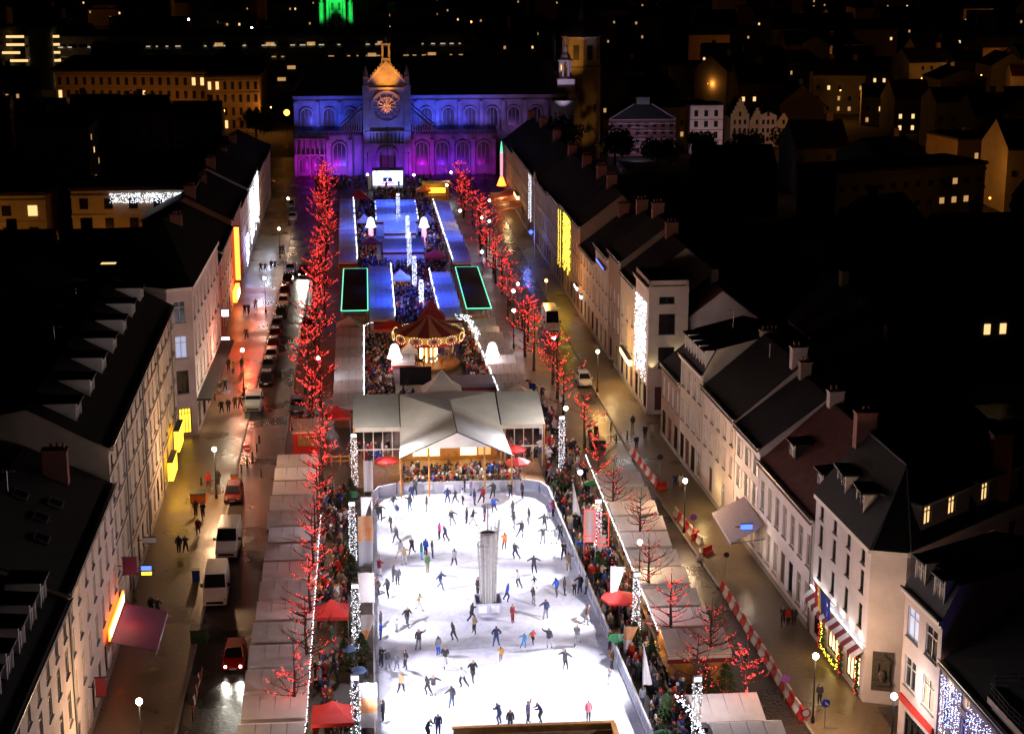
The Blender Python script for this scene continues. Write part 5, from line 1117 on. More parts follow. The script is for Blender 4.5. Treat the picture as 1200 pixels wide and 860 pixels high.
# ------------------------------------------------------------------ the market beyond the tent
def tint(o, i):
    for c in o.children:
        if c.name.startswith(('roof', 'gable')): c.material_slots[0].link = 'OBJECT'; c.material_slots[0].material = M[['canvas', 'canvas_b', 'canvas_c', 'canvas'][(i*7+i//3) % 4]]
mat('canvas_b', (.52, .47, .43), .75, var=.25, scale=.9, bump=.3, bscale=2); mat('canvas_c', (.68, .65, .64), .75, var=.18, scale=1.1, bump=.3, bscale=4)
for k_, o_ in enumerate([o for o in COL.objects if o.name.startswith('market_stall')]): tint(o_, k_)
def row_of(lbf, x0, x1, y0, y1, n, roofm, wallm, side, group, name='market_stall', h=2.5, rise=.6):
    pr = None; L = (y1-y0)/n
    for i in range(n):
        xa = x0[0]+(x0[1]-x0[0])*(i+.5)/n; xb = x1[0]+(x1[1]-x1[0])*(i+.5)/n; W = xb-xa
        if pr is None: pr = stall(name, lbf(i), (xa+xb)/2, y0+L*(i+.5), L-.4, W, h, rise, roofm, wallm, side=side, group=group)
        else:
            o2 = dup(pr, ((xa+xb)/2, y0+L*(i+.5), R.uniform(-.12, .12)*0), label=lbf(i)); o2.scale = (1, 1, R.uniform(.93, 1.06))
            if roofm == 'canvas': tint(o2, i)
row_of(lambda i: '%s canvas roof of the left row beside the carousel' % nth(i), (-4.4, -4.6), (-1.1, -1.1), 186, 224, 7, 'canvas', 'canvas_brown', 1, 'stalls left of the carousel')
row_of(lambda i: '%s canvas roof of the slanting right row beside the carousel' % nth(i), (14.6, 13.4), (18.2, 16.4), 190, 228, 9, 'canvas', 'canvas_brown', -1, 'stalls right of the carousel')
row_of(lambda i: '%s blue lit roof in the left block behind the carousel' % nth(i), (-.1, -.1), (3.2, 3.2), 230, 267, 6, 'canvas', 'canvas', 1, 'blue lit stalls on the left')
row_of(lambda i: '%s blue lit roof in the right block behind the carousel' % nth(i), (9.6, 9.3), (12.6, 12.2), 230, 262, 6, 'canvas', 'canvas', -1, 'blue lit stalls on the right')
row_of(lambda i: '%s roof of the far left market row towards the church' % nth(i), (-4.9, -5.2), (-2.1, -3.1), 272, 336, 11, 'canvas', 'wood', 1, 'far left market stalls')
row_of(lambda i: '%s roof of the far right market row towards the church' % nth(i), (13.4, 12.7), (16.2, 15.1), 270, 332, 11, 'canvas', 'wood', -1, 'far right market stalls')
row_of(lambda i: '%s roof of the middle blue block, left half' % nth(i), (1.3, 1.3), (4.9, 4.9), 309, 331, 5, 'canvas', 'canvas', 1, 'middle blue block, left half', name='market_hall', h=3.)
row_of(lambda i: '%s roof of the middle blue block, right half' % nth(i), (5.3, 5.3), (8.9, 8.9), 309, 331, 5, 'canvas', 'canvas', -1, 'middle blue block, right half', name='market_hall', h=3.)
for i, (x, y, W, L, lb) in enumerate(((5.4, 300, 5.4, 6, 'small blue roof behind the central light mast'), (5.6, 283, 6.6, 8, 'wide bright blue roof in the middle of the market'))):
    stall('market_hall', lb, x, y, L, W, 3., .9, 'canvas', 'canvas', side=1)
# two dark roofed pavilions outlined in green neon
for lb, x0, x1, y0, y1 in (('dark roofed pavilion outlined in green neon, left of the blue roofs', -3.9, -.5, 227, 256), ('dark roofed pavilion outlined in green neon, right of the blue roofs', 13.1, 16.3, 227, 256)):
    o = thing('pavilion', lb, 'pavilion', ((x0+x1)/2, (y0+y1)/2, 0)); a, c = (x1-x0)/2, (y1-y0)/2
    MB().box(-a, -c, 4.2, a, c, 4.5).build('roof', 'roof_dark', o)
    for sx_ in (-1, 1):
        for sy_ in (-1, -.33, .33, 1): MB().box(sx_*a-.1 if sx_ < 0 else a-.1, sy_*c-.1, 0, sx_*a+.1 if sx_ < 0 else a+.1, sy_*c+.1, 4.2).build('post', 'wood', o)
    q = MB(); P = [(-a-.1, -c-.1), (a+.1, -c-.1), (a+.1, c+.1), (-a-.1, c+.1)]
    for i in range(4): q.tube((*P[i], 4.45), (*P[(i+1) % 4], 4.45), .07, n=4)
    q.build('neon_tube', 'neon_green', o)
    q = MB(); q.box(-a+.3, -c-.05, 1, a-.3, -c+.1, 3.6); q.build('front', 'wood', o); lamp('POINT', ((x0+x1)/2, y0-1.5, 2.6), 50, (1, .7, .4), .15)
for P, lb in (([(-1.0, 186, 3), (-1.0, 224, 3), (.4, 225.5, 3.2)], 'white light string along the roofs left of the carousel'), ([(14.5, 190, 3), (13.4, 222, 3), (13.1, 228, 3.2)], 'white light string along the slanting roofs right of the carousel'),
              ([(3.3, 230, 3), (3.3, 268, 3)], 'white light string on the left blue block'), ([(9.5, 230, 3), (9.2, 263, 3)], 'white light string on the right blue block'), ([(-2.0, 272, 3), (-3.0, 338, 3)], 'white light string on the far left market row'),
              ([(13.3, 270, 3), (12.6, 333, 3)], 'white light string on the far right market row'), ([(1.3, 308, 3.3), (1.3, 331, 3.3)], 'white light string at the left edge of the long blue roof'), ([(8.95, 308, 3.3), (8.95, 331, 3.3)], 'white light string at the right edge of the long blue roof')):
    string('light_string', lb, P, step=.34, r=.07, jit=.07)
string('light_garland', 'thick white garland right above the crowd beside the carousel', [(11.8, 228, 3.2), (13.2, 224, 3.6), (13.9, 216, 3)], step=.1, r=.055, jit=.4)
for i, (px, py, h) in enumerate(((467, 275, 7.2), (478, 292, 5.5), (480, 322, 6.6), (486, 345, 5.6), (494, 367, 4.6))):
    x, y = G(px, py); light_column(x, y, h, '%s of the white light columns in the middle aisle of the market' % ['farthest', 'second farthest', 'middle', 'second nearest', 'nearest'][i], True, n=420, name='light_column')
for x, y, z, e, c in ((5.4, 306, 8.4, 2600, (.22, .32, 1.)), (5.6, 292, 7.5, 2200, (.25, .35, 1.)), (6.4, 273, 7.4, 2000, (.2, .26, 1.)), (6.9, 255, 7.2, 2200, (.14, .22, 1.)), (4.2, 240, 6.8, 900, (.12, .2, 1.)), (5, 326, 8, 1800, (.2, .26, 1.)), (9.6, 240, 7, 700, (.12, .2, 1.)), (-4, 300, 7.5, 500, (.25, .3, 1.)), (15, 292, 7.5, 700, (.2, .25, 1.)), (14.5, 315, 7.5, 500, (.3, .3, 1.))): lamp('SPOT', (x, y, z), e*2.2, (c[0]*.25, c[1]*.42, 1), .2, (x, y, 0), 155, .5)
for x, y in ((-1.4, 196), (-1.4, 210), (2.2, 205), (14.2, 200), (13.6, 214), (12.8, 222), (4, 243), (4.3, 258), (8.9, 243), (8.7, 256), (-1.2, 282), (-1.6, 300), (-2, 320), (12.7, 280), (12.4, 298), (12, 318), (1, 290), (10, 290), (0, 312), (10.2, 314)):
    lamp('POINT', (x, y, 2.6), 110, (1, .6, .3), .15)
lamp('POINT', (3, 199, 6.5), 520, (1, .62, .6), .3); lamp('POINT', (13.4, 203, 6.5), 520, (1, .66, .6), .3)
# giant table lamps
for px, py, lb in ((463, 447, 'giant white table lamp on a pink post, left front of the carousel'), (577, 445, 'giant white table lamp on a pink post, right front of the carousel'), (435, 286, 'giant white table lamp in the far market, left'), (497, 286, 'giant white table lamp in the far market, right')):
    x, y = G(px, py); o = thing('giant_lamp', lb, 'lamp', (x, y, 0)); MB().lathe([(.42, 0), (.42, 3.0), (.3, 3.05)], n=12).build('post', 'glow_post', o)
    MB().lathe([(1.0, 0), (.95, .1), (.75, .5), (.6, 1.2), (.4, 1.65), (.1, 1.8)], (0, 0, 3.06), 14).build('lamp_shade', 'glow_shade', o, smooth=True); lamp('POINT', (x, y-1.6, 3.4), 130, (1, .9, .95), .3)
# carousel
cx, cy = 7.3, 214.
ca = thing('carousel', 'brightly lit carousel with striped brown and red canopy and painted shields', 'carousel', (cx, cy, 0))
ca.scale = (.92, .92, .92)
MB().lathe([(4.5, 0), (4.5, .35), (4.4, .4)], n=24).build('platform', 'wood_orange', ca)
q = MB(); n = 16
for k in range(n):
    q.cur = k % 2; a, e = 2*pi*k/n, 2*pi*(k+1)/n
    for (r0, z0), (r1, z1) in (((4.7, 4.9), (3.2, 5.5)), ((3.2, 5.5), (1.5, 6.3)), ((1.5, 6.3), (.15, 7.2))): q.quad((cx*0+r0*math.cos(a), r0*math.sin(a), z0), (r0*math.cos(e), r0*math.sin(e), z0), (r1*math.cos(e), r1*math.sin(e), z1), (r1*math.cos(a), r1*math.sin(a), z1))
q.build('canopy', ['canvas_brown', 'c_darkwine'], ca)
q = MB(); q.lathe([(4.75, 3.55), (4.85, 3.6), (4.85, 3.95), (4.78, 4.0)], n=32); q.build('skirt', 'red_paint', ca); q = MB(); q.lathe([(4.6, 4.01), (4.8, 4.02), (4.7, 4.88), (4.6, 4.89)], n=16); q.build('rounding_board', 'gold', ca)
for k in range(12):
    a = 2*pi*(k+.25)/12; s_ = MB(); n = 10
    s_.quad(*[(.9*math.cos(2*pi*i/n), 0, .5*math.sin(2*pi*i/n)) for i in range(n)][::-1]); s_.cur = 1; s_.quad(*[(.42*math.cos(2*pi*i/n), -.03, .3*math.sin(2*pi*i/n)) for i in range(n)][::-1]); s_.cur = 2
    for i in range(14): t = 2*pi*i/14; s_.octa(.98*math.cos(t), -.06, .58*math.sin(t), .07)
    s_.build('shield', ['c_tan', 'mirror' if 'mirror' in M else 'c_maroon', 'shop_lit'], ca, (4.9*math.cos(a), 4.9*math.sin(a), 4.42), a+pi/2)
    q = MB(); q.tube((0, 0, .4), (0, 0, 3.6), .05, n=5); q.build('pole', 'gold', ca, (3.6*math.cos(a), 3.6*math.sin(a), 0))
MB().lathe([(1.1, .4), (1.0, 2), (1.1, 3.6), (1.6, 4.8)], n=12).build('centre_drum', 'neon_white' if 0 else 'gold', ca)
q = MB()
for k in range(10): a = 2*pi*k/10; q.tube((1.15*math.cos(a), 1.15*math.sin(a), .6), (1.15*math.cos(a), 1.15*math.sin(a), 3.5), .06, n=4)
q.build('light_tube', 'neon_white', ca)
def horse():
    h = MB(); h.lathe([(.05, -.55), (.22, -.45), (.26, 0), (.22, .4), (.05, .5)], n=8); h.v = [(z, y, x+1.3) for x, y, z in h.v]
    h.tube((.4, 0, 1.4), (.72, 0, 1.95), .15, .1); h.tube((.68, 0, 1.95), (.98, 0, 1.78), .11, .07)
    for x, y, dx in ((.35, .12, .25), (.35, -.12, .3), (-.4, .12, -.25), (-.4, -.12, -.2)): h.tube((x, y, 1.25), (x+dx, y, .95), .09, .06); h.tube((x+dx, y, .95), (x+dx*.6, y, .6), .06, .04)
    h.tube((-.5, 0, 1.4), (-.8, 0, 1.05), .08, .03); return h
hm = [horse().mesh('horse', m) for m in ('c_white', 'c_tan', 'c_brown')]
for k in range(12):
    a = 2*pi*(k+.25)/12; o = link('horse', hm[k % 3], ca, (3.6*math.cos(a), 3.6*math.sin(a), .2+.25*(k % 2)), a+pi/2)
for x, y, z, e in ((0, 0, 4.3, 0),): pass
for k in range(6): a = 2*pi*k/6; lamp('POINT', (cx+2.6*math.cos(a), cy+2.6*math.sin(a), 3.3), 75, (1, .6, .25), .12)
for k in range(8): a = 2*pi*k/8+.2; lamp('POINT', (cx+5.9*math.cos(a), cy+5.9*math.sin(a), 4.4), 26, (1, .7, .36), .1)
tent('gazebo', 'dark red tent rising behind the carousel canopy', 8.2, 226, 3.6, 3.6, 2.6, 'c_maroon')
tent('gazebo', 'small white peaked tent in the blue lit crowd', 4.6, 258, 3.2, 2.6, 1.3, 'canvas'); tent('gazebo', 'small white peaked tent left of the long blue roofs', -.9, 311, 2.6, 2.6, 1.2, 'canvas'); tent('gazebo', 'lavender peaked tent right of the long blue roofs', 10.7, 311, 2.6, 2.6, 1.2, 'canvas_mauve')
tent('gazebo', 'bright red awning tent left of the carousel', 2.6, 222.5, 4.5, 3.2, .9, 'canvas_red', d=3); tent('gazebo', 'domed red tent near the far left stalls', -1.7, 338, 3.4, 2.9, 1.5, 'canvas_red'); tent('gazebo', 'dark red tent under the far left table lamp', 0.4, 289, 3.2, 2.7, .9, 'c_maroon'); tent('gazebo', 'bright red sloping tent by the right blue block', 10.7, 275, 3.4, 2.8, 1, 'canvas_red'); tent('gazebo', 'red roofed drinks tent above the left corner of the marquee', -4.0, 181.5, 3, 3, .9, 'canvas_red')
tent('gazebo', 'pale peaked tent at the near end of the slanting right row', 16.6, 188, 3.6, 3, 1.2, 'canvas_tan'); tent('gazebo', 'tan peaked tent at the far end of the left carousel row', -3.0, 227.2-2, 3.4, 2.9, 1.2, 'canvas_tan')
for lb, x, y, w_, L, m in (('flat grey canopy over tables between the carousel and the marquee', 12.0, 196, 5, 3.4, 'canvas_mauve'), ('pink and white striped booth before the carousel', 3.9, 207, 2.6, 3.2, 'canvas')):
    stall('booth', lb, x, y, L, w_, 2.6, .5, m, 'canvas_mauve', side=-1)
tent('gazebo', 'white fan topped ticket booth before the carousel', 4.7, 209.5, 2.2, 3.0, 1.2, 'canvas')
o = thing('video_screen', 'large black back of a video screen on legs before the carousel', 'screen', (5.2, 199, 0)); MB().box(-1.9, -.15, 1.4, 1.9, .15, 3.6).build('screen_back', 'car_black', o)
for s_ in (-1, 1): MB().box(s_*1.5-.08, -.1, 0, s_*1.5+.08, .1, 1.39).build('leg', 'metal_dark', o)
# stage in front of the church
st = thing('stage', 'small glowing white stage with patterned screen before the church portal', 'stage', (4.2, 364, 0))
q = MB(); q.box(-3.2, -1, 0, 3.2, 3, .8); q.build('deck', 'metal_dark', st); q = MB(); q.box(-3.2, 2.6, .81, 3.2, 2.8, 4.4); q.build('screen', 'screen_glow', st)
q = MB(); q.box(-3.4, -1, 4.41, 3.4, 3, 4.6); q.build('canopy', 'metal_dark', st)
for s_ in (-1, 1): MB().tube((s_*3.3, -.9, .8), (s_*3.3, -.9, 4.4), .09).build('post', 'steel', st)
q = MB(); RR = random.Random(5)
for k in range(60): q.octa(RR.uniform(-3, 3), -.6, RR.uniform(3.5, 4.3), .1)
for k in range(40): q.octa(RR.uniform(-3, 3), 2.5, RR.uniform(1, 4.2), .12)
q.build('stage_lights', 'bulb_white', st); q = MB(); q.box(-1, 2.5, 1.6, 1, 2.58, 2.5); q.build('poster', 'blue_paint', st); q = MB(); q.box(-1.5, 2.45, 1.1, 1.5, 2.52, 1.5); q.build('sign', 'neon_pink', st); lamp('POINT', (4.2, 362, 3.6), 260, (.85, .9, 1), .2)
MB().box(-4.3, 1, 0, -3.5, 2, 3.4).build('speaker_tower', 'canvas_tan', st)
oh = thing('food_hut', 'yellow orange lit food hut at the far right of the market', 'hut', (14.0, 352, 0)); MB().box(-2.6, -2, 0, 2.6, 2, 3.2).build('wall', 'wood_orange', oh); MB().box(-2.9, -2.3, 3.21, 2.9, 2.3, 3.5).build('roof', 'shop_yellow' if 0 else 'c_ochre', oh); MB().box(-1.6, -2.12, 1.6, 1.8, -2.01, 2.6).build('sign', 'shop_yellow', oh); q = MB(); q.box(-2.4, -2.3, .95, 2.4, -2.01, 1.05); q.build('counter', 'trim_white', oh); lamp('POINT', (13.5, 347.5, 3), 220, (1, .6, .15), .2)
tent('gazebo', 'bright orange tent beside the yellow food hut', 11.3, 349, 3, 2.4, 1.2, 'orange_cloth')
# red hut beside the left tree row
rh = thing('red_hut', 'small bright red wooden hut with plants on its roof, left of the marquee', 'hut', (-6.9, 178.5, 0)); MB().box(-1.7, -2, 0, 1.7, 2, 2.7).build('wall', 'red_paint', rh)
q = MB(); gable_roof(q, [(-1.8, -2.1), (1.8, -2.1), (1.8, 2.1), (-1.8, 2.1)], 2.72, .7); q.build('roof', 'canvas_tan', rh); garland('garland', [(-1.8, -2.2, 2.8), (-1.8, 2, 2.9), (1.8, 2, 3.2), (1.8, -2.2, 2.8)], 'fir', 'bulb_red', rh, (0, 0, 0), 60)
MB().box(-1.2, -2.1, .9, 1.2, -2.01, 2.1).build('hatch', 'wood', rh); lamp('POINT', (-7, 174.8, 2.8), 60, (1, .3, .15), .1)
bt2 = thing('fence', 'yellow wooden railing between red tent and marquee', 'fence', (-4.0, 172, 0))
q = MB()
for z in (.5, 1.0): q.box(-1.5, -.05, z, 1.5, .05, z+.15)
for k in range(4): q.box(-1.5+k*.95, -.08, 0, -1.35+k*.95, .08, 1.3)
q.build('rail', 'wood_orange', bt2)

# ------------------------------------------------------------------ trees strung with red lights
def tree_meshes(seed, H=7.6, dense=1., nb=420, spread=2.4):
    q = random.Random(seed); tr = MB(); br = MB(); bu = MB(); segs = []
    tr.tube((0, 0, 0), (.05, 0, 2.2), .19, .15, 7); tr.tube((.05, 0, 2.2), (0, .08, H*.62), .15, .08, 7); tr.tube((0, .08, H*.62), (0, 0, H), .08, .02, 6); segs += [((0, .08, H*.5), (0, 0, H))]*2
    for k in range(int(15*dense)):
        z = q.uniform(2.3, H*.86); a = q.uniform(0, 2*pi); ln = spread*(1-(z-2.3)/(H*1.05-2.3))*q.uniform(.75, 1.15)+.35
        p = Vector((0, 0, z)); d = Vector((math.cos(a), math.sin(a), q.uniform(.15, .55))).normalized(); r0 = .06
        for s in range(3):
            e = p+d*ln/3; br.tube(p, e, r0, r0*.65, 4, False); segs.append((tuple(p), tuple(e)))
            for t in range(2):
                a2 = q.uniform(-1, 1); dd = (Matrix.Rotation(a2, 3, 'Z') @ d+Vector((0, 0, q.uniform(.1, .6)))).normalized(); f = p.lerp(e, q.random()); g = f+dd*ln*q.uniform(.2, .4)
                br.tube(f, g, .025, .008, 3, False); segs.append((tuple(f), tuple(g)))
            p = e; r0 *= .65; d = (d+Vector((q.uniform(-.2, .2), q.uniform(-.2, .2), q.uniform(.0, .3)))).normalized()
    hot = [q.random() < .24 for _ in segs]
    for k in range(nb):
        i = q.randrange(len(segs)); 
        if not hot[i] and q.random() < .62: i = q.choice([j for j in range(len(segs)) if hot[j]] or [0])
        a, b_ = Vector(segs[i][0]), Vector(segs[i][1]); p = a.lerp(b_, q.random()); bu.cur = 1 if hot[i] and q.random() < .5 else 0
        bu.octa(p.x+q.uniform(-.07, .07), p.y+q.uniform(-.07, .07), p.z+q.uniform(-.07, .07), .031 if nb != 270 else .04)
    return tr, br, bu
TV = []
for k in range(5):
    tr, br, bu = tree_meshes(10+k, dense=1.25, nb=270, spread=2.9); TV.append((tr.mesh('trunk', 'bark'), br.mesh('crown', 'bark'), bu.mesh('fairy_lights', ['bulb_red', 'bulb_red_hot'])))
TN = []
for k in range(4):
    tr, br, bu = tree_meshes(40+k, H=7.4, dense=1.3, nb=430, spread=2.3); TN.append((tr.mesh('trunk', 'bark'), br.mesh('crown', 'bark'), bu.mesh('fairy_lights', ['bulb_red', 'bulb_red_hot'])))
TB = []
for k in range(3):
    tr, br, bu = tree_meshes(70+k, H=7.0, dense=1.6, nb=170, spread=2.5); TB.append((tr.mesh('trunk', 'bark'), br.mesh('crown', 'bark'), bu.mesh('fairy_lights', ['bulb_red', 'bulb_red_hot'])))
def tree(x, y, V, s, label, group, glow=0):
    o = thing('bare_tree', label, 'tree', (x, y, 0), R.uniform(0, 6.28), group); o.scale = (s, s, s)
    for n_, me in zip(('trunk', 'crown', 'fairy_lights'), V): link(n_, me, o)
    if glow: lamp('POINT', (x, y, 4.6*s), glow, (1, .08, .05), 1.2)
yl = [111, 118.5, 127, 136, 143, 150, 157, 165, 172]; 
for i, y in enumerate(yl):
    V = TN[0] if i == 0 else (TB[i % 3] if i in (1, 4) else TN[i % 4])
    st_ = 'leafless tree thick with red lights' if i == 0 else ('bare tree with few red lights' if V in TB else 'bare tree with red lights')
    tree(-5.3-(.0 if i else .6), y, V, 1.0 if i else .93, '%s, %s in the left row beside the rink' % (st_, nth(i)), 'trees beside the left stalls', 90 if V not in TB else 25)
y = 180.; i = 0
while y < 362:
    tree(-6.6-(y-180)*.012+R.uniform(-1.3, .8), y, TV[i % 5], R.uniform(.95, 1.15), 'red lit tree, %s in the dense left avenue past the marquee' % nth(i), 'red lit trees of the left avenue', 70 if i % 2 == 0 else 0); y += 7.2+R.uniform(-.8, .8); i += 1
for i, (x, y, V, lb, g) in enumerate([(25.7, 108.8, TN[1], 'small tree ablaze with red lights at the bottom right', 110), (22.6, 110.5, TB[0], 'bare unlit tree rising between the lower right stalls', 0), (24.9, 117, TB[1], 'bare tree in front of the orange fronted stall', 0), (22.7, 122.0, TN[2], 'slim tree with red lights above the orange fronted stall', 60), (22.4, 131, TB[2], 'bare tree over the right stalls beside the tall lamp', 0),
                                   (23.6, 142.5, TB[0], 'bare tree with scattered red bulbs in the middle of the right stalls', 30), (22.3, 150.5, TB[1], 'bare tree next to the right crowd, under a few red bulbs', 20), (22.2, 161.0, TN[3], 'tree with bright red lights at the far end of the right stalls', 110), (22.8, 176, TN[0], 'tree with long red strings beside the marquee, right', 110), (21.6, 186, TN[1], 'red lit tree behind the marquee on the right', 110)]):
    tree(x, y, V, .95, lb, 'trees among the right stalls' if y < 170 else None, g)
y = 196.; i = 0
while y < 362:
    t = (y-196)/160; tree(21.4-2.6*t+R.uniform(-1.1, 1.1), y, TV[(i+2) % 5], R.uniform(.9, 1.1), 'red lit tree, %s in the dense right avenue past the marquee' % nth(i), 'red lit trees of the right avenue', 70 if i % 2 == 0 else 0); y += 7.6+R.uniform(-.8, .8); i += 1
# potted firs around the rink, dark evergreens and trees beyond
def fir_mesh(seed, H, r):
    q = random.Random(seed); f = MB()
    for k in range(int(380*H/2)):
        z = q.random()**.8*H; rr_ = r*(1-z/H)**.8*q.uniform(.5, 1.1); a = q.uniform(0, 6.28); c = Vector((rr_*math.cos(a), rr_*math.sin(a), z+.3)); s = H*.06*q.uniform(.6, 1.3)
        d = Vector((math.cos(a), math.sin(a), -.3))*s*1.6; u = Vector((-math.sin(a), math.cos(a), .2))*s*.6; f.quad(c-d*.3-u, c+d, c-d*.3+u)
    return f
fm = [fir_mesh(k, 2.3, .95).mesh('foliage', 'fir') for k in range(3)]; pm_ = MB().lathe([(.3, 0), (.4, .45), (.36, .46)], n=8).mesh('pot', 'wood'); tm = MB().tube((0, 0, .3), (0, 0, 1.9), .05, .02).mesh('trunk', 'bark')
firs = [(-2.4, 160), (-2.6, 156), (-2.4, 146), (-2.7, 141), (-2.2, 139), (-2.6, 127), (-1.3, 122), (-2.6, 121), (-2.3, 109), (18.5, 160), (19.3, 156.5), (19.2, 138), (20.3, 133.5), (20.6, 129.5), (19.9, 122.5), (20.7, 119), (23.9, 114.5), (25.4, 114.2), (20.2, 109.5)]
for i, (x, y) in enumerate(firs):
    o = thing('potted_fir', '%s potted fir on the %s edge of the rink' % (nth(i if i < 9 else i-9), 'left' if i < 9 else 'right'), 'fir tree', (x, y, 0), i, 'potted firs around the rink'); link('foliage', fm[i % 3], o); link('pot', pm_, o); link('trunk', tm, o)
def broad(x, y, H, r, label, seed, m='fir'):
    q = random.Random(seed); o = thing('leafy_tree', label, 'tree', (x, y, 0)); t = MB(); t.tube((0, 0, 0), (0, 0, H*.5), .35, .2)
    for k in range(6): a = k+q.random(); t.tube((0, 0, H*(.3+.03*k)), (r*.6*math.cos(a), r*.6*math.sin(a), H*.65), .15, .05, 5)
    t.build('trunk', 'bark', o); f = MB()
    cl = [(q.uniform(-r, r)*.7, q.uniform(-r, r)*.7, H*q.uniform(.45, .85), r*q.uniform(.3, .5)) for _ in range(14)]
    for k in range(1500):
        cx_, cy_, cz, cr = q.choice(cl); v = Vector((q.gauss(0, 1), q.gauss(0, 1), q.gauss(0, .8))).normalized()*cr*q.uniform(.6, 1.1); c = Vector((cx_, cy_, cz))+v; s = .32; u = Vector((q.uniform(-1, 1), q.uniform(-1, 1), q.uniform(-1, 1))).normalized()*s; w2 = u.cross(v).normalized()*s
        f.quad(c-u, c+w2, c+u, c-w2)
    f.build('crown', m, o)
for i, (x, y, H, r, lb) in enumerate([(58, 398, 9, 5, 'dark round tree before the pedimented building'), (68, 396, 6.5, 4.5, 'dark tree right of the round one, in front of the striped facade'), (79, 400, 7, 5, 'dark tree under the whitewashed facade'), (90, 402, 7, 4.5, 'dark tree below the step gabled house'), (101, 405, 7, 4.5, 'dark bush like tree at the end of the distant tree row'), (-58, 455, 14, 5, 'tall dark tree before the long brown building'), (-29, 452, 9, 5, 'dark tree beside the sodium lamp left of the church'), (36, 376, 9, 4.5, 'dark tree before the right end of the church'), (43, 381, 15, 5, 'tall dark tree covering the last church bay')]): broad(x, y, H, r, lb, i)
# ------------------------------------------------------------------ street lamps
lp_pole = MB().lathe([(.16, 0), (.14, .5), (.07, .7), (.05, 4.85), (.12, 4.9), (.14, 5.0)], n=8).mesh('pole', 'metal_dark')
def globe_mesh(m, r=.23): 
    g = MB(); g.lathe([(.02, -r)]+[(r*math.sin(a), -r*math.cos(a)) for a in (.5, 1., 1.57, 2.1, 2.6)]+[(.02, r)], n=12); me = g.mesh('lamp_globe', m); me.polygons.foreach_set('use_smooth', [True]*len(me.polygons)); return me
GM = {k: globe_mesh(k) for k in ('globe', 'globe_white', 'globe_sodium')}
def street_lamp(px, py, kind, e, col, label, z=5.25, xy=None, s=1., off=0):
    x, y = xy or G(px, py, z); o = thing('street_lamp', label, 'street lamp', (x, y, 0), 0, 'street lamps'); k = z/5.25; o.scale = (1, 1, k)
    link('pole', lp_pole, o); g = link('lamp_globe', GM[kind], o, (0, 0, 5.22)); g.scale = (s, s, s/k)
    lamp('POINT', (x, y-.3-off, z+.05), e*1.5, col, .25)
WA, WH, SO = (1, .62, .36), (.86, .9, 1.), (1, .36, .05)
for a in [(163, 821, 'globe', 1400, (1, .58, .3), 'lit globe lamp at the bottom left, nearest the neon sign'), (251, 526, 'globe', 2300, (1, .56, .28), 'lit globe lamp on the left pavement behind the white vans'), (284, 410, 'globe', 900, (1, .22, .12), 'lit globe lamp on the red lit left pavement'),
          (310, 326, 'globe', 350, WA, 'lit globe lamp on the left pavement where it turns purple'), (327, 268, 'globe', 350, WA, 'lit globe lamp below the white light curtains, left'), (337.6, 232.7, 'globe', 300, WA, 'last lit globe lamp on the left before the church'),
          (373, 419.5, 'globe_white', 350, WH, 'white globe lamp inside the left red trees'), (803, 563, 'globe', 1300, WA, 'lit globe lamp on the right pavement beside the mauve awning'), (956, 768, 'globe', 1400, (1, .6, .32), 'lit globe lamp in front of the white corner building'),
          (750, 635, 'globe', 700, WA, 'lit globe lamp standing between the right stalls'), (663, 478, 'globe', 600, WA, 'lit globe lamp right of the marquee roof'), (680, 553, 'globe_white', 350, (1, .85, .7), 'white globe lamp near the right light column at the tent'),
          (528.5, 201.8, 'globe_white', 250, WH, 'white lamp inside the farthest tree of the right avenue'), (523.5, 217, 'globe', 200, WA, 'lamp beside the yellow food hut'), (573.5, 235, 'globe', 250, WA, 'lamp under the orange restaurant awnings'), (539, 247, 'globe', 220, WA, 'small warm lamp in the right avenue, fourth tree from the church'),
          (564.5, 255, 'globe_white', 250, WH, 'left one of two white lamps side by side in the right avenue'), (573.5, 259, 'globe_white', 250, WH, 'right one of two white lamps side by side in the right avenue'), (564.8, 295, 'globe', 250, WA, 'warm lamp at the back of the right green neon pavilion'),
          (640, 328.7, 'globe_sodium', 1100, SO, 'orange sodium lamp in the right street'), (606.8, 332.7, 'globe_white', 300, (1, .8, .85), 'upper of two pinkish lamps among the right red trees'), (601.6, 341, 'globe_white', 250, (1, .8, .85), 'lower of two pinkish lamps among the right red trees'),
          (602, 363.6, 'globe', 300, WA, 'warm lamp behind the slanting stall row'), (649, 395.5, 'globe_white', 350, WH, 'white lamp beside the parked lorry'), (700.5, 411.7, 'globe', 1300, (1, .5, .14), 'lit globe lamp in the golden right street beyond the crossing'),
          (430.7, 204.7, 'globe_white', 150, WH, 'small white lamp left of the stage'), (485, 205, 'globe_white', 150, WH, 'small white lamp right of the stage'), (1048, 815, 'globe_white', 420, (1, .9, .8), 'big white globe lamp on the corner below the stone relief')]:
    street_lamp(*a[:6])
street_lamp(336, 132, 'globe_sodium', 5200, SO, 'glaring orange sodium lamp left of the church', z=9, s=3.4)
for i, (px, py, kd) in enumerate(((82.6, 35.4, 'globe_white'), (289, 26, 'globe_white'), (295, 33, 'globe_white'), (316, 34, 'globe_white'), (221, 23, 'globe_white'), (456, 34, 'globe_white'), (522, 37, 'globe_white'), (606, 45, 'globe_white'), (552, 26, 'globe_sodium'), (766, 18, 'globe_sodium'), (740, 30, 'globe_sodium'), (931, 53, 'globe_white'), (851, 176, 'globe_white'))):
    street_lamp(px, py, kd, 900, SO if 'sod' in kd else WH, '%s of the tiny lamps shining in the distant city, counted from the left' % nth(i).replace('nearest', 'first'), z=10, s=2.2)
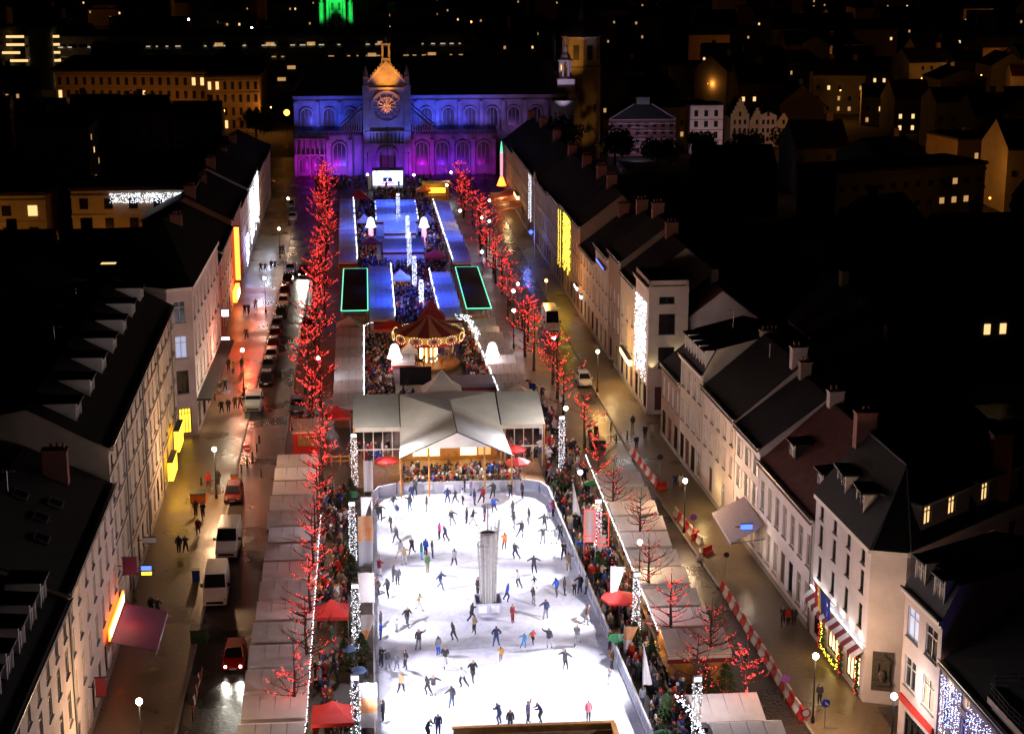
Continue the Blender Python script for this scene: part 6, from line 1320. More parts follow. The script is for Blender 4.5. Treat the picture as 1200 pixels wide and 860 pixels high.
# sodium street light deep in the city (right)
for i, (px, py, e, zz) in enumerate(((728, 98, 4000, 9), (830, 98, 2500, 9), (938, 178, 1500, 8), (1010, 168, 2200, 9), (1052, 178, 3800, 9), (1070, 200, 2600, 9), (1130, 196, 2600, 9), (1160, 232, 2000, 9), (985, 106, 3500, 9), (1105, 128, 3500, 9), (1150, 88, 5000, 9), (1190, 60, 6000, 9), (1080, 92, 3500, 9), (930, 20, 6000, 9), (760, 14, 6000, 9), (985, 66, 4000, 9), (1175, 30, 8000, 9), (860, 62, 3000, 9),
                                     (60, 12, 5000, 9), (250, 8, 7000, 9), (160, 15, 5000, 9), (610, 30, 5000, 9))):
    street_lamp(px, py, 'globe_sodium', e*.27, SO, '%s of the orange street lamps glowing between dark city blocks, counted in the photo from the left edge' % nth(i).replace('nearest', 'first') if 0 else 'orange street lamp glowing between dark city blocks', z=zz, s=.9, off=2)
for i, (x, y) in enumerate(((-80, 476), (-66, 476), (-53, 475), (-38, 464), (-26, 472))): street_lamp(0, 0, 'globe_sodium', 650 if i < 3 else 1300, SO, 'orange street lamp before the long brown building, %s from the left' % nth(i).replace('nearest', 'first'), xy=(x, y), z=7, s=.8)
for i, (x, y) in enumerate(((-60, 260), (-41, 254), (-30, 253))): street_lamp(0, 0, 'globe_sodium', 500, SO, 'orange street lamp before the ochre walls, %s from the left' % nth(i).replace('nearest', 'first'), xy=(x, y), z=8, s=.6)
# facade lights and signs
def sign(name, label, x, y, z, w_, h, m, rz=0., cat='sign', t=.12, frame=None):
    o = thing(name, label, cat, (x, y, z), rz); MB().box(-w_/2, -t/2, 0, w_/2, t/2, h).build('panel', m, o)
    f = MB()
    for a in (-.04, h): f.box(-w_/2-.05, -t/2-.03, a, w_/2+.05, t/2+.03, a+.05)
    f.build('frame', frame or 'metal_dark', o); f = MB(); f.box(-w_/2-.5, -.03, h*.5, -w_/2-.05, .03, h*.5+.06); f.build('bracket', 'metal_dark', o); return o
# left neon shop of A2
o = thing('neon_sign', 'long glowing orange and yellow neon fascia above the purple awning', 'neon sign', (-19.9, 123.5, 3.6)); MB().box(0, -3.9, 0, .12, 3.9, .9).build('border', 'neon_orange', o); MB().box(.125, -3.6, .18, .17, 3.6, .72).build('face', 'neon_white', o); lamp('POINT', (-18.6, 123.5, 4.2), 90, (1, .22, .08), .3)
o = thing('awning', 'dark purple sloping awning below the neon fascia', 'awning', (-19.9, 123.5, 0)); MB().quad((.05, -3.8, 3.5), (3.4, -3.8, 2.7), (3.4, 3.8, 2.7), (.05, 3.8, 3.5)).quad((3.4, -3.8, 2.7), (3.4, -3.8, 2.4), (3.4, 3.8, 2.4), (3.4, 3.8, 2.7)).quad((.05, 3.8, 3.46), (3.36, 3.8, 2.66), (3.36, -3.8, 2.66), (.05, -3.8, 3.46)).build('cloth', 'canvas_purple', o); MB().tube((3.4, -3.8, 2.42), (3.4, 3.8, 2.42), .05).build('front_bar', 'steel', o); MB().box(0, -3.9, 3.5, .15, 3.9, 3.58).build('rail', 'metal_dark', o)
sign('hanging_sign', 'square dark red sign over the orange neon', -19.3, 128, 5.6, 1.1, 1.4, 'canvas_purple'); sign('hanging_sign', 'small blue and yellow lit sign beside the dark red one', -18.4, 130.6, 4.9, .8, .4, 'neon_blue'); sign('hanging_sign', 'small yellow strip under the blue lit sign', -18.4, 130.6, 4.5, .8, .3, 'shop_yellow'); sign('hanging_sign', 'small white plate sign on the beige building', -19.4, 140.5, 3.6, 1.1, .5, 'flag_white')
sign('hanging_sign', 'red and white sign at the foot of the cream house, bottom left', -19.3, 111.5, 3.0, .7, 1.4, 'c_maroon')
for y, z, h, lb in ((172, 2.6, 2.2, 'upper glowing yellow shop panel on the beige building'), (165.5, 1.6, 1.9, 'lower glowing yellow shop panel on the beige building')): 
    o = thing('lit_sign', lb, 'sign', (-20.4, y, z)); MB().box(0, -2.0, 0, .5, 2.0, h).build('face', 'shop_yellow', o); MB().box(-.05, -2.1, h+.01, .55, 2.1, h+.1).build('frame', 'metal_dark', o)
lamp('POINT', (-18.6, 168, 3), 110, (1, .6, .06), .3)
for y in (186, 193, 202): lamp('POINT', (-16.6, y, 5.6), 330, (1, .85, .55), .2)
o = thing('neon_sign', 'tall vertical orange neon line on the left facades', 'neon sign', (-20.1, 254, 0)); MB().box(0, -.2, 3.5, .7, .2, 11.5).build('tube', 'neon_orange', o); MB().box(-.05, -.3, 11.51, .8, .3, 11.7).build('bracket', 'metal_dark', o)
o = thing('neon_sign', 'blazing orange and yellow shop front lights below the vertical neon', 'neon sign', (-20.1, 250, 0)); MB().box(0, -3, 1.5, .6, 3, 3.2).build('face', 'neon_orange', o); MB().box(.61, -2, 1.8, .7, 2, 2.8).build('panel', 'neon_white', o); lamp('POINT', (-17.5, 248, 3.5), 420, (1, .2, .06), .3); lamp('POINT', (-16.5, 222, 4), 2400, (1, .08, .03), .3); lamp('POINT', (-17, 262, 4), 700, (1, .25, .1), .3)
sign('hanging_sign', 'white lit box sign on the left brick house', -19.5, 226, 4.2, .9, .9, 'sign_white'); sign('hanging_sign', 'bluish lit box sign at the pale corner building', -18.7, 214, 3.6, 1.3, .6, 'sign_white')
def curtain(label, x0, y0, x1, y1, z0, z1, n, m, name='light_curtain', r=.06, seed=1):
    q = random.Random(seed); o = thing(name, label, 'light curtain', (x0, y0, 0)); b_ = MB(); wv = MB()
    strands = max(3, int(math.dist((x0, y0), (x1, y1))/.45))
    for k in range(strands):
        u = (k+.5)/strands; x = (x1-x0)*u; y = (y1-y0)*u; zl = z0+(z1-z0)*q.random()*.25; wv.tube((x, y, zl), (x, y, z1), .012, n=3, cap=False)
        for j in range(max(1, n//strands)): b_.octa(x+q.uniform(-.06, .06), y+q.uniform(-.1, .1), q.uniform(zl, z1), r)
    b_.build('fairy_lights', m, o); wv.build('wire', 'metal_dark', o); return o
curtain('blazing white light curtain on the left houses, nearer strip', -19.9, 288, -19.9, 296, 2.5, 11.5, 700, 'bulb_white', r=.07); curtain('blazing white light curtain on the left houses, farther strip', -19.9, 300, -19.9, 311, 2.5, 12, 700, 'bulb_white', r=.07); curtain('short bluish light curtain over the far left pavement', -19.9, 276, -19.9, 281, 1, 6, 200, 'bulb_blue', r=.1)
for y, c in ((292, (.75, .8, 1)), (305, (.75, .8, 1)), (276, (.6, .55, 1.))): lamp('POINT', (-17.8, y, 5), 380, c, .4)
xx, yy = fr(188.4); curtain('dense white light curtain on the cream corner house', fr(196)[0]-.15, 196, fr(188.8)[0]-.15, 188.8, 3.6, 13.2, 900, 'bulb_white', r=.045); lamp('POINT', (29.6, 192, 7), 220, (.85, .88, 1), .4)
curtain('yellow light curtain hanging on the right hand houses', fr(259)[0]-.15, 259, fr(251)[0]-.15, 251, 3.2, 12.4, 900, 'bulb_yellow', r=.06); lamp('POINT', (27.8, 254, 5), 320, (1, .6, .06), .4)
curtain('purple light curtain with a dark gap at the right edge, left strip', 36.1, 98.8, 36.25, 95.4, 4.3, 8.5, 520, 'bulb_blue', r=.028); curtain('purple light curtain at the right edge, right strip', 36.35, 94.6, 36.6, 90.5, 2.2, 8.3, 620, 'bulb_blue', r=.028); lamp('POINT', (34.9, 94.5, 6), 90, (.3, .2, 1), .4)
for p_ in (((-.0, 0)),): pass
for s in (.5, 3.6): # uplights on the end wall of the cream corner house
    x0_, y0_ = fr(188.2); lamp('SPOT', (x0_+s, y0_-.5, 5.2 if s < 1 else 6.5), 140, (1, .85, .45), .08, (x0_+s, y0_-.05, 9), 80, .7)
for y, z0_, lb in ((201, 3.6, 'glowing yellow shop fascia of the pink house'), (330, 3.6, 'glowing restaurant fascia near the church')):
    x_, _ = fr(y); o = thing('lit_sign', lb, 'sign', (x_-.35, y, z0_)); MB().box(-.15, -3.6, 0, .3, 3.6, .7).build('face', 'shop_lit', o); MB().box(-.2, -3.7, .71, .33, 3.7, .8).build('frame', 'metal_dark', o); lamp('POINT', (x_-2, y, 3), 260, (1, .7, .3), .3)
x_, _ = fr(222); o = thing('neon_line', 'blue neon line under a balcony of the right houses', 'neon sign', (x_-.4, 221, 11.4)); MB().box(0, -3.5, 0, .1, 3.5, .14).build('tube', 'neon_blue', o); MB().box(.101, -3.5, -.1, .39, 3.5, .2).build('balcony', 'metal_dark', o)
for y, z, lb in ((243, 3.6, 'slanting white fluorescent sign on the dark right house'), (238, 3.2, 'small white box sign beside the fluorescent one')):
    x_, _ = fr(y); o = thing('lit_sign', lb, 'sign', (x_-.3, y, z)); MB().box(-.1, -1.6 if y > 240 else -.6, 0, .1, 1.6 if y > 240 else .6, .5).build('face', 'sign_white', o); MB().box(-.13, -1.7 if y > 240 else -.7, .505, .28, 1.7 if y > 240 else .7, .56).build('frame', 'metal_dark', o)
x_, _ = fr(345); o = thing('rocket_neon', 'tall rocket shaped neon sign, white body and green tip, near the church', 'neon sign', (x_-1.3, 352, 0)); MB().lathe([(.28, 4.5), (.3, 9.5)], n=8).build('body', 'glow_post', o); MB().lathe([(.28, 9.51), (.22, 10.4), (.05, 11.8)], n=8).build('tip', 'neon_green', o); MB().lathe([(1.0, 2.6), (.35, 4.4)], n=8).build('base', 'neon_orange', o)
lamp('POINT', (25.2, 345, 5), 400, (1, .35, .15), .3)
for i, (y, m) in enumerate(((322, 'orange_cloth'), (330, 'orange_cloth'), (337, 'canvas_red'))):
    x_, _ = fr(y); o = thing('awning', ['long orange restaurant awning, nearest of three', 'long orange restaurant awning, middle of three', 'red awning behind the orange ones'][i], 'awning', (x_, y, 0)); MB().quad((0, -3.4, 3.6), (0, 3.4, 3.6), (-5, 3.4, 2.7), (-5, -3.4, 2.7)).quad((-5, -3.4, 2.4), (-5, -3.4, 2.7), (-5, 3.4, 2.7), (-5, 3.4, 2.4)).build('cloth', m, o); MB().tube((-5, -3.4, 2.4), (-5, 3.4, 2.4), .06).build('front_bar', 'steel', o); lamp('POINT', (x_-3, y-4, 3.6), 160, (1, .65, .3), .2)
for y in (262.5, 265, 305, 308): x_, _ = fr(y); string('light_string', 'pale vertical light line on the %s right house front' % {262.5: 'grey', 265: 'grey, farther', 305: 'striped', 308: 'striped, farther'}[y], [(x_-.12, y, 3), (x_-.12, y, 12)], step=.18, r=.06, m='bulb_white' if y > 300 else 'bulb_yellow')
x_, _ = fr(285); o = thing('star_pole', 'tall slim pole with a white star and a blue lamp near the far right row', 'pole', (x_-1.6, 285, 0)); MB().tube((0, 0, 0), (0, 0, 12.5), .09).build('pole', 'steel_pale', o); MB().lathe([(.02, 12.5), (.5, 13.2), (.02, 15)], n=4).build('star', 'flag_white', o); MB().octa(-.6, 0, 4.6, .45).build('lamp', 'neon_blue', o); lamp('POINT', (x_-3, 284, 4), 420, (.15, .22, 1), .3)
# mauve awning at the right street + lit yellow wall
o = thing('awning', 'mauve shop awning with white edge on the right pavement', 'awning', (33.7, 141.5, 0)); MB().quad((-.1, -4, 4.6), (-.1, 4, 4.6), (-3, 4, 3.1), (-3, -4, 3.1)).quad((-3, -4, 2.8), (-3, -4, 3.1), (-3, 4, 3.1), (-3, 4, 2.8)).quad((-.1, 4, 4.56), (-.1, -4, 4.56), (-2.96, -4, 3.06), (-2.96, 4, 3.06)).build('cloth', 'canvas_mauve', o); MB().tube((-3, -4, 3.1), (-3, 4, 3.1), .06).build('front_bar', 'trim_white', o); q = MB(); q.tube((0, -4, 3.4), (-3, -4, 3.05), .04); q.tube((0, 4, 3.4), (-3, 4, 3.05), .04); q.build('arm', 'metal_dark', o)
sign('hanging_sign', 'small blue lit sign at the near end of the mauve awning', 32.0, 137.3, 4.4, 1.0, .5, 'neon_blue'); lamp('POINT', (31.6, 154.5, 2.6), 170, (1, .7, .25), .25); lamp('POINT', (32.2, 137, 3.2), 110, (1, .75, .5), .2)

# ------------------------------------------------------------------ vehicles
def loft(sections, mb, caps=True):
    n = len(sections[0]); i = len(mb.v)
    for s in sections: mb.v += [tuple(p) for p in s]
    for k in range(len(sections)-1):
        for j in range(n):
            e = (j+1) % n; mb.f.append((i+k*n+j, i+k*n+e, i+(k+1)*n+e, i+(k+1)*n+j)); mb.m.append(mb.cur)
    if caps: mb.f.append(tuple(i+j for j in range(n-1, -1, -1))); mb.f.append(tuple(i+(len(sections)-1)*n+j for j in range(n))); mb.m += [mb.cur]*2
def wheels(root, L, W, xs, r=.31):
    for x in xs:
        for s in (-1, 1):
            wh_ = MB().tube((0, -.1*1, 0), (0, .1, 0), r, n=14).build('wheel', 'tyre', root, (x, s*(W/2-.1), r)); MB().tube((0, .101*s, 0), (0, .125*s, 0), r*.6, n=10).build('rim', 'rim', wh_)
def car(label, x, y, rz, colm, on=False, group=None):
    """length along local x, nose at +x"""
    o = thing('parked_car' if not on else 'driving_car', label, 'car', (x, y, .03), rz, group); W = 1.76
    def sec(x_, z0, z1, w0, w1): h = z1-z0; return [(x_, -w0/2*.94, z0), (x_, -w0/2, z0+h*.3), (x_, -w0/2*.98, z0+h*.75), (x_, -w1/2, z1), (x_, w1/2, z1), (x_, w0/2*.98, z0+h*.75), (x_, w0/2, z0+h*.3), (x_, w0/2*.94, z0)]
    q = MB(); loft([sec(-2.08, .38, .8, 1.45, 1.3), sec(-1.98, .24, .95, 1.7, 1.52), sec(-1.2, .2, .98, W, 1.6), sec(.6, .2, .98, W, 1.6), sec(1.5, .22, .84, 1.72, 1.5), sec(1.98, .26, .66, 1.6, 1.35), sec(2.08, .34, .56, 1.4, 1.2)], q); q.build('body', colm, o, smooth=False)
    q = MB(); loft([[(-1.85, -.72, .96), (-1.85, .72, .96), (-1.4, .56, 1.42), (-1.4, -.56, 1.42)], [(1.15, -.74, .955), (1.15, .74, .955), (.35, .56, 1.44), (.35, -.56, 1.44)]], q); q.build('windows', 'glass_dark', o)
    q = MB(); q.box(-1.42, -.6, 1.43, .38, .6, 1.48)
    for s in (-1, 1):
        for a, c in (((-1.86, .74, .95), (-1.38, .59, 1.45)), ((-.5, .77, .95), (-.5, .6, 1.45)), ((1.15, .76, .95), (.36, .59, 1.45))): q.tube((a[0], s*a[1], a[2]), (c[0], s*c[1], c[2]), .045, n=4)
    q.build('roof', colm, o); wheels(o, 4.1, W, (-1.25, 1.3))
    for s in (-1, 1):
        MB().octa(0, 0, 0, .14).build('headlight', 'headlight_on' if on else 'headlight_off', o, (2.02, s*.56, .56)); MB().box(-.03, -.16, -.08, .03, .16, .08).build('tail_light', 'tail', o, (-2.06, s*.52, .72))
        MB().box(-.08, 0, -.06, .08, .16, .08).build('mirror', colm, o, (.75, s*.88-(.16 if s < 0 else 0), .98))
    MB().box(-.01, -.26, -.06, .01, .26, .06).build('number_plate', 'flag_white', o, (2.09, 0, .42))
    if on:
        c, s_ = math.cos(rz), math.sin(rz)
        for k in (-1, 1):
            lx, ly = x+2.2*c-k*.56*s_, y+2.2*s_+k*.56*c; lamp('SPOT', (lx, ly, .68), 900, (1, .95, .8), .06, (lx+7*c, ly+7*s_, 0), 50, .8)
    return o
def van(label, x, y, rz, colm='car_white', group=None, L=5.4, H=2.5):
    o = thing('parked_van', label, 'van', (x, y, .03), rz, group); W = 1.98; q = MB()
    def sec(x_, z0, z1, w0, w1): h = z1-z0; return [(x_, -w0/2, z0), (x_, -w0/2, z0+h*.6), (x_, -w1/2, z1), (x_, w1/2, z1), (x_, w0/2, z0+h*.6), (x_, w0/2, z0)]
    a = -L/2; loft([sec(a, .3, H-.1, W-.08, W-.3), sec(a+.15, .25, H, W, W-.26), sec(a+L-1.75, .25, H, W, W-.26), sec(a+L-.95, .25, 1.45, W, W-.2), sec(a+L-.1, .28, 1.05, W-.1, W-.3), sec(a+L, .35, .9, W-.3, W-.5)], q); q.build('body', colm, o)
    q = MB(); q.quad((a+L-1.7, -.8, H-.1), (a+L-.93, -.88, 1.5), (a+L-.93, .88, 1.5), (a+L-1.7, .8, H-.1)); i = MB(); i.v = [(x_+.03, y_, z+.03) for x_, y_, z in q.v]; i.f = q.f; i.m = q.m; i.build('windscreen', 'glass_dark', o)
    q = MB()
    for s in (-1, 1): q.quad(*([(a+L-2.6, s*(W/2+.004), 1.5), (a+L-1.3, s*(W/2+.004), 1.5), (a+L-1.75, s*(W/2-.07), 2.1), (a+L-2.6, s*(W/2-.07), 2.1)]))
    q.build('side_window', 'glass_dark', o); q = MB()
    for k in range(9): y_ = -.68+k*.17; q.box(a+.3, y_-.03, H+.001, a+L-1.9, y_+.03, H+.035)
    q.build('roof_ribs', colm, o); wheels(o, L, W, (a+1.1, a+L-1.0), .34)
    for s in (-1, 1): MB().box(-.05, -.2, -.1, .05, .2, .1).build('headlight', 'headlight_off', o, (a+L-.06, s*.68, .78)); MB().box(-.1, 0, -.12, .1, .22, .15).build('mirror', 'car_black', o, (a+L-1.4, s*1.02-(.22 if s < 0 else 0), 1.55))
    MB().box(-.02, -.7, -.1, .02, .7, .1).build('grille', 'car_black', o, (a+L+.01, 0, .55)); return o
D_ = -pi/2
van('white van with ribbed roof, the nearer of two on the left kerb', -13.5, 136.6, D_+.02); van('white van with ribbed roof, the farther of two on the left kerb', -13.3, 147.8, D_-.03)
car('red car driving towards the viewer with headlights on', -11.0, 123, D_, 'car_red', True); x, y = G(355, 326); car('distant car with glaring headlights in the left street', x, y+2, D_, 'car_black', True)
lamp('SPOT', (x, y-.5, .9), 1500, (1, .95, .75), .1, (x, y-12, 0), 60, .8)
x, y = G(271, 588); car('dark red car parked behind the farther white van', x+.2, y+1, D_, 'car_darkred'); x, y = G(296, 482); van('small white van parked at the end of the left line of cars', x+.1, y+1, D_, L=4.4, H=1.9)
for i, (px, py, m, c) in enumerate(((303, 452, 'car_black', 'black'), (309, 436, 'car_grey', 'grey'), (311, 424, 'car_silver', 'silver'), (313, 411, 'car_black', 'black'), (315, 399, 'car_darkred', 'dark red'), (317, 387, 'car_grey', 'grey'), (319, 373, 'car_black', 'black'), (322, 360, 'car_silver', 'silver'), (324, 348, 'car_darkred', 'dark red'), (331, 333, 'car_black', 'black'), (332, 321, 'car_silver', 'silver'))):
    x, y = G(px, py); car('%s parked car, %s in the line along the left kerb' % (c, nth(i)), -13.1+R.uniform(-.12, .12), y+1.2, D_+R.uniform(-.02, .02), m, group='cars parked along the left kerb')
x, y = G(343, 258); car('white car parked in the dark far left street', x, y, D_, 'car_white')
x, y = G(341, 243); car('pale car parked beyond the white one in the far left street', x, y, D_, 'car_silver')
x, y = G(355, 483); car('grey car parked under the left red trees', -8.9, y+1, D_, 'car_grey')
for i, (px, py, m, c) in enumerate(((352, 404, 'car_silver', 'silver'), (350, 386, 'car_grey', 'grey'))): x, y = G(px, py); car('%s car half hidden behind the left red avenue' % c, -8.9, y, D_, m)
x, y = G(648, 392); van('pale grey box lorry parked beside the right red trees', x, y+3, D_, 'car_white', L=7, H=3.1); x, y = G(684, 450); car('silver car parked near the crossing, right street', x, y, D_, 'car_silver')
# ------------------------------------------------------------------ street things
bmeshes = {}
def jersey(m):
    q = MB(); i = 0; P = [(-.3, 0), (-.28, .12), (-.1, .4), (-.07, .82), (.07, .82), (.1, .4), (.28, .12), (.3, 0)]
    for x in (-.58, .58): q.v += [(x, a, z) for a, z in P]
    n = 8
    for k in range(n): e = (k+1) % n; q.f.append((k, e, n+e, n+k)); q.m.append(0)
    q.f.append(tuple(range(n-1, -1, -1))); q.f.append(tuple(range(n, 2*n))); q.m += [0, 0]; return q.mesh('traffic_barrier', m)
bmeshes = [jersey('red_paint'), jersey('white_plastic')]; ci = 0
def chain(P, label):
    global ci
    for a, c in zip(P, P[1:]):
        n = max(1, round(math.dist(a, c)/1.22)); ang = math.atan2(c[1]-a[1], c[0]-a[0])
        for k in range(n):
            u = (k+.5)/n; o = link('traffic_barrier', bmeshes[ci % 2], None, (a[0]+(c[0]-a[0])*u+R.uniform(-.04, .04), a[1]+(c[1]-a[1])*u, .03), ang+R.uniform(-.06, .06)); tag(o, '%s plastic road barrier block in the %s' % (['red', 'white'][ci % 2], label), 'road barrier', 'red and white road barriers along the right street'); ci += 1
chain([G(942, 846), G(893, 765), G(846, 690)], 'near chain before the white corner building'); chain([G(822, 640), G(791, 603)], 'short middle chain'); chain([G(772, 573), G(740, 531)], 'far chain near the crossing')
for px, py, m, lb in ((820, 655, 1, 'white road barrier block lying askew by the kerb'), (829, 650, 0, 'red road barrier block lying askew by the kerb'), (815, 633, 0, 'red road barrier pulled out from the middle chain'), (775, 574, 0, 'red road barrier turned across at the end of the far chain')):
    x, y = G(px, py); tag(link('traffic_barrier', bmeshes[m], None, (x, y, .03), R.uniform(0, 3)), lb, 'road barrier')
def disc_sign(px, py, label, m, face=None, h=2.4, r=.32, m2=None):
    x, y = G(px, py); o = thing('road_sign', label, 'road sign', (x, y, 0)); MB().tube((0, 0, 0), (0, 0, h), .035).build('pole', 'steel', o)
    q = MB(); q.tube((0, -.06, h-r), (0, -.09, h-r), r, n=16); d = q.build('plate', m, o)
    if m2 == 'bar': MB().box(-r*.7, -.1, h-r-.07, r*.7, -.095, h-r+.07).build('bar', 'flag_white', d)
    if m2 == 'disc': MB().tube((0, -.095, h-r), (0, -.1, h-r), r*.7, n=16).build('disc', 'flag_white', d)
    if m2 == 'arrow': MB().quad((-.05, -.1, h-r+.15), (-.05, -.1, h-r-.05), (.15, -.1, h-r-.2), (.2, -.1, h-r-.1)).build('arrow', 'flag_white', d)
    return o
disc_sign(291, 552, 'no entry sign, red disc with a white bar, on the left pavement', 'red_paint', m2='bar', h=2.9, r=.42); disc_sign(966, 853, 'round blue arrow sign at the corner of the white building', 'blue_paint', m2='arrow', h=2.3); disc_sign(943, 858, 'red rimmed white disc sign below the corner lamp', 'red_paint', m2='disc', h=1.9, r=.36)
disc_sign(919, 822, 'violet disc sign behind the near barrier chain', 'violet_paint', h=2.2); disc_sign(812, 628, 'violet disc sign next to the middle barrier chain', 'violet_paint', h=2.2); disc_sign(773, 560, 'dark disc sign seen from behind by the far barrier chain', 'metal_dark', h=2.6); disc_sign(850, 682, 'dark signal head on a thin pole in the right street', 'metal_dark', h=2.8, r=.25)
def bin_(px, py, m, label, w_=.6, h=1.1):
    x, y = G(px, py); o = thing('bin', label, 'bin', (x, y, 0)); q = MB(); q.prism([(-w_/2, -w_/2), (w_/2, -w_/2), (w_/2, w_/2), (-w_/2, w_/2)], .02, h); q.build('body', m, o); q = MB(); q.box(-w_/2-.04, -w_/2-.04, h+.001, w_/2+.04, w_/2+.04, h+.09); q.build('lid', 'metal_dark', o)
bin_(230, 682, 'blue_paint', 'blue wheelie bin beside the kerb near the vans'); bin_(233, 588, 'orange_cloth', 'orange draped box on the left pavement', 1.5, 1.0); bin_(275, 566, 'orange_cloth', 'small orange box beside the dark red car', .7, .9); bin_(234, 752, 'fir', 'dark green crate on the left roadside', 1.3, 1.2); bin_(700, 525, 'metal_dark', 'grey cabinet beside the crossing', 1.6, 1.0)
for i, (px, py) in enumerate(((236, 570), (283, 555), (290, 548), (296, 540), (301, 530), (304, 520), (252, 470), (306, 560), (228, 500), (722, 520), (716, 505), (735, 515))):
    x, y = G(px, py); o = thing('bollard', '%s of the dark bollards on the %s pavement' % (nth(i if i < 9 else i-9), 'left' if i < 9 else 'right'), 'bollard', (x, y, 0), 0, 'dark bollards'); MB().lathe([(.09, 0), (.08, .85), (.11, .9), (.04, 1.0)], n=8).build('post', 'metal_dark', o)
o = thing('warning_drape', 'drooping strip of red and white plastic tape on posts in the left road', 'barrier tape', (*G(226, 845), 0)); q = MB()
for k in range(12): q.cur = k % 2; y_ = k*.62; q.quad((0, y_, .35+.15*math.sin(k)), (0, y_+.6, .35+.15*math.sin(k+1)), (.15*math.sin(k*2), y_+.6, 1.0), (.15*math.sin(k*2-1), y_, 1.0))
q.build('tape', ['red_paint', 'flag_white'], o)
for k in range(4): MB().tube((0, k*2.4, 0), (0, k*2.4, 1.1), .035).build('post', 'metal_dark', o)

# ------------------------------------------------------------------ people
BONES = None
def person_geo(pose, sub=1):
    """continuous skinned body, facing -y, about 1.72 m"""
    J = {'pelvis': (0, 0, .94), 'waist': (0, 0, 1.12), 'chest': (0, 0, 1.33), 'neck': (0, 0, 1.49), 'head': (0, -.01, 1.58), 'crown': (0, 0, 1.70)}
    lean = pose.get('lean', 0); arms = pose['arms']; legs = pose['legs']
    for s, n in ((-1, 'L'), (1, 'R')):
        J['sh'+n] = (s*.17, 0, 1.41); J['hip'+n] = (s*.1, 0, .88)
        a = arms[0 if s < 0 else 1]; e = {'down': ((.25, .02, 1.13), (.25, -.06, .88)), 'out': ((.42, 0, 1.28), (.62, -.05, 1.16)), 'fwd': ((.22, -.2, 1.2), (.16, -.44, 1.22)), 'back': ((.27, .16, 1.16), (.25, .3, .95)), 'hip': ((.38, .08, 1.16), (.2, -.08, 1.0)), 'up': ((.4, 0, 1.45), (.55, 0, 1.66))}[a]
        J['el'+n] = (s*e[0][0], e[0][1], e[0][2]); J['ha'+n] = (s*e[1][0], e[1][1], e[1][2])
        l = legs[0 if s < 0 else 1]; g = {'st': ((.1, -.02, .5), (.1, 0, .09)), 'wide': ((.16, -.05, .5), (.24, 0, .09)), 'fwd': ((.11, -.22, .52), (.11, -.3, .1)), 'back': ((.12, .04, .5), (.15, .34, .2)), 'push': ((.2, .08, .52), (.36, .28, .13)), 'bent': ((.13, -.18, .55), (.12, 0, .09))}[l]
        J['kn'+n] = (s*g[0][0], g[0][1], g[0][2]); J['an'+n] = (s*g[1][0], g[1][1], g[1][2]); J['to'+n] = (s*g[1][0], g[1][1]-.17, max(.05, g[1][2]-.04))
    if lean:
        for k in J:
            if k[:2] not in ('kn', 'an', 'to', 'hi') and k != 'pelvis':
                x, y, z = J[k]; d = z-.94; J[k] = (x, y-math.sin(lean)*d, .94+math.cos(lean)*d)
    rad_ = dict(pelvis=.175, waist=.175, chest=.195, neck=.06, head=.10, crown=.085, sh=.1, el=.07, ha=.05, hip=.12, kn=.085, an=.052, to=.045)
    names = list(J); idx = {k: i for i, k in enumerate(names)}
    E_ = [('pelvis', 'waist'), ('waist', 'chest'), ('chest', 'neck'), ('neck', 'head'), ('head', 'crown')]
    for n in 'LR': E_ += [('chest', 'sh'+n), ('sh'+n, 'el'+n), ('el'+n, 'ha'+n), ('pelvis', 'hip'+n), ('hip'+n, 'kn'+n), ('kn'+n, 'an'+n), ('an'+n, 'to'+n)]
    me = bpy.data.meshes.new('p'); me.from_pydata([J[k] for k in names], [(idx[a], idx[b_]) for a, b_ in E_], []); ob = bpy.data.objects.new('p', me); COL.objects.link(ob)
    ob.modifiers.new('s', 'SKIN'); sv = me.skin_vertices[0].data
    for k in names: r = rad_.get(k, rad_.get(k[:-1], .06)); sv[idx[k]].radius = (r, r*.8 if k in ('pelvis', 'waist', 'chest') else r); sv[idx[k]].use_root = (k == 'pelvis')
    if sub: md = ob.modifiers.new('u', 'SUBSURF'); md.levels = sub; md.render_levels = sub
    dg = bpy.context.evaluated_depsgraph_get(); out = bpy.data.meshes.new_from_object(ob.evaluated_get(dg)); bpy.data.objects.remove(ob); bpy.data.meshes.remove(me)
    segs = [(Vector(J[a]), Vector(J[b_]), a, b_) for a, b_ in E_]; mi = []
    for p in out.polygons:
        c = p.center; best = None
        for a, b_, na, nb in segs:
            d = b_-a; t = max(0, min(1, (c-a).dot(d)/d.length_squared)); q_ = (c-(a+d*t)).length
            if best is None or q_ < best[0]: best = (q_, na, nb, t)
        _, na, nb, t = best
        if nb in ('head', 'crown') or (nb == 'neck' and t > .8): hv = Vector(J['head']); mi.append(0 if (c.y < hv.y-.03 and c.z < hv.z+.09) else 3)
        elif nb.startswith('ha') and t > .8: mi.append(0)
        elif nb[:2] in ('kn', 'an') or nb[:3] == 'hip': mi.append(1 if pose.get('coat') and nb[:2] == 'kn' and t < .35 else (2 if nb[:2] in ('kn', 'an') and not (nb[:2] == 'an' and t > .75) else (1 if nb[:3] == 'hip' else 4)))
        elif nb.startswith('to'): mi.append(4)
        else: mi.append(1)
    out.name = 'person'
    for k in range(5): out.materials.append(None)
    out.polygons.foreach_set('material_index', mi); out.polygons.foreach_set('use_smooth', [True]*len(out.polygons)); return out
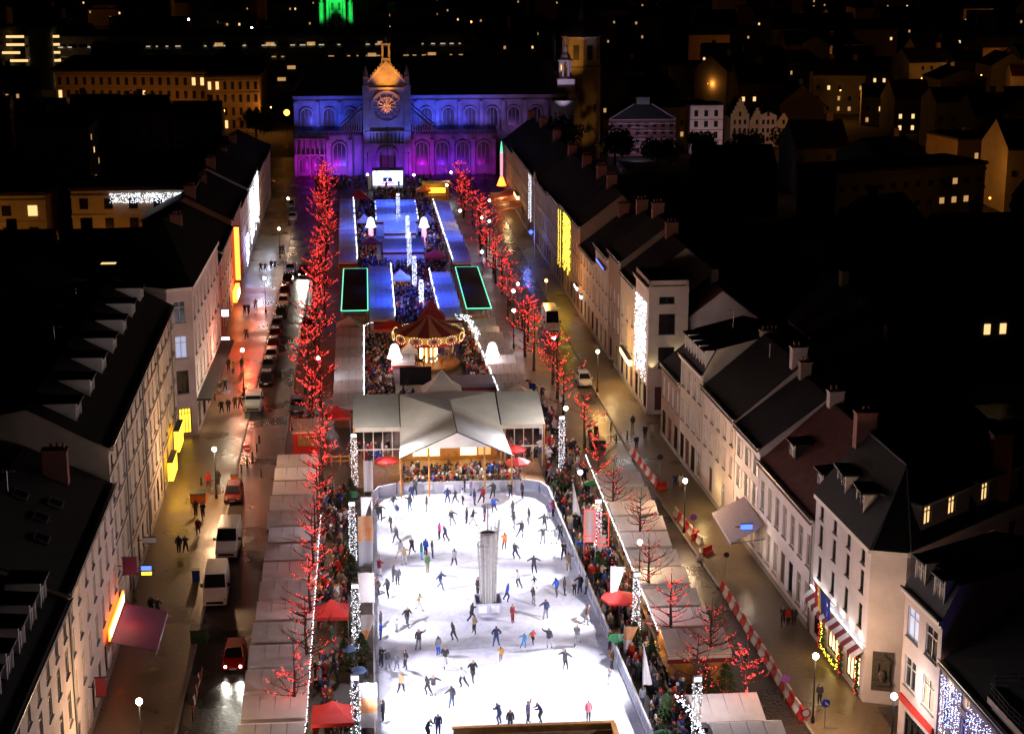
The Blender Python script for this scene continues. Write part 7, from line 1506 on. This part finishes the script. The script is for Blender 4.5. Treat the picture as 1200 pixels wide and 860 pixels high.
POSES = dict(stand=dict(arms=('down', 'down'), legs=('st', 'st'), coat=True), glide=dict(arms=('down', 'out'), legs=('bent', 'push'), lean=.22), out=dict(arms=('out', 'out'), legs=('wide', 'bent'), lean=.08), stride=dict(arms=('back', 'fwd'), legs=('fwd', 'back'), lean=.15), hips=dict(arms=('hip', 'hip'), legs=('wide', 'wide')), reach=dict(arms=('down', 'up'), legs=('wide', 'st')), lean=dict(arms=('fwd', 'fwd'), legs=('bent', 'bent'), lean=.5), walk=dict(arms=('fwd', 'back'), legs=('fwd', 'back'), coat=True), hold=dict(arms=('fwd', 'fwd'), legs=('st', 'wide'), coat=True))
PM = {k: person_geo(v) for k, v in POSES.items()}
def person(x, y, z, rz, pose, coat, legs, hair, label, group=None, s=1., boots='c_boot'):
    o = bpy.data.objects.new('person', PM[pose]); COL.objects.link(o); o.location = (x, y, z); o.rotation_euler = (0, 0, rz); o.scale = (s, s, s)
    for i, m in enumerate(('c_skin', 'c_'+coat, 'c_'+legs, 'c_'+hair if not hair.startswith('hair') else 'c_'+hair, boots)): o.material_slots[i].link = 'OBJECT'; o.material_slots[i].material = M[m]
    return tag(o, label, 'person', group)
HAIRS = ['hair_dark', 'hair_brown', 'hair_dark', 'hair_fair', 'black', 'hair_brown', 'grey', 'maroon', 'hair_dark']
# skaters: pixel of the feet, coat, legs, pose, words
SK = [(470.5, 578, 'coral', 'grey', 'stand', 'in salmon coat against the back barrier'), (482, 586, 'navy', 'navy', 'glide', 'in dark navy near the left end of the back barrier'), (486, 582, 'charcoal', 'black', 'stride', 'dark, just behind the navy one by the back barrier'), (460.6, 598, 'charcoal', 'grey', 'out', 'grey clad, alone in the far left corner'), (466, 608.5, 'navy', 'lightgrey', 'glide', 'in blue jacket and light trousers, far left'), (480, 600, 'charcoal', 'jeans', 'reach', 'with one arm stretched left, far left part'), (439, 607, 'black', 'black', 'glide', 'in black hugging the left barrier, far end'), (446, 610.5, 'black', 'charcoal', 'out', 'in black beside another at the left barrier'),
 (458.6, 623, 'charcoal', 'black', 'glide', 'bent forward, first of a pair on the left'), (465, 636, 'charcoal', 'charcoal', 'stride', 'second of the bent pair on the left'), (524.5, 590, 'navy', 'navy', 'hips', 'broad dark figure in the group before the back barrier'), (534, 590, 'charcoal', 'black', 'stride', 'slim dark figure in the group before the back barrier'), (541.6, 591, 'lightgrey', 'black', 'out', 'small pale topped figure in the back group'), (556, 592, 'navy', 'jeans', 'stand', 'navy figure at the right of the back group'), (552, 581, 'purple', 'grey', 'stand', 'purple clad behind the back group'), (545, 576, 'black', 'black', 'stand', 'black clad leaning at the back barrier'),
 (529.5, 616, 'charcoal', 'grey', 'out', 'arms out, above the magenta jacket'), (547, 613.7, 'black', 'black', 'reach', 'in black, left of the pair by the sculpture top'), (554, 616, 'black', 'lightgrey', 'stride', 'in black and white, right of the pair by the sculpture top'), (515, 632.5, 'magenta', 'black', 'reach', 'in a magenta jacket'), (522, 634, 'navy', 'black', 'glide', 'dark, holding on to the magenta jacket'), (494, 656, 'teal', 'lightblue', 'stand', 'in teal coat, left of three chatting'), (499, 651, 'blue', 'black', 'stand', 'in blue, middle of three chatting'), (506.6, 653.6, 'navy', 'navy', 'hips', 'in navy with hands on hips, right of three chatting'), (501, 670.7, 'green', 'khaki', 'stand', 'in green coat and tan trousers'),
 (469, 654, 'lightgrey', 'white', 'glide', 'pale clad, left of the sculpture level'), (474, 661.7, 'tan', 'lightgrey', 'out', 'in beige coat next to the pale one'), (461, 682, 'charcoal', 'charcoal', 'stand', 'grey, smaller of a pair on the left'), (466, 686, 'charcoal', 'black', 'stand', 'grey, larger of a pair on the left'), (444.8, 675.6, 'maroon', 'white', 'out', 'in red top and white trousers at the left edge'), (443.6, 696.7, 'brown', 'charcoal', 'lean', 'brown clad, bending at the left edge'), (516, 691, 'navy', 'jeans', 'stride', 'alone, dark jacket, left of the sculpture base'),
 (578.5, 600, 'blue', 'navy', 'out', 'in bright blue with arms out, right of the sculpture top'), (578, 584.4, 'charcoal', 'black', 'glide', 'dark, behind the bright blue one'), (600.8, 605.6, 'charcoal', 'charcoal', 'stand', 'in long dark coat, far right centre'), (601.8, 620, 'charcoal', 'grey', 'out', 'arms spread, left of three on the far right'), (620, 614.5, 'black', 'grey', 'out', 'in black, back one of three on the far right'), (610.6, 630, 'charcoal', 'navy', 'glide', 'leaning, front one of three on the far right'), (591.5, 643.8, 'orange', 'charcoal', 'out', 'in an orange red coat right of the sculpture'), (568, 611, 'navy', 'maroon', 'stand', 'half hidden behind the ring of the sculpture'),
 (644.4, 608.8, 'purple', 'lightgrey', 'out', 'purple clad by the right barrier, far end'), (648, 605, 'maroon', 'black', 'stand', 'maroon clad by the right barrier, far end'), (636.3, 637.3, 'charcoal', 'grey', 'out', 'with wide spread arms near the right barrier'), (651, 637.8, 'grey', 'lightgrey', 'glide', 'pale grey near the right barrier'), (656.6, 631.6, 'black', 'black', 'stride', 'black clad in the bunch at the right barrier'), (638, 622, 'charcoal', 'charcoal', 'out', 'behind the spread arms one, right'), (666.4, 668.3, 'khaki', 'tan', 'out', 'in olive coat and tan trousers at the right'), (607.8, 688.6, 'lightgrey', 'black', 'glide', 'in white top and black trousers, right of the sculpture'),
 (625.7, 672.3, 'charcoal', 'black', 'out', 'dark, both arms wide, right of centre'), (626.5, 690, 'black', 'lightgrey', 'stride', 'small, right of centre'), (652.6, 698.4, 'blue', 'charcoal', 'out', 'in a bright blue anorak'), (661.5, 697.6, 'charcoal', 'black', 'stand', 'dark haired beside the blue anorak'), (673, 697, 'black', 'black', 'lean', 'crouching child by the right barrier'), (680, 695, 'black', 'charcoal', 'glide', 'in black by the right barrier, middle'), (686.8, 696, 'grey', 'charcoal', 'stand', 'in grey by the right barrier, middle'), (560, 698, 'black', 'black', 'stand', 'in black just left of the sculpture base'), (594, 705, 'blue', 'navy', 'out', 'in blue just right of the sculpture base'), (625, 709, 'charcoal', 'grey', 'out', 'in dark jacket crouching right of the blue one'),
 (600.6, 729.4, 'maroon', 'maroon', 'stand', 'in maroon with long hair, right below the sculpture'), (552.8, 729.8, 'black', 'black', 'stride', 'in black left below the sculpture'), (581.6, 757.7, 'navy', 'jeans', 'hips', 'in navy coat and jeans below the sculpture'), (587, 775.3, 'ochre', 'grey', 'out', 'child in a mustard yellow coat'), (614, 759.5, 'lightblue', 'lightblue', 'glide', 'child in light blue'), (624.4, 754.3, 'coral', 'black', 'stride', 'in coral jacket beside the light blue child'), (643, 759.5, 'charcoal', 'lightgrey', 'reach', 'with one arm out, right of the coral jacket'), (676.5, 755.8, 'grey', 'lightgrey', 'stride', 'in grey hooded coat, right part of the ice'), (687.6, 732, 'brown', 'lightgrey', 'glide', 'in dark brown coat near the right barrier'),
 (554, 797.7, 'black', 'charcoal', 'stride', 'in black coat, lower centre'), (713.7, 800.4, 'grey', 'lightgrey', 'out', 'small, grey, lower right near the barrier'), (716.5, 783.7, 'brown', 'charcoal', 'stand', 'in reddish brown at the lower right barrier'), (714.6, 761.4, 'khaki', 'charcoal', 'stand', 'in khaki at the lower right barrier'), (618.8, 846.9, 'purple', 'charcoal', 'reach', 'in purple coat lifting an arm, by the wooden platform'), (586, 848.7, 'navy', 'navy', 'lean', 'in navy bending over the wooden platform'), (634.6, 847, 'navy', 'charcoal', 'lean', 'in navy leaning on the wooden platform, right of the purple coat'), (689.5, 845, 'pink', 'black', 'stand', 'in a pink jacket by the wooden platform'), (598, 856, 'charcoal', 'navy', 'stand', 'dark, standing before the wooden platform'),
 (491, 715.8, 'tan', 'lightgrey', 'stride', 'in pale coat with red scarf, left middle'), (477, 734.4, 'black', 'charcoal', 'out', 'in black with arms held wide, left'), (465, 740, 'white', 'grey', 'hold', 'in white carrying a dark bag'), (491, 761, 'charcoal', 'grey', 'reach', 'dark, hand at head, lower left'), (513.8, 767.9, 'grey', 'blue', 'stand', 'in grey jacket with blue hem'), (531.7, 750.6, 'charcoal', 'charcoal', 'out', 'dark, arms slightly out, centre left'), (521.8, 781.8, 'charcoal', 'white', 'stride', 'in dark jacket and white trousers striding'), (446.5, 781, 'black', 'black', 'reach', 'leftmost of four holding hands'), (454, 784.6, 'charcoal', 'grey', 'reach', 'second of four holding hands'), (465, 785.6, 'grey', 'grey', 'out', 'small child in the middle of four holding hands'), (475.3, 783.7, 'charcoal', 'charcoal', 'out', 'rightmost of four holding hands'),
 (501.4, 814.4, 'black', 'black', 'glide', 'left of an embracing pair, lower left'), (507.9, 814.4, 'charcoal', 'lightgrey', 'out', 'right of an embracing pair, arm stretched out'), (542.3, 805, 'lightgrey', 'black', 'glide', 'in light grey top, lower centre'), (446.5, 846, 'charcoal', 'charcoal', 'stand', 'in dark clothes at the lower left barrier'), (513.5, 862, 'navy', 'navy', 'stand', 'tall and dark at the bottom edge'), (500, 866, 'navy', 'black', 'lean', 'bending at the bottom edge, left of the tall one'), (442.8, 750, 'blue', 'jeans', 'stand', 'in blue leaning on the left barrier'), (441, 738, 'charcoal', 'black', 'stand', 'dark, leaning on the left barrier above the blue one')]
kids_ = {'child'}
for i, (px, py, c, l, po, words) in enumerate(SK):
    if po == 'out' and R.random() < .5: po = R.choice(['glide', 'stride', 'hips', 'hold'])
    x, y = G(px, py, .12); x = max(x, .25); s = .74 if 'child' in words or 'small,' in words else R.uniform(.95, 1.05)
    person(x, y, .125, R.uniform(-pi, pi), po, c, l, R.choice(HAIRS), 'skater '+words, 'skaters on the ice', s)
for i, (px, py, c, l, po, words) in enumerate([(455, 700, 'charcoal', 'black', 'glide', 'dark, leaning forward between the left banners and the centre'), (532, 664, 'grey', 'black', 'stride', 'in grey, level with the fiery banner, mid ice'), (556, 742, 'khaki', 'black', 'hips', 'in olive jacket left below the sculpture'), (604, 655, 'charcoal', 'navy', 'glide', 'dark, right of the orange red coat'), (661, 655, 'black', 'black', 'stride', 'dark, right of the spread arms one at the barrier'), (500, 600, 'charcoal', 'grey', 'stand', 'dark, between the left and middle back groups'), (598, 583, 'black', 'black', 'hold', 'dark, standing right of centre at the back barrier'), (612, 584, 'charcoal', 'black', 'stand', 'second dark one right of centre at the back barrier'), (565, 590, 'maroon', 'black', 'glide', 'in wine red near the middle of the back barrier'), (483, 650, 'black', 'black', 'stride', 'in black, left of the three chatting'), (640, 725, 'navy', 'grey', 'glide', 'in navy, right middle of the ice'), (662, 785, 'charcoal', 'black', 'out', 'dark, alone in the bright lower right'), (530, 828, 'charcoal', 'jeans', 'glide', 'dark, lower centre left of the platform'), (470, 812, 'tan', 'black', 'stride', 'in beige, lower left corner of the ice')]):
    x, y = G(px, py, .12); person(x, y, .125, R.uniform(-pi, pi), po, c, l, R.choice(HAIRS), 'skater '+words, 'skaters on the ice', R.uniform(.95, 1.03))
# walkers on the pavements
WK = [(244.6, 573, 'red', 'maroon', 'in a red coat near the lit left lamp'), (255.8, 570, 'charcoal', 'black', 'dark, next to the red coat by the left lamp'), (229.8, 607, 'brown', 'charcoal', 'left of a pair walking before the farther van'), (238, 610, 'black', 'black', 'right of a pair walking before the farther van'), (232.5, 629, 'maroon', 'charcoal', 'alone beside the farther white van'), (210, 650, 'black', 'black', 'left of a dark pair by the blue bin'), (217.7, 650, 'charcoal', 'black', 'right of a dark pair by the blue bin'), (178, 722, 'black', 'charcoal', 'left of a pair near the small blue sign, bottom left'), (185, 724, 'charcoal', 'black', 'right of a pair near the small blue sign, bottom left'),
 (260, 486.5, 'black', 'black', 'dark, left of two on the golden pavement'), (268, 484.6, 'charcoal', 'navy', 'dark, right of two on the golden pavement'), (276, 481, 'brown', 'black', 'in the cluster beside the small white van, left'), (282, 480, 'charcoal', 'black', 'in the cluster beside the small white van, middle'), (286, 476, 'black', 'grey', 'in the cluster beside the small white van, right'), (258, 463, 'charcoal', 'tan', 'by the lit corner shop, left'), (264, 460, 'black', 'black', 'by the lit corner shop, right'), (273.5, 440, 'ochre', 'navy', 'in yellow on the reddish pavement'), (268, 435, 'charcoal', 'black', 'dark, behind the yellow jacket'), (283.7, 435, 'black', 'navy', 'under the reddish pavement lamp'), (287, 370, 'black', 'black', 'left of two by the white box sign'), (291.4, 370, 'charcoal', 'black', 'right of two by the white box sign'), (299.7, 364, 'brown', 'black', 'before the blazing orange shop'), (289, 400, 'black', 'black', 'alone on the red lit pavement'), (305.8, 320, 'black', 'black', 'first in the purple lit group'), (311, 320, 'charcoal', 'black', 'second in the purple lit group'), (318, 317, 'black', 'navy', 'third in the purple lit group'), (322.4, 317, 'charcoal', 'black', 'fourth in the purple lit group'), (328.5, 299, 'black', 'black', 'left of two at the far end of the left pavement'), (332, 299, 'charcoal', 'black', 'right of two at the far end of the left pavement'),
 (741.3, 503, 'charcoal', 'grey', 'alone on the crossing, right street'), (755.8, 515, 'black', 'black', 'dark, in front of another on the right pavement'), (764, 513.5, 'tan', 'khaki', 'pale coated on the right pavement'), (698, 515, 'black', 'black', 'dark silhouette beside the fence posts'), (691, 520, 'charcoal', 'black', 'second dark silhouette beside the fence posts'), (745.6, 527, 'black', 'black', 'at the head of the far barrier chain'), (791, 573, 'navy', 'navy', 'in navy beside a pale coat, right pavement'), (797.6, 573, 'white', 'tan', 'in a pale coat on the right pavement'), (917, 735, 'charcoal', 'navy', 'left of three on the right pavement'), (923.5, 735, 'red', 'black', 'in red, middle of three on the right pavement'), (929.8, 735, 'charcoal', 'black', 'right of three on the right pavement'), (960, 826, 'charcoal', 'black', 'with a backpack beside the corner lamp'), (716.8, 433.5, 'black', 'black', 'before the yellow shop fascia'), (848, 770, 'black', 'charcoal', 'in black behind the orange fronted stall')]
for px, py, c, l, words in WK:
    x, y = G(px, py); z = .135 if (x < -14.3 or x > 31) else .03; person(x, y, z, R.choice([0, pi])+R.uniform(-.4, .4), R.choice(['walk', 'stand', 'walk']), c, l, R.choice(HAIRS), 'person '+words, None, R.uniform(.95, 1.04))
COATS = [('black', 'black'), ('charcoal', 'dark grey'), ('navy', 'navy'), ('brown', 'brown'), ('black', 'black'), ('charcoal', 'dark grey'), ('khaki', 'khaki'), ('grey', 'grey'), ('maroon', 'maroon'), ('blue', 'blue'), ('red', 'red'), ('tan', 'beige'), ('white', 'white'), ('purple', 'purple'), ('green', 'green')]
def spread_people(n, fn, where, z=.03, seed=1, grp=None, mind=.42):
    q = random.Random(seed); pts_ = []; t = 0
    while len(pts_) < n and t < n*60:
        t += 1; p = fn(q)
        if p and all((p[0]-a[0])**2+(p[1]-a[1])**2 > mind*mind for a in pts_): pts_.append(p)
    for x, y in pts_:
        c, cn = q.choice(COATS); person(x, y, z, q.uniform(-pi, pi), q.choice(['stand', 'hold', 'walk', 'hips', 'stand']), c, q.choice(['black', 'charcoal', 'jeans', 'navy', 'grey']), q.choice(HAIRS), 'onlooker in %s coat %s' % (cn, where), grp or ('onlookers '+where), q.uniform(.92, 1.05))
spread_people(78, lambda q: (lambda y: (ix1(y)+.55+q.random()**1.3*2.6, y))(q.uniform(105, 160.5)), 'in the crowd behind the right rink barrier', seed=2)
spread_people(30, lambda q: (q.uniform(19.8, 21.3), q.uniform(116, 150)), 'between right light columns and stalls', seed=3)
spread_people(32, lambda q: (lambda y: (q.uniform(-4.7, -.9), y))(q.choice([q.uniform(104, 113), q.uniform(126, 160), q.uniform(116, 126), q.uniform(104, 113)])), 'on the left promenade beside the rink', seed=4)
spread_people(16, lambda q: (q.uniform(3, 15), q.uniform(163.5, 165.5)), 'on the terrace of the bar marquee', z=.51, seed=5)
# far crowds: one mass, too many to count
CG = []
for pk in ('stand', 'hold', 'walk'):
    me = person_geo(POSES[pk], 0); me.name = 'crowd_figure'; CG.append(([tuple(v.co) for v in me.vertices], [tuple(p.vertices) for p in me.polygons], [p.material_index for p in me.polygons])); bpy.data.meshes.remove(me)
CM = ['c_skin', 'c_black', 'c_charcoal', 'c_navy', 'c_brown', 'c_khaki', 'c_grey', 'c_maroon', 'c_white', 'c_hair_dark', 'c_hair_brown', 'c_hair_fair', 'c_jeans', 'c_boot', 'c_red', 'c_blue']
def crowd(name, areas, label, seed):
    q = random.Random(seed); V, F, MI = [], [], []
    for x0, x1, y0, y1, n in areas:
        n = int(n*1.5)
        for k in range(n):
            x, y = q.uniform(x0, x1), q.uniform(y0, y1); vs, fs, ms = q.choice(CG); a = q.uniform(0, 6.28); c, s = math.cos(a)*q.uniform(.92, 1.04), math.sin(a); i = len(V); sc_ = q.uniform(.92, 1.05)
            V += [(x+sc_*(vx*c-vy*s), y+sc_*(vx*s+vy*c), vz*sc_+.03) for vx, vy, vz in vs]; F += [tuple(i+j for j in f) for f in fs]
            cm = q.choice([1, 2, 1, 3, 2, 4, 5, 6, 7, 8, 14, 15, 1, 2]); hm_ = q.choice([9, 10, 9, 11, 8, 14]); lm = q.choice([1, 12, 13, 2]); mp = {0: 0, 1: cm, 2: lm, 3: hm_, 4: 13}; MI += [mp[m] for m in ms]
    me = bpy.data.meshes.new(name); me.from_pydata(V, [], F)
    for m in CM: me.materials.append(M[m])
    me.polygons.foreach_set('material_index', MI); me.update(); return tag(link(name, me), label, 'crowd', None, 'stuff')
crowd('crowd', [(-.8, 2.6, 186, 226, 190), (-.8, 6.5, 218, 226, 60), (11.8, 14.0, 192, 226, 120), (2.6, 12, 190, 197, 40), (3.6, 9.0, 230, 270, 330), (-1.8, 1.0, 270, 345, 190), (9.2, 12.4, 268, 345, 190), (1, 12, 336, 360, 160), (1.0, 9, 270, 279, 50), (2, 9, 288, 297, 30), (-12, 14, 366, 378, 60), (-1.5, 16.8, 170.5, 176, 0)], 'dense dark crowd filling the market aisles around the carousel', 9)
crowd('crowd', [(ixa, ixb, ya, yb, n) for ixa, ixb, ya, yb, n in ((18.6, 21.2, 150, 163, 45), (19.3, 21.3, 118, 150, 45), (20.0, 22.4, 104, 117, 26), (17.8, 21.5, 163, 176, 35), (-5, -2.6, 130, 162, 40), (-4.8, -2.8, 104, 126, 16), (2.8, 14.8, 163.6, 168, 45), (2, 15, 162.4, 163, 20), (-1.6, 2, 171, 175.5, 14), (14, 17, 171, 175.5, 14), (18, 20.5, 178, 200, 40))], 'packed onlookers at the back of the rink crowd and under the marquee', 10)
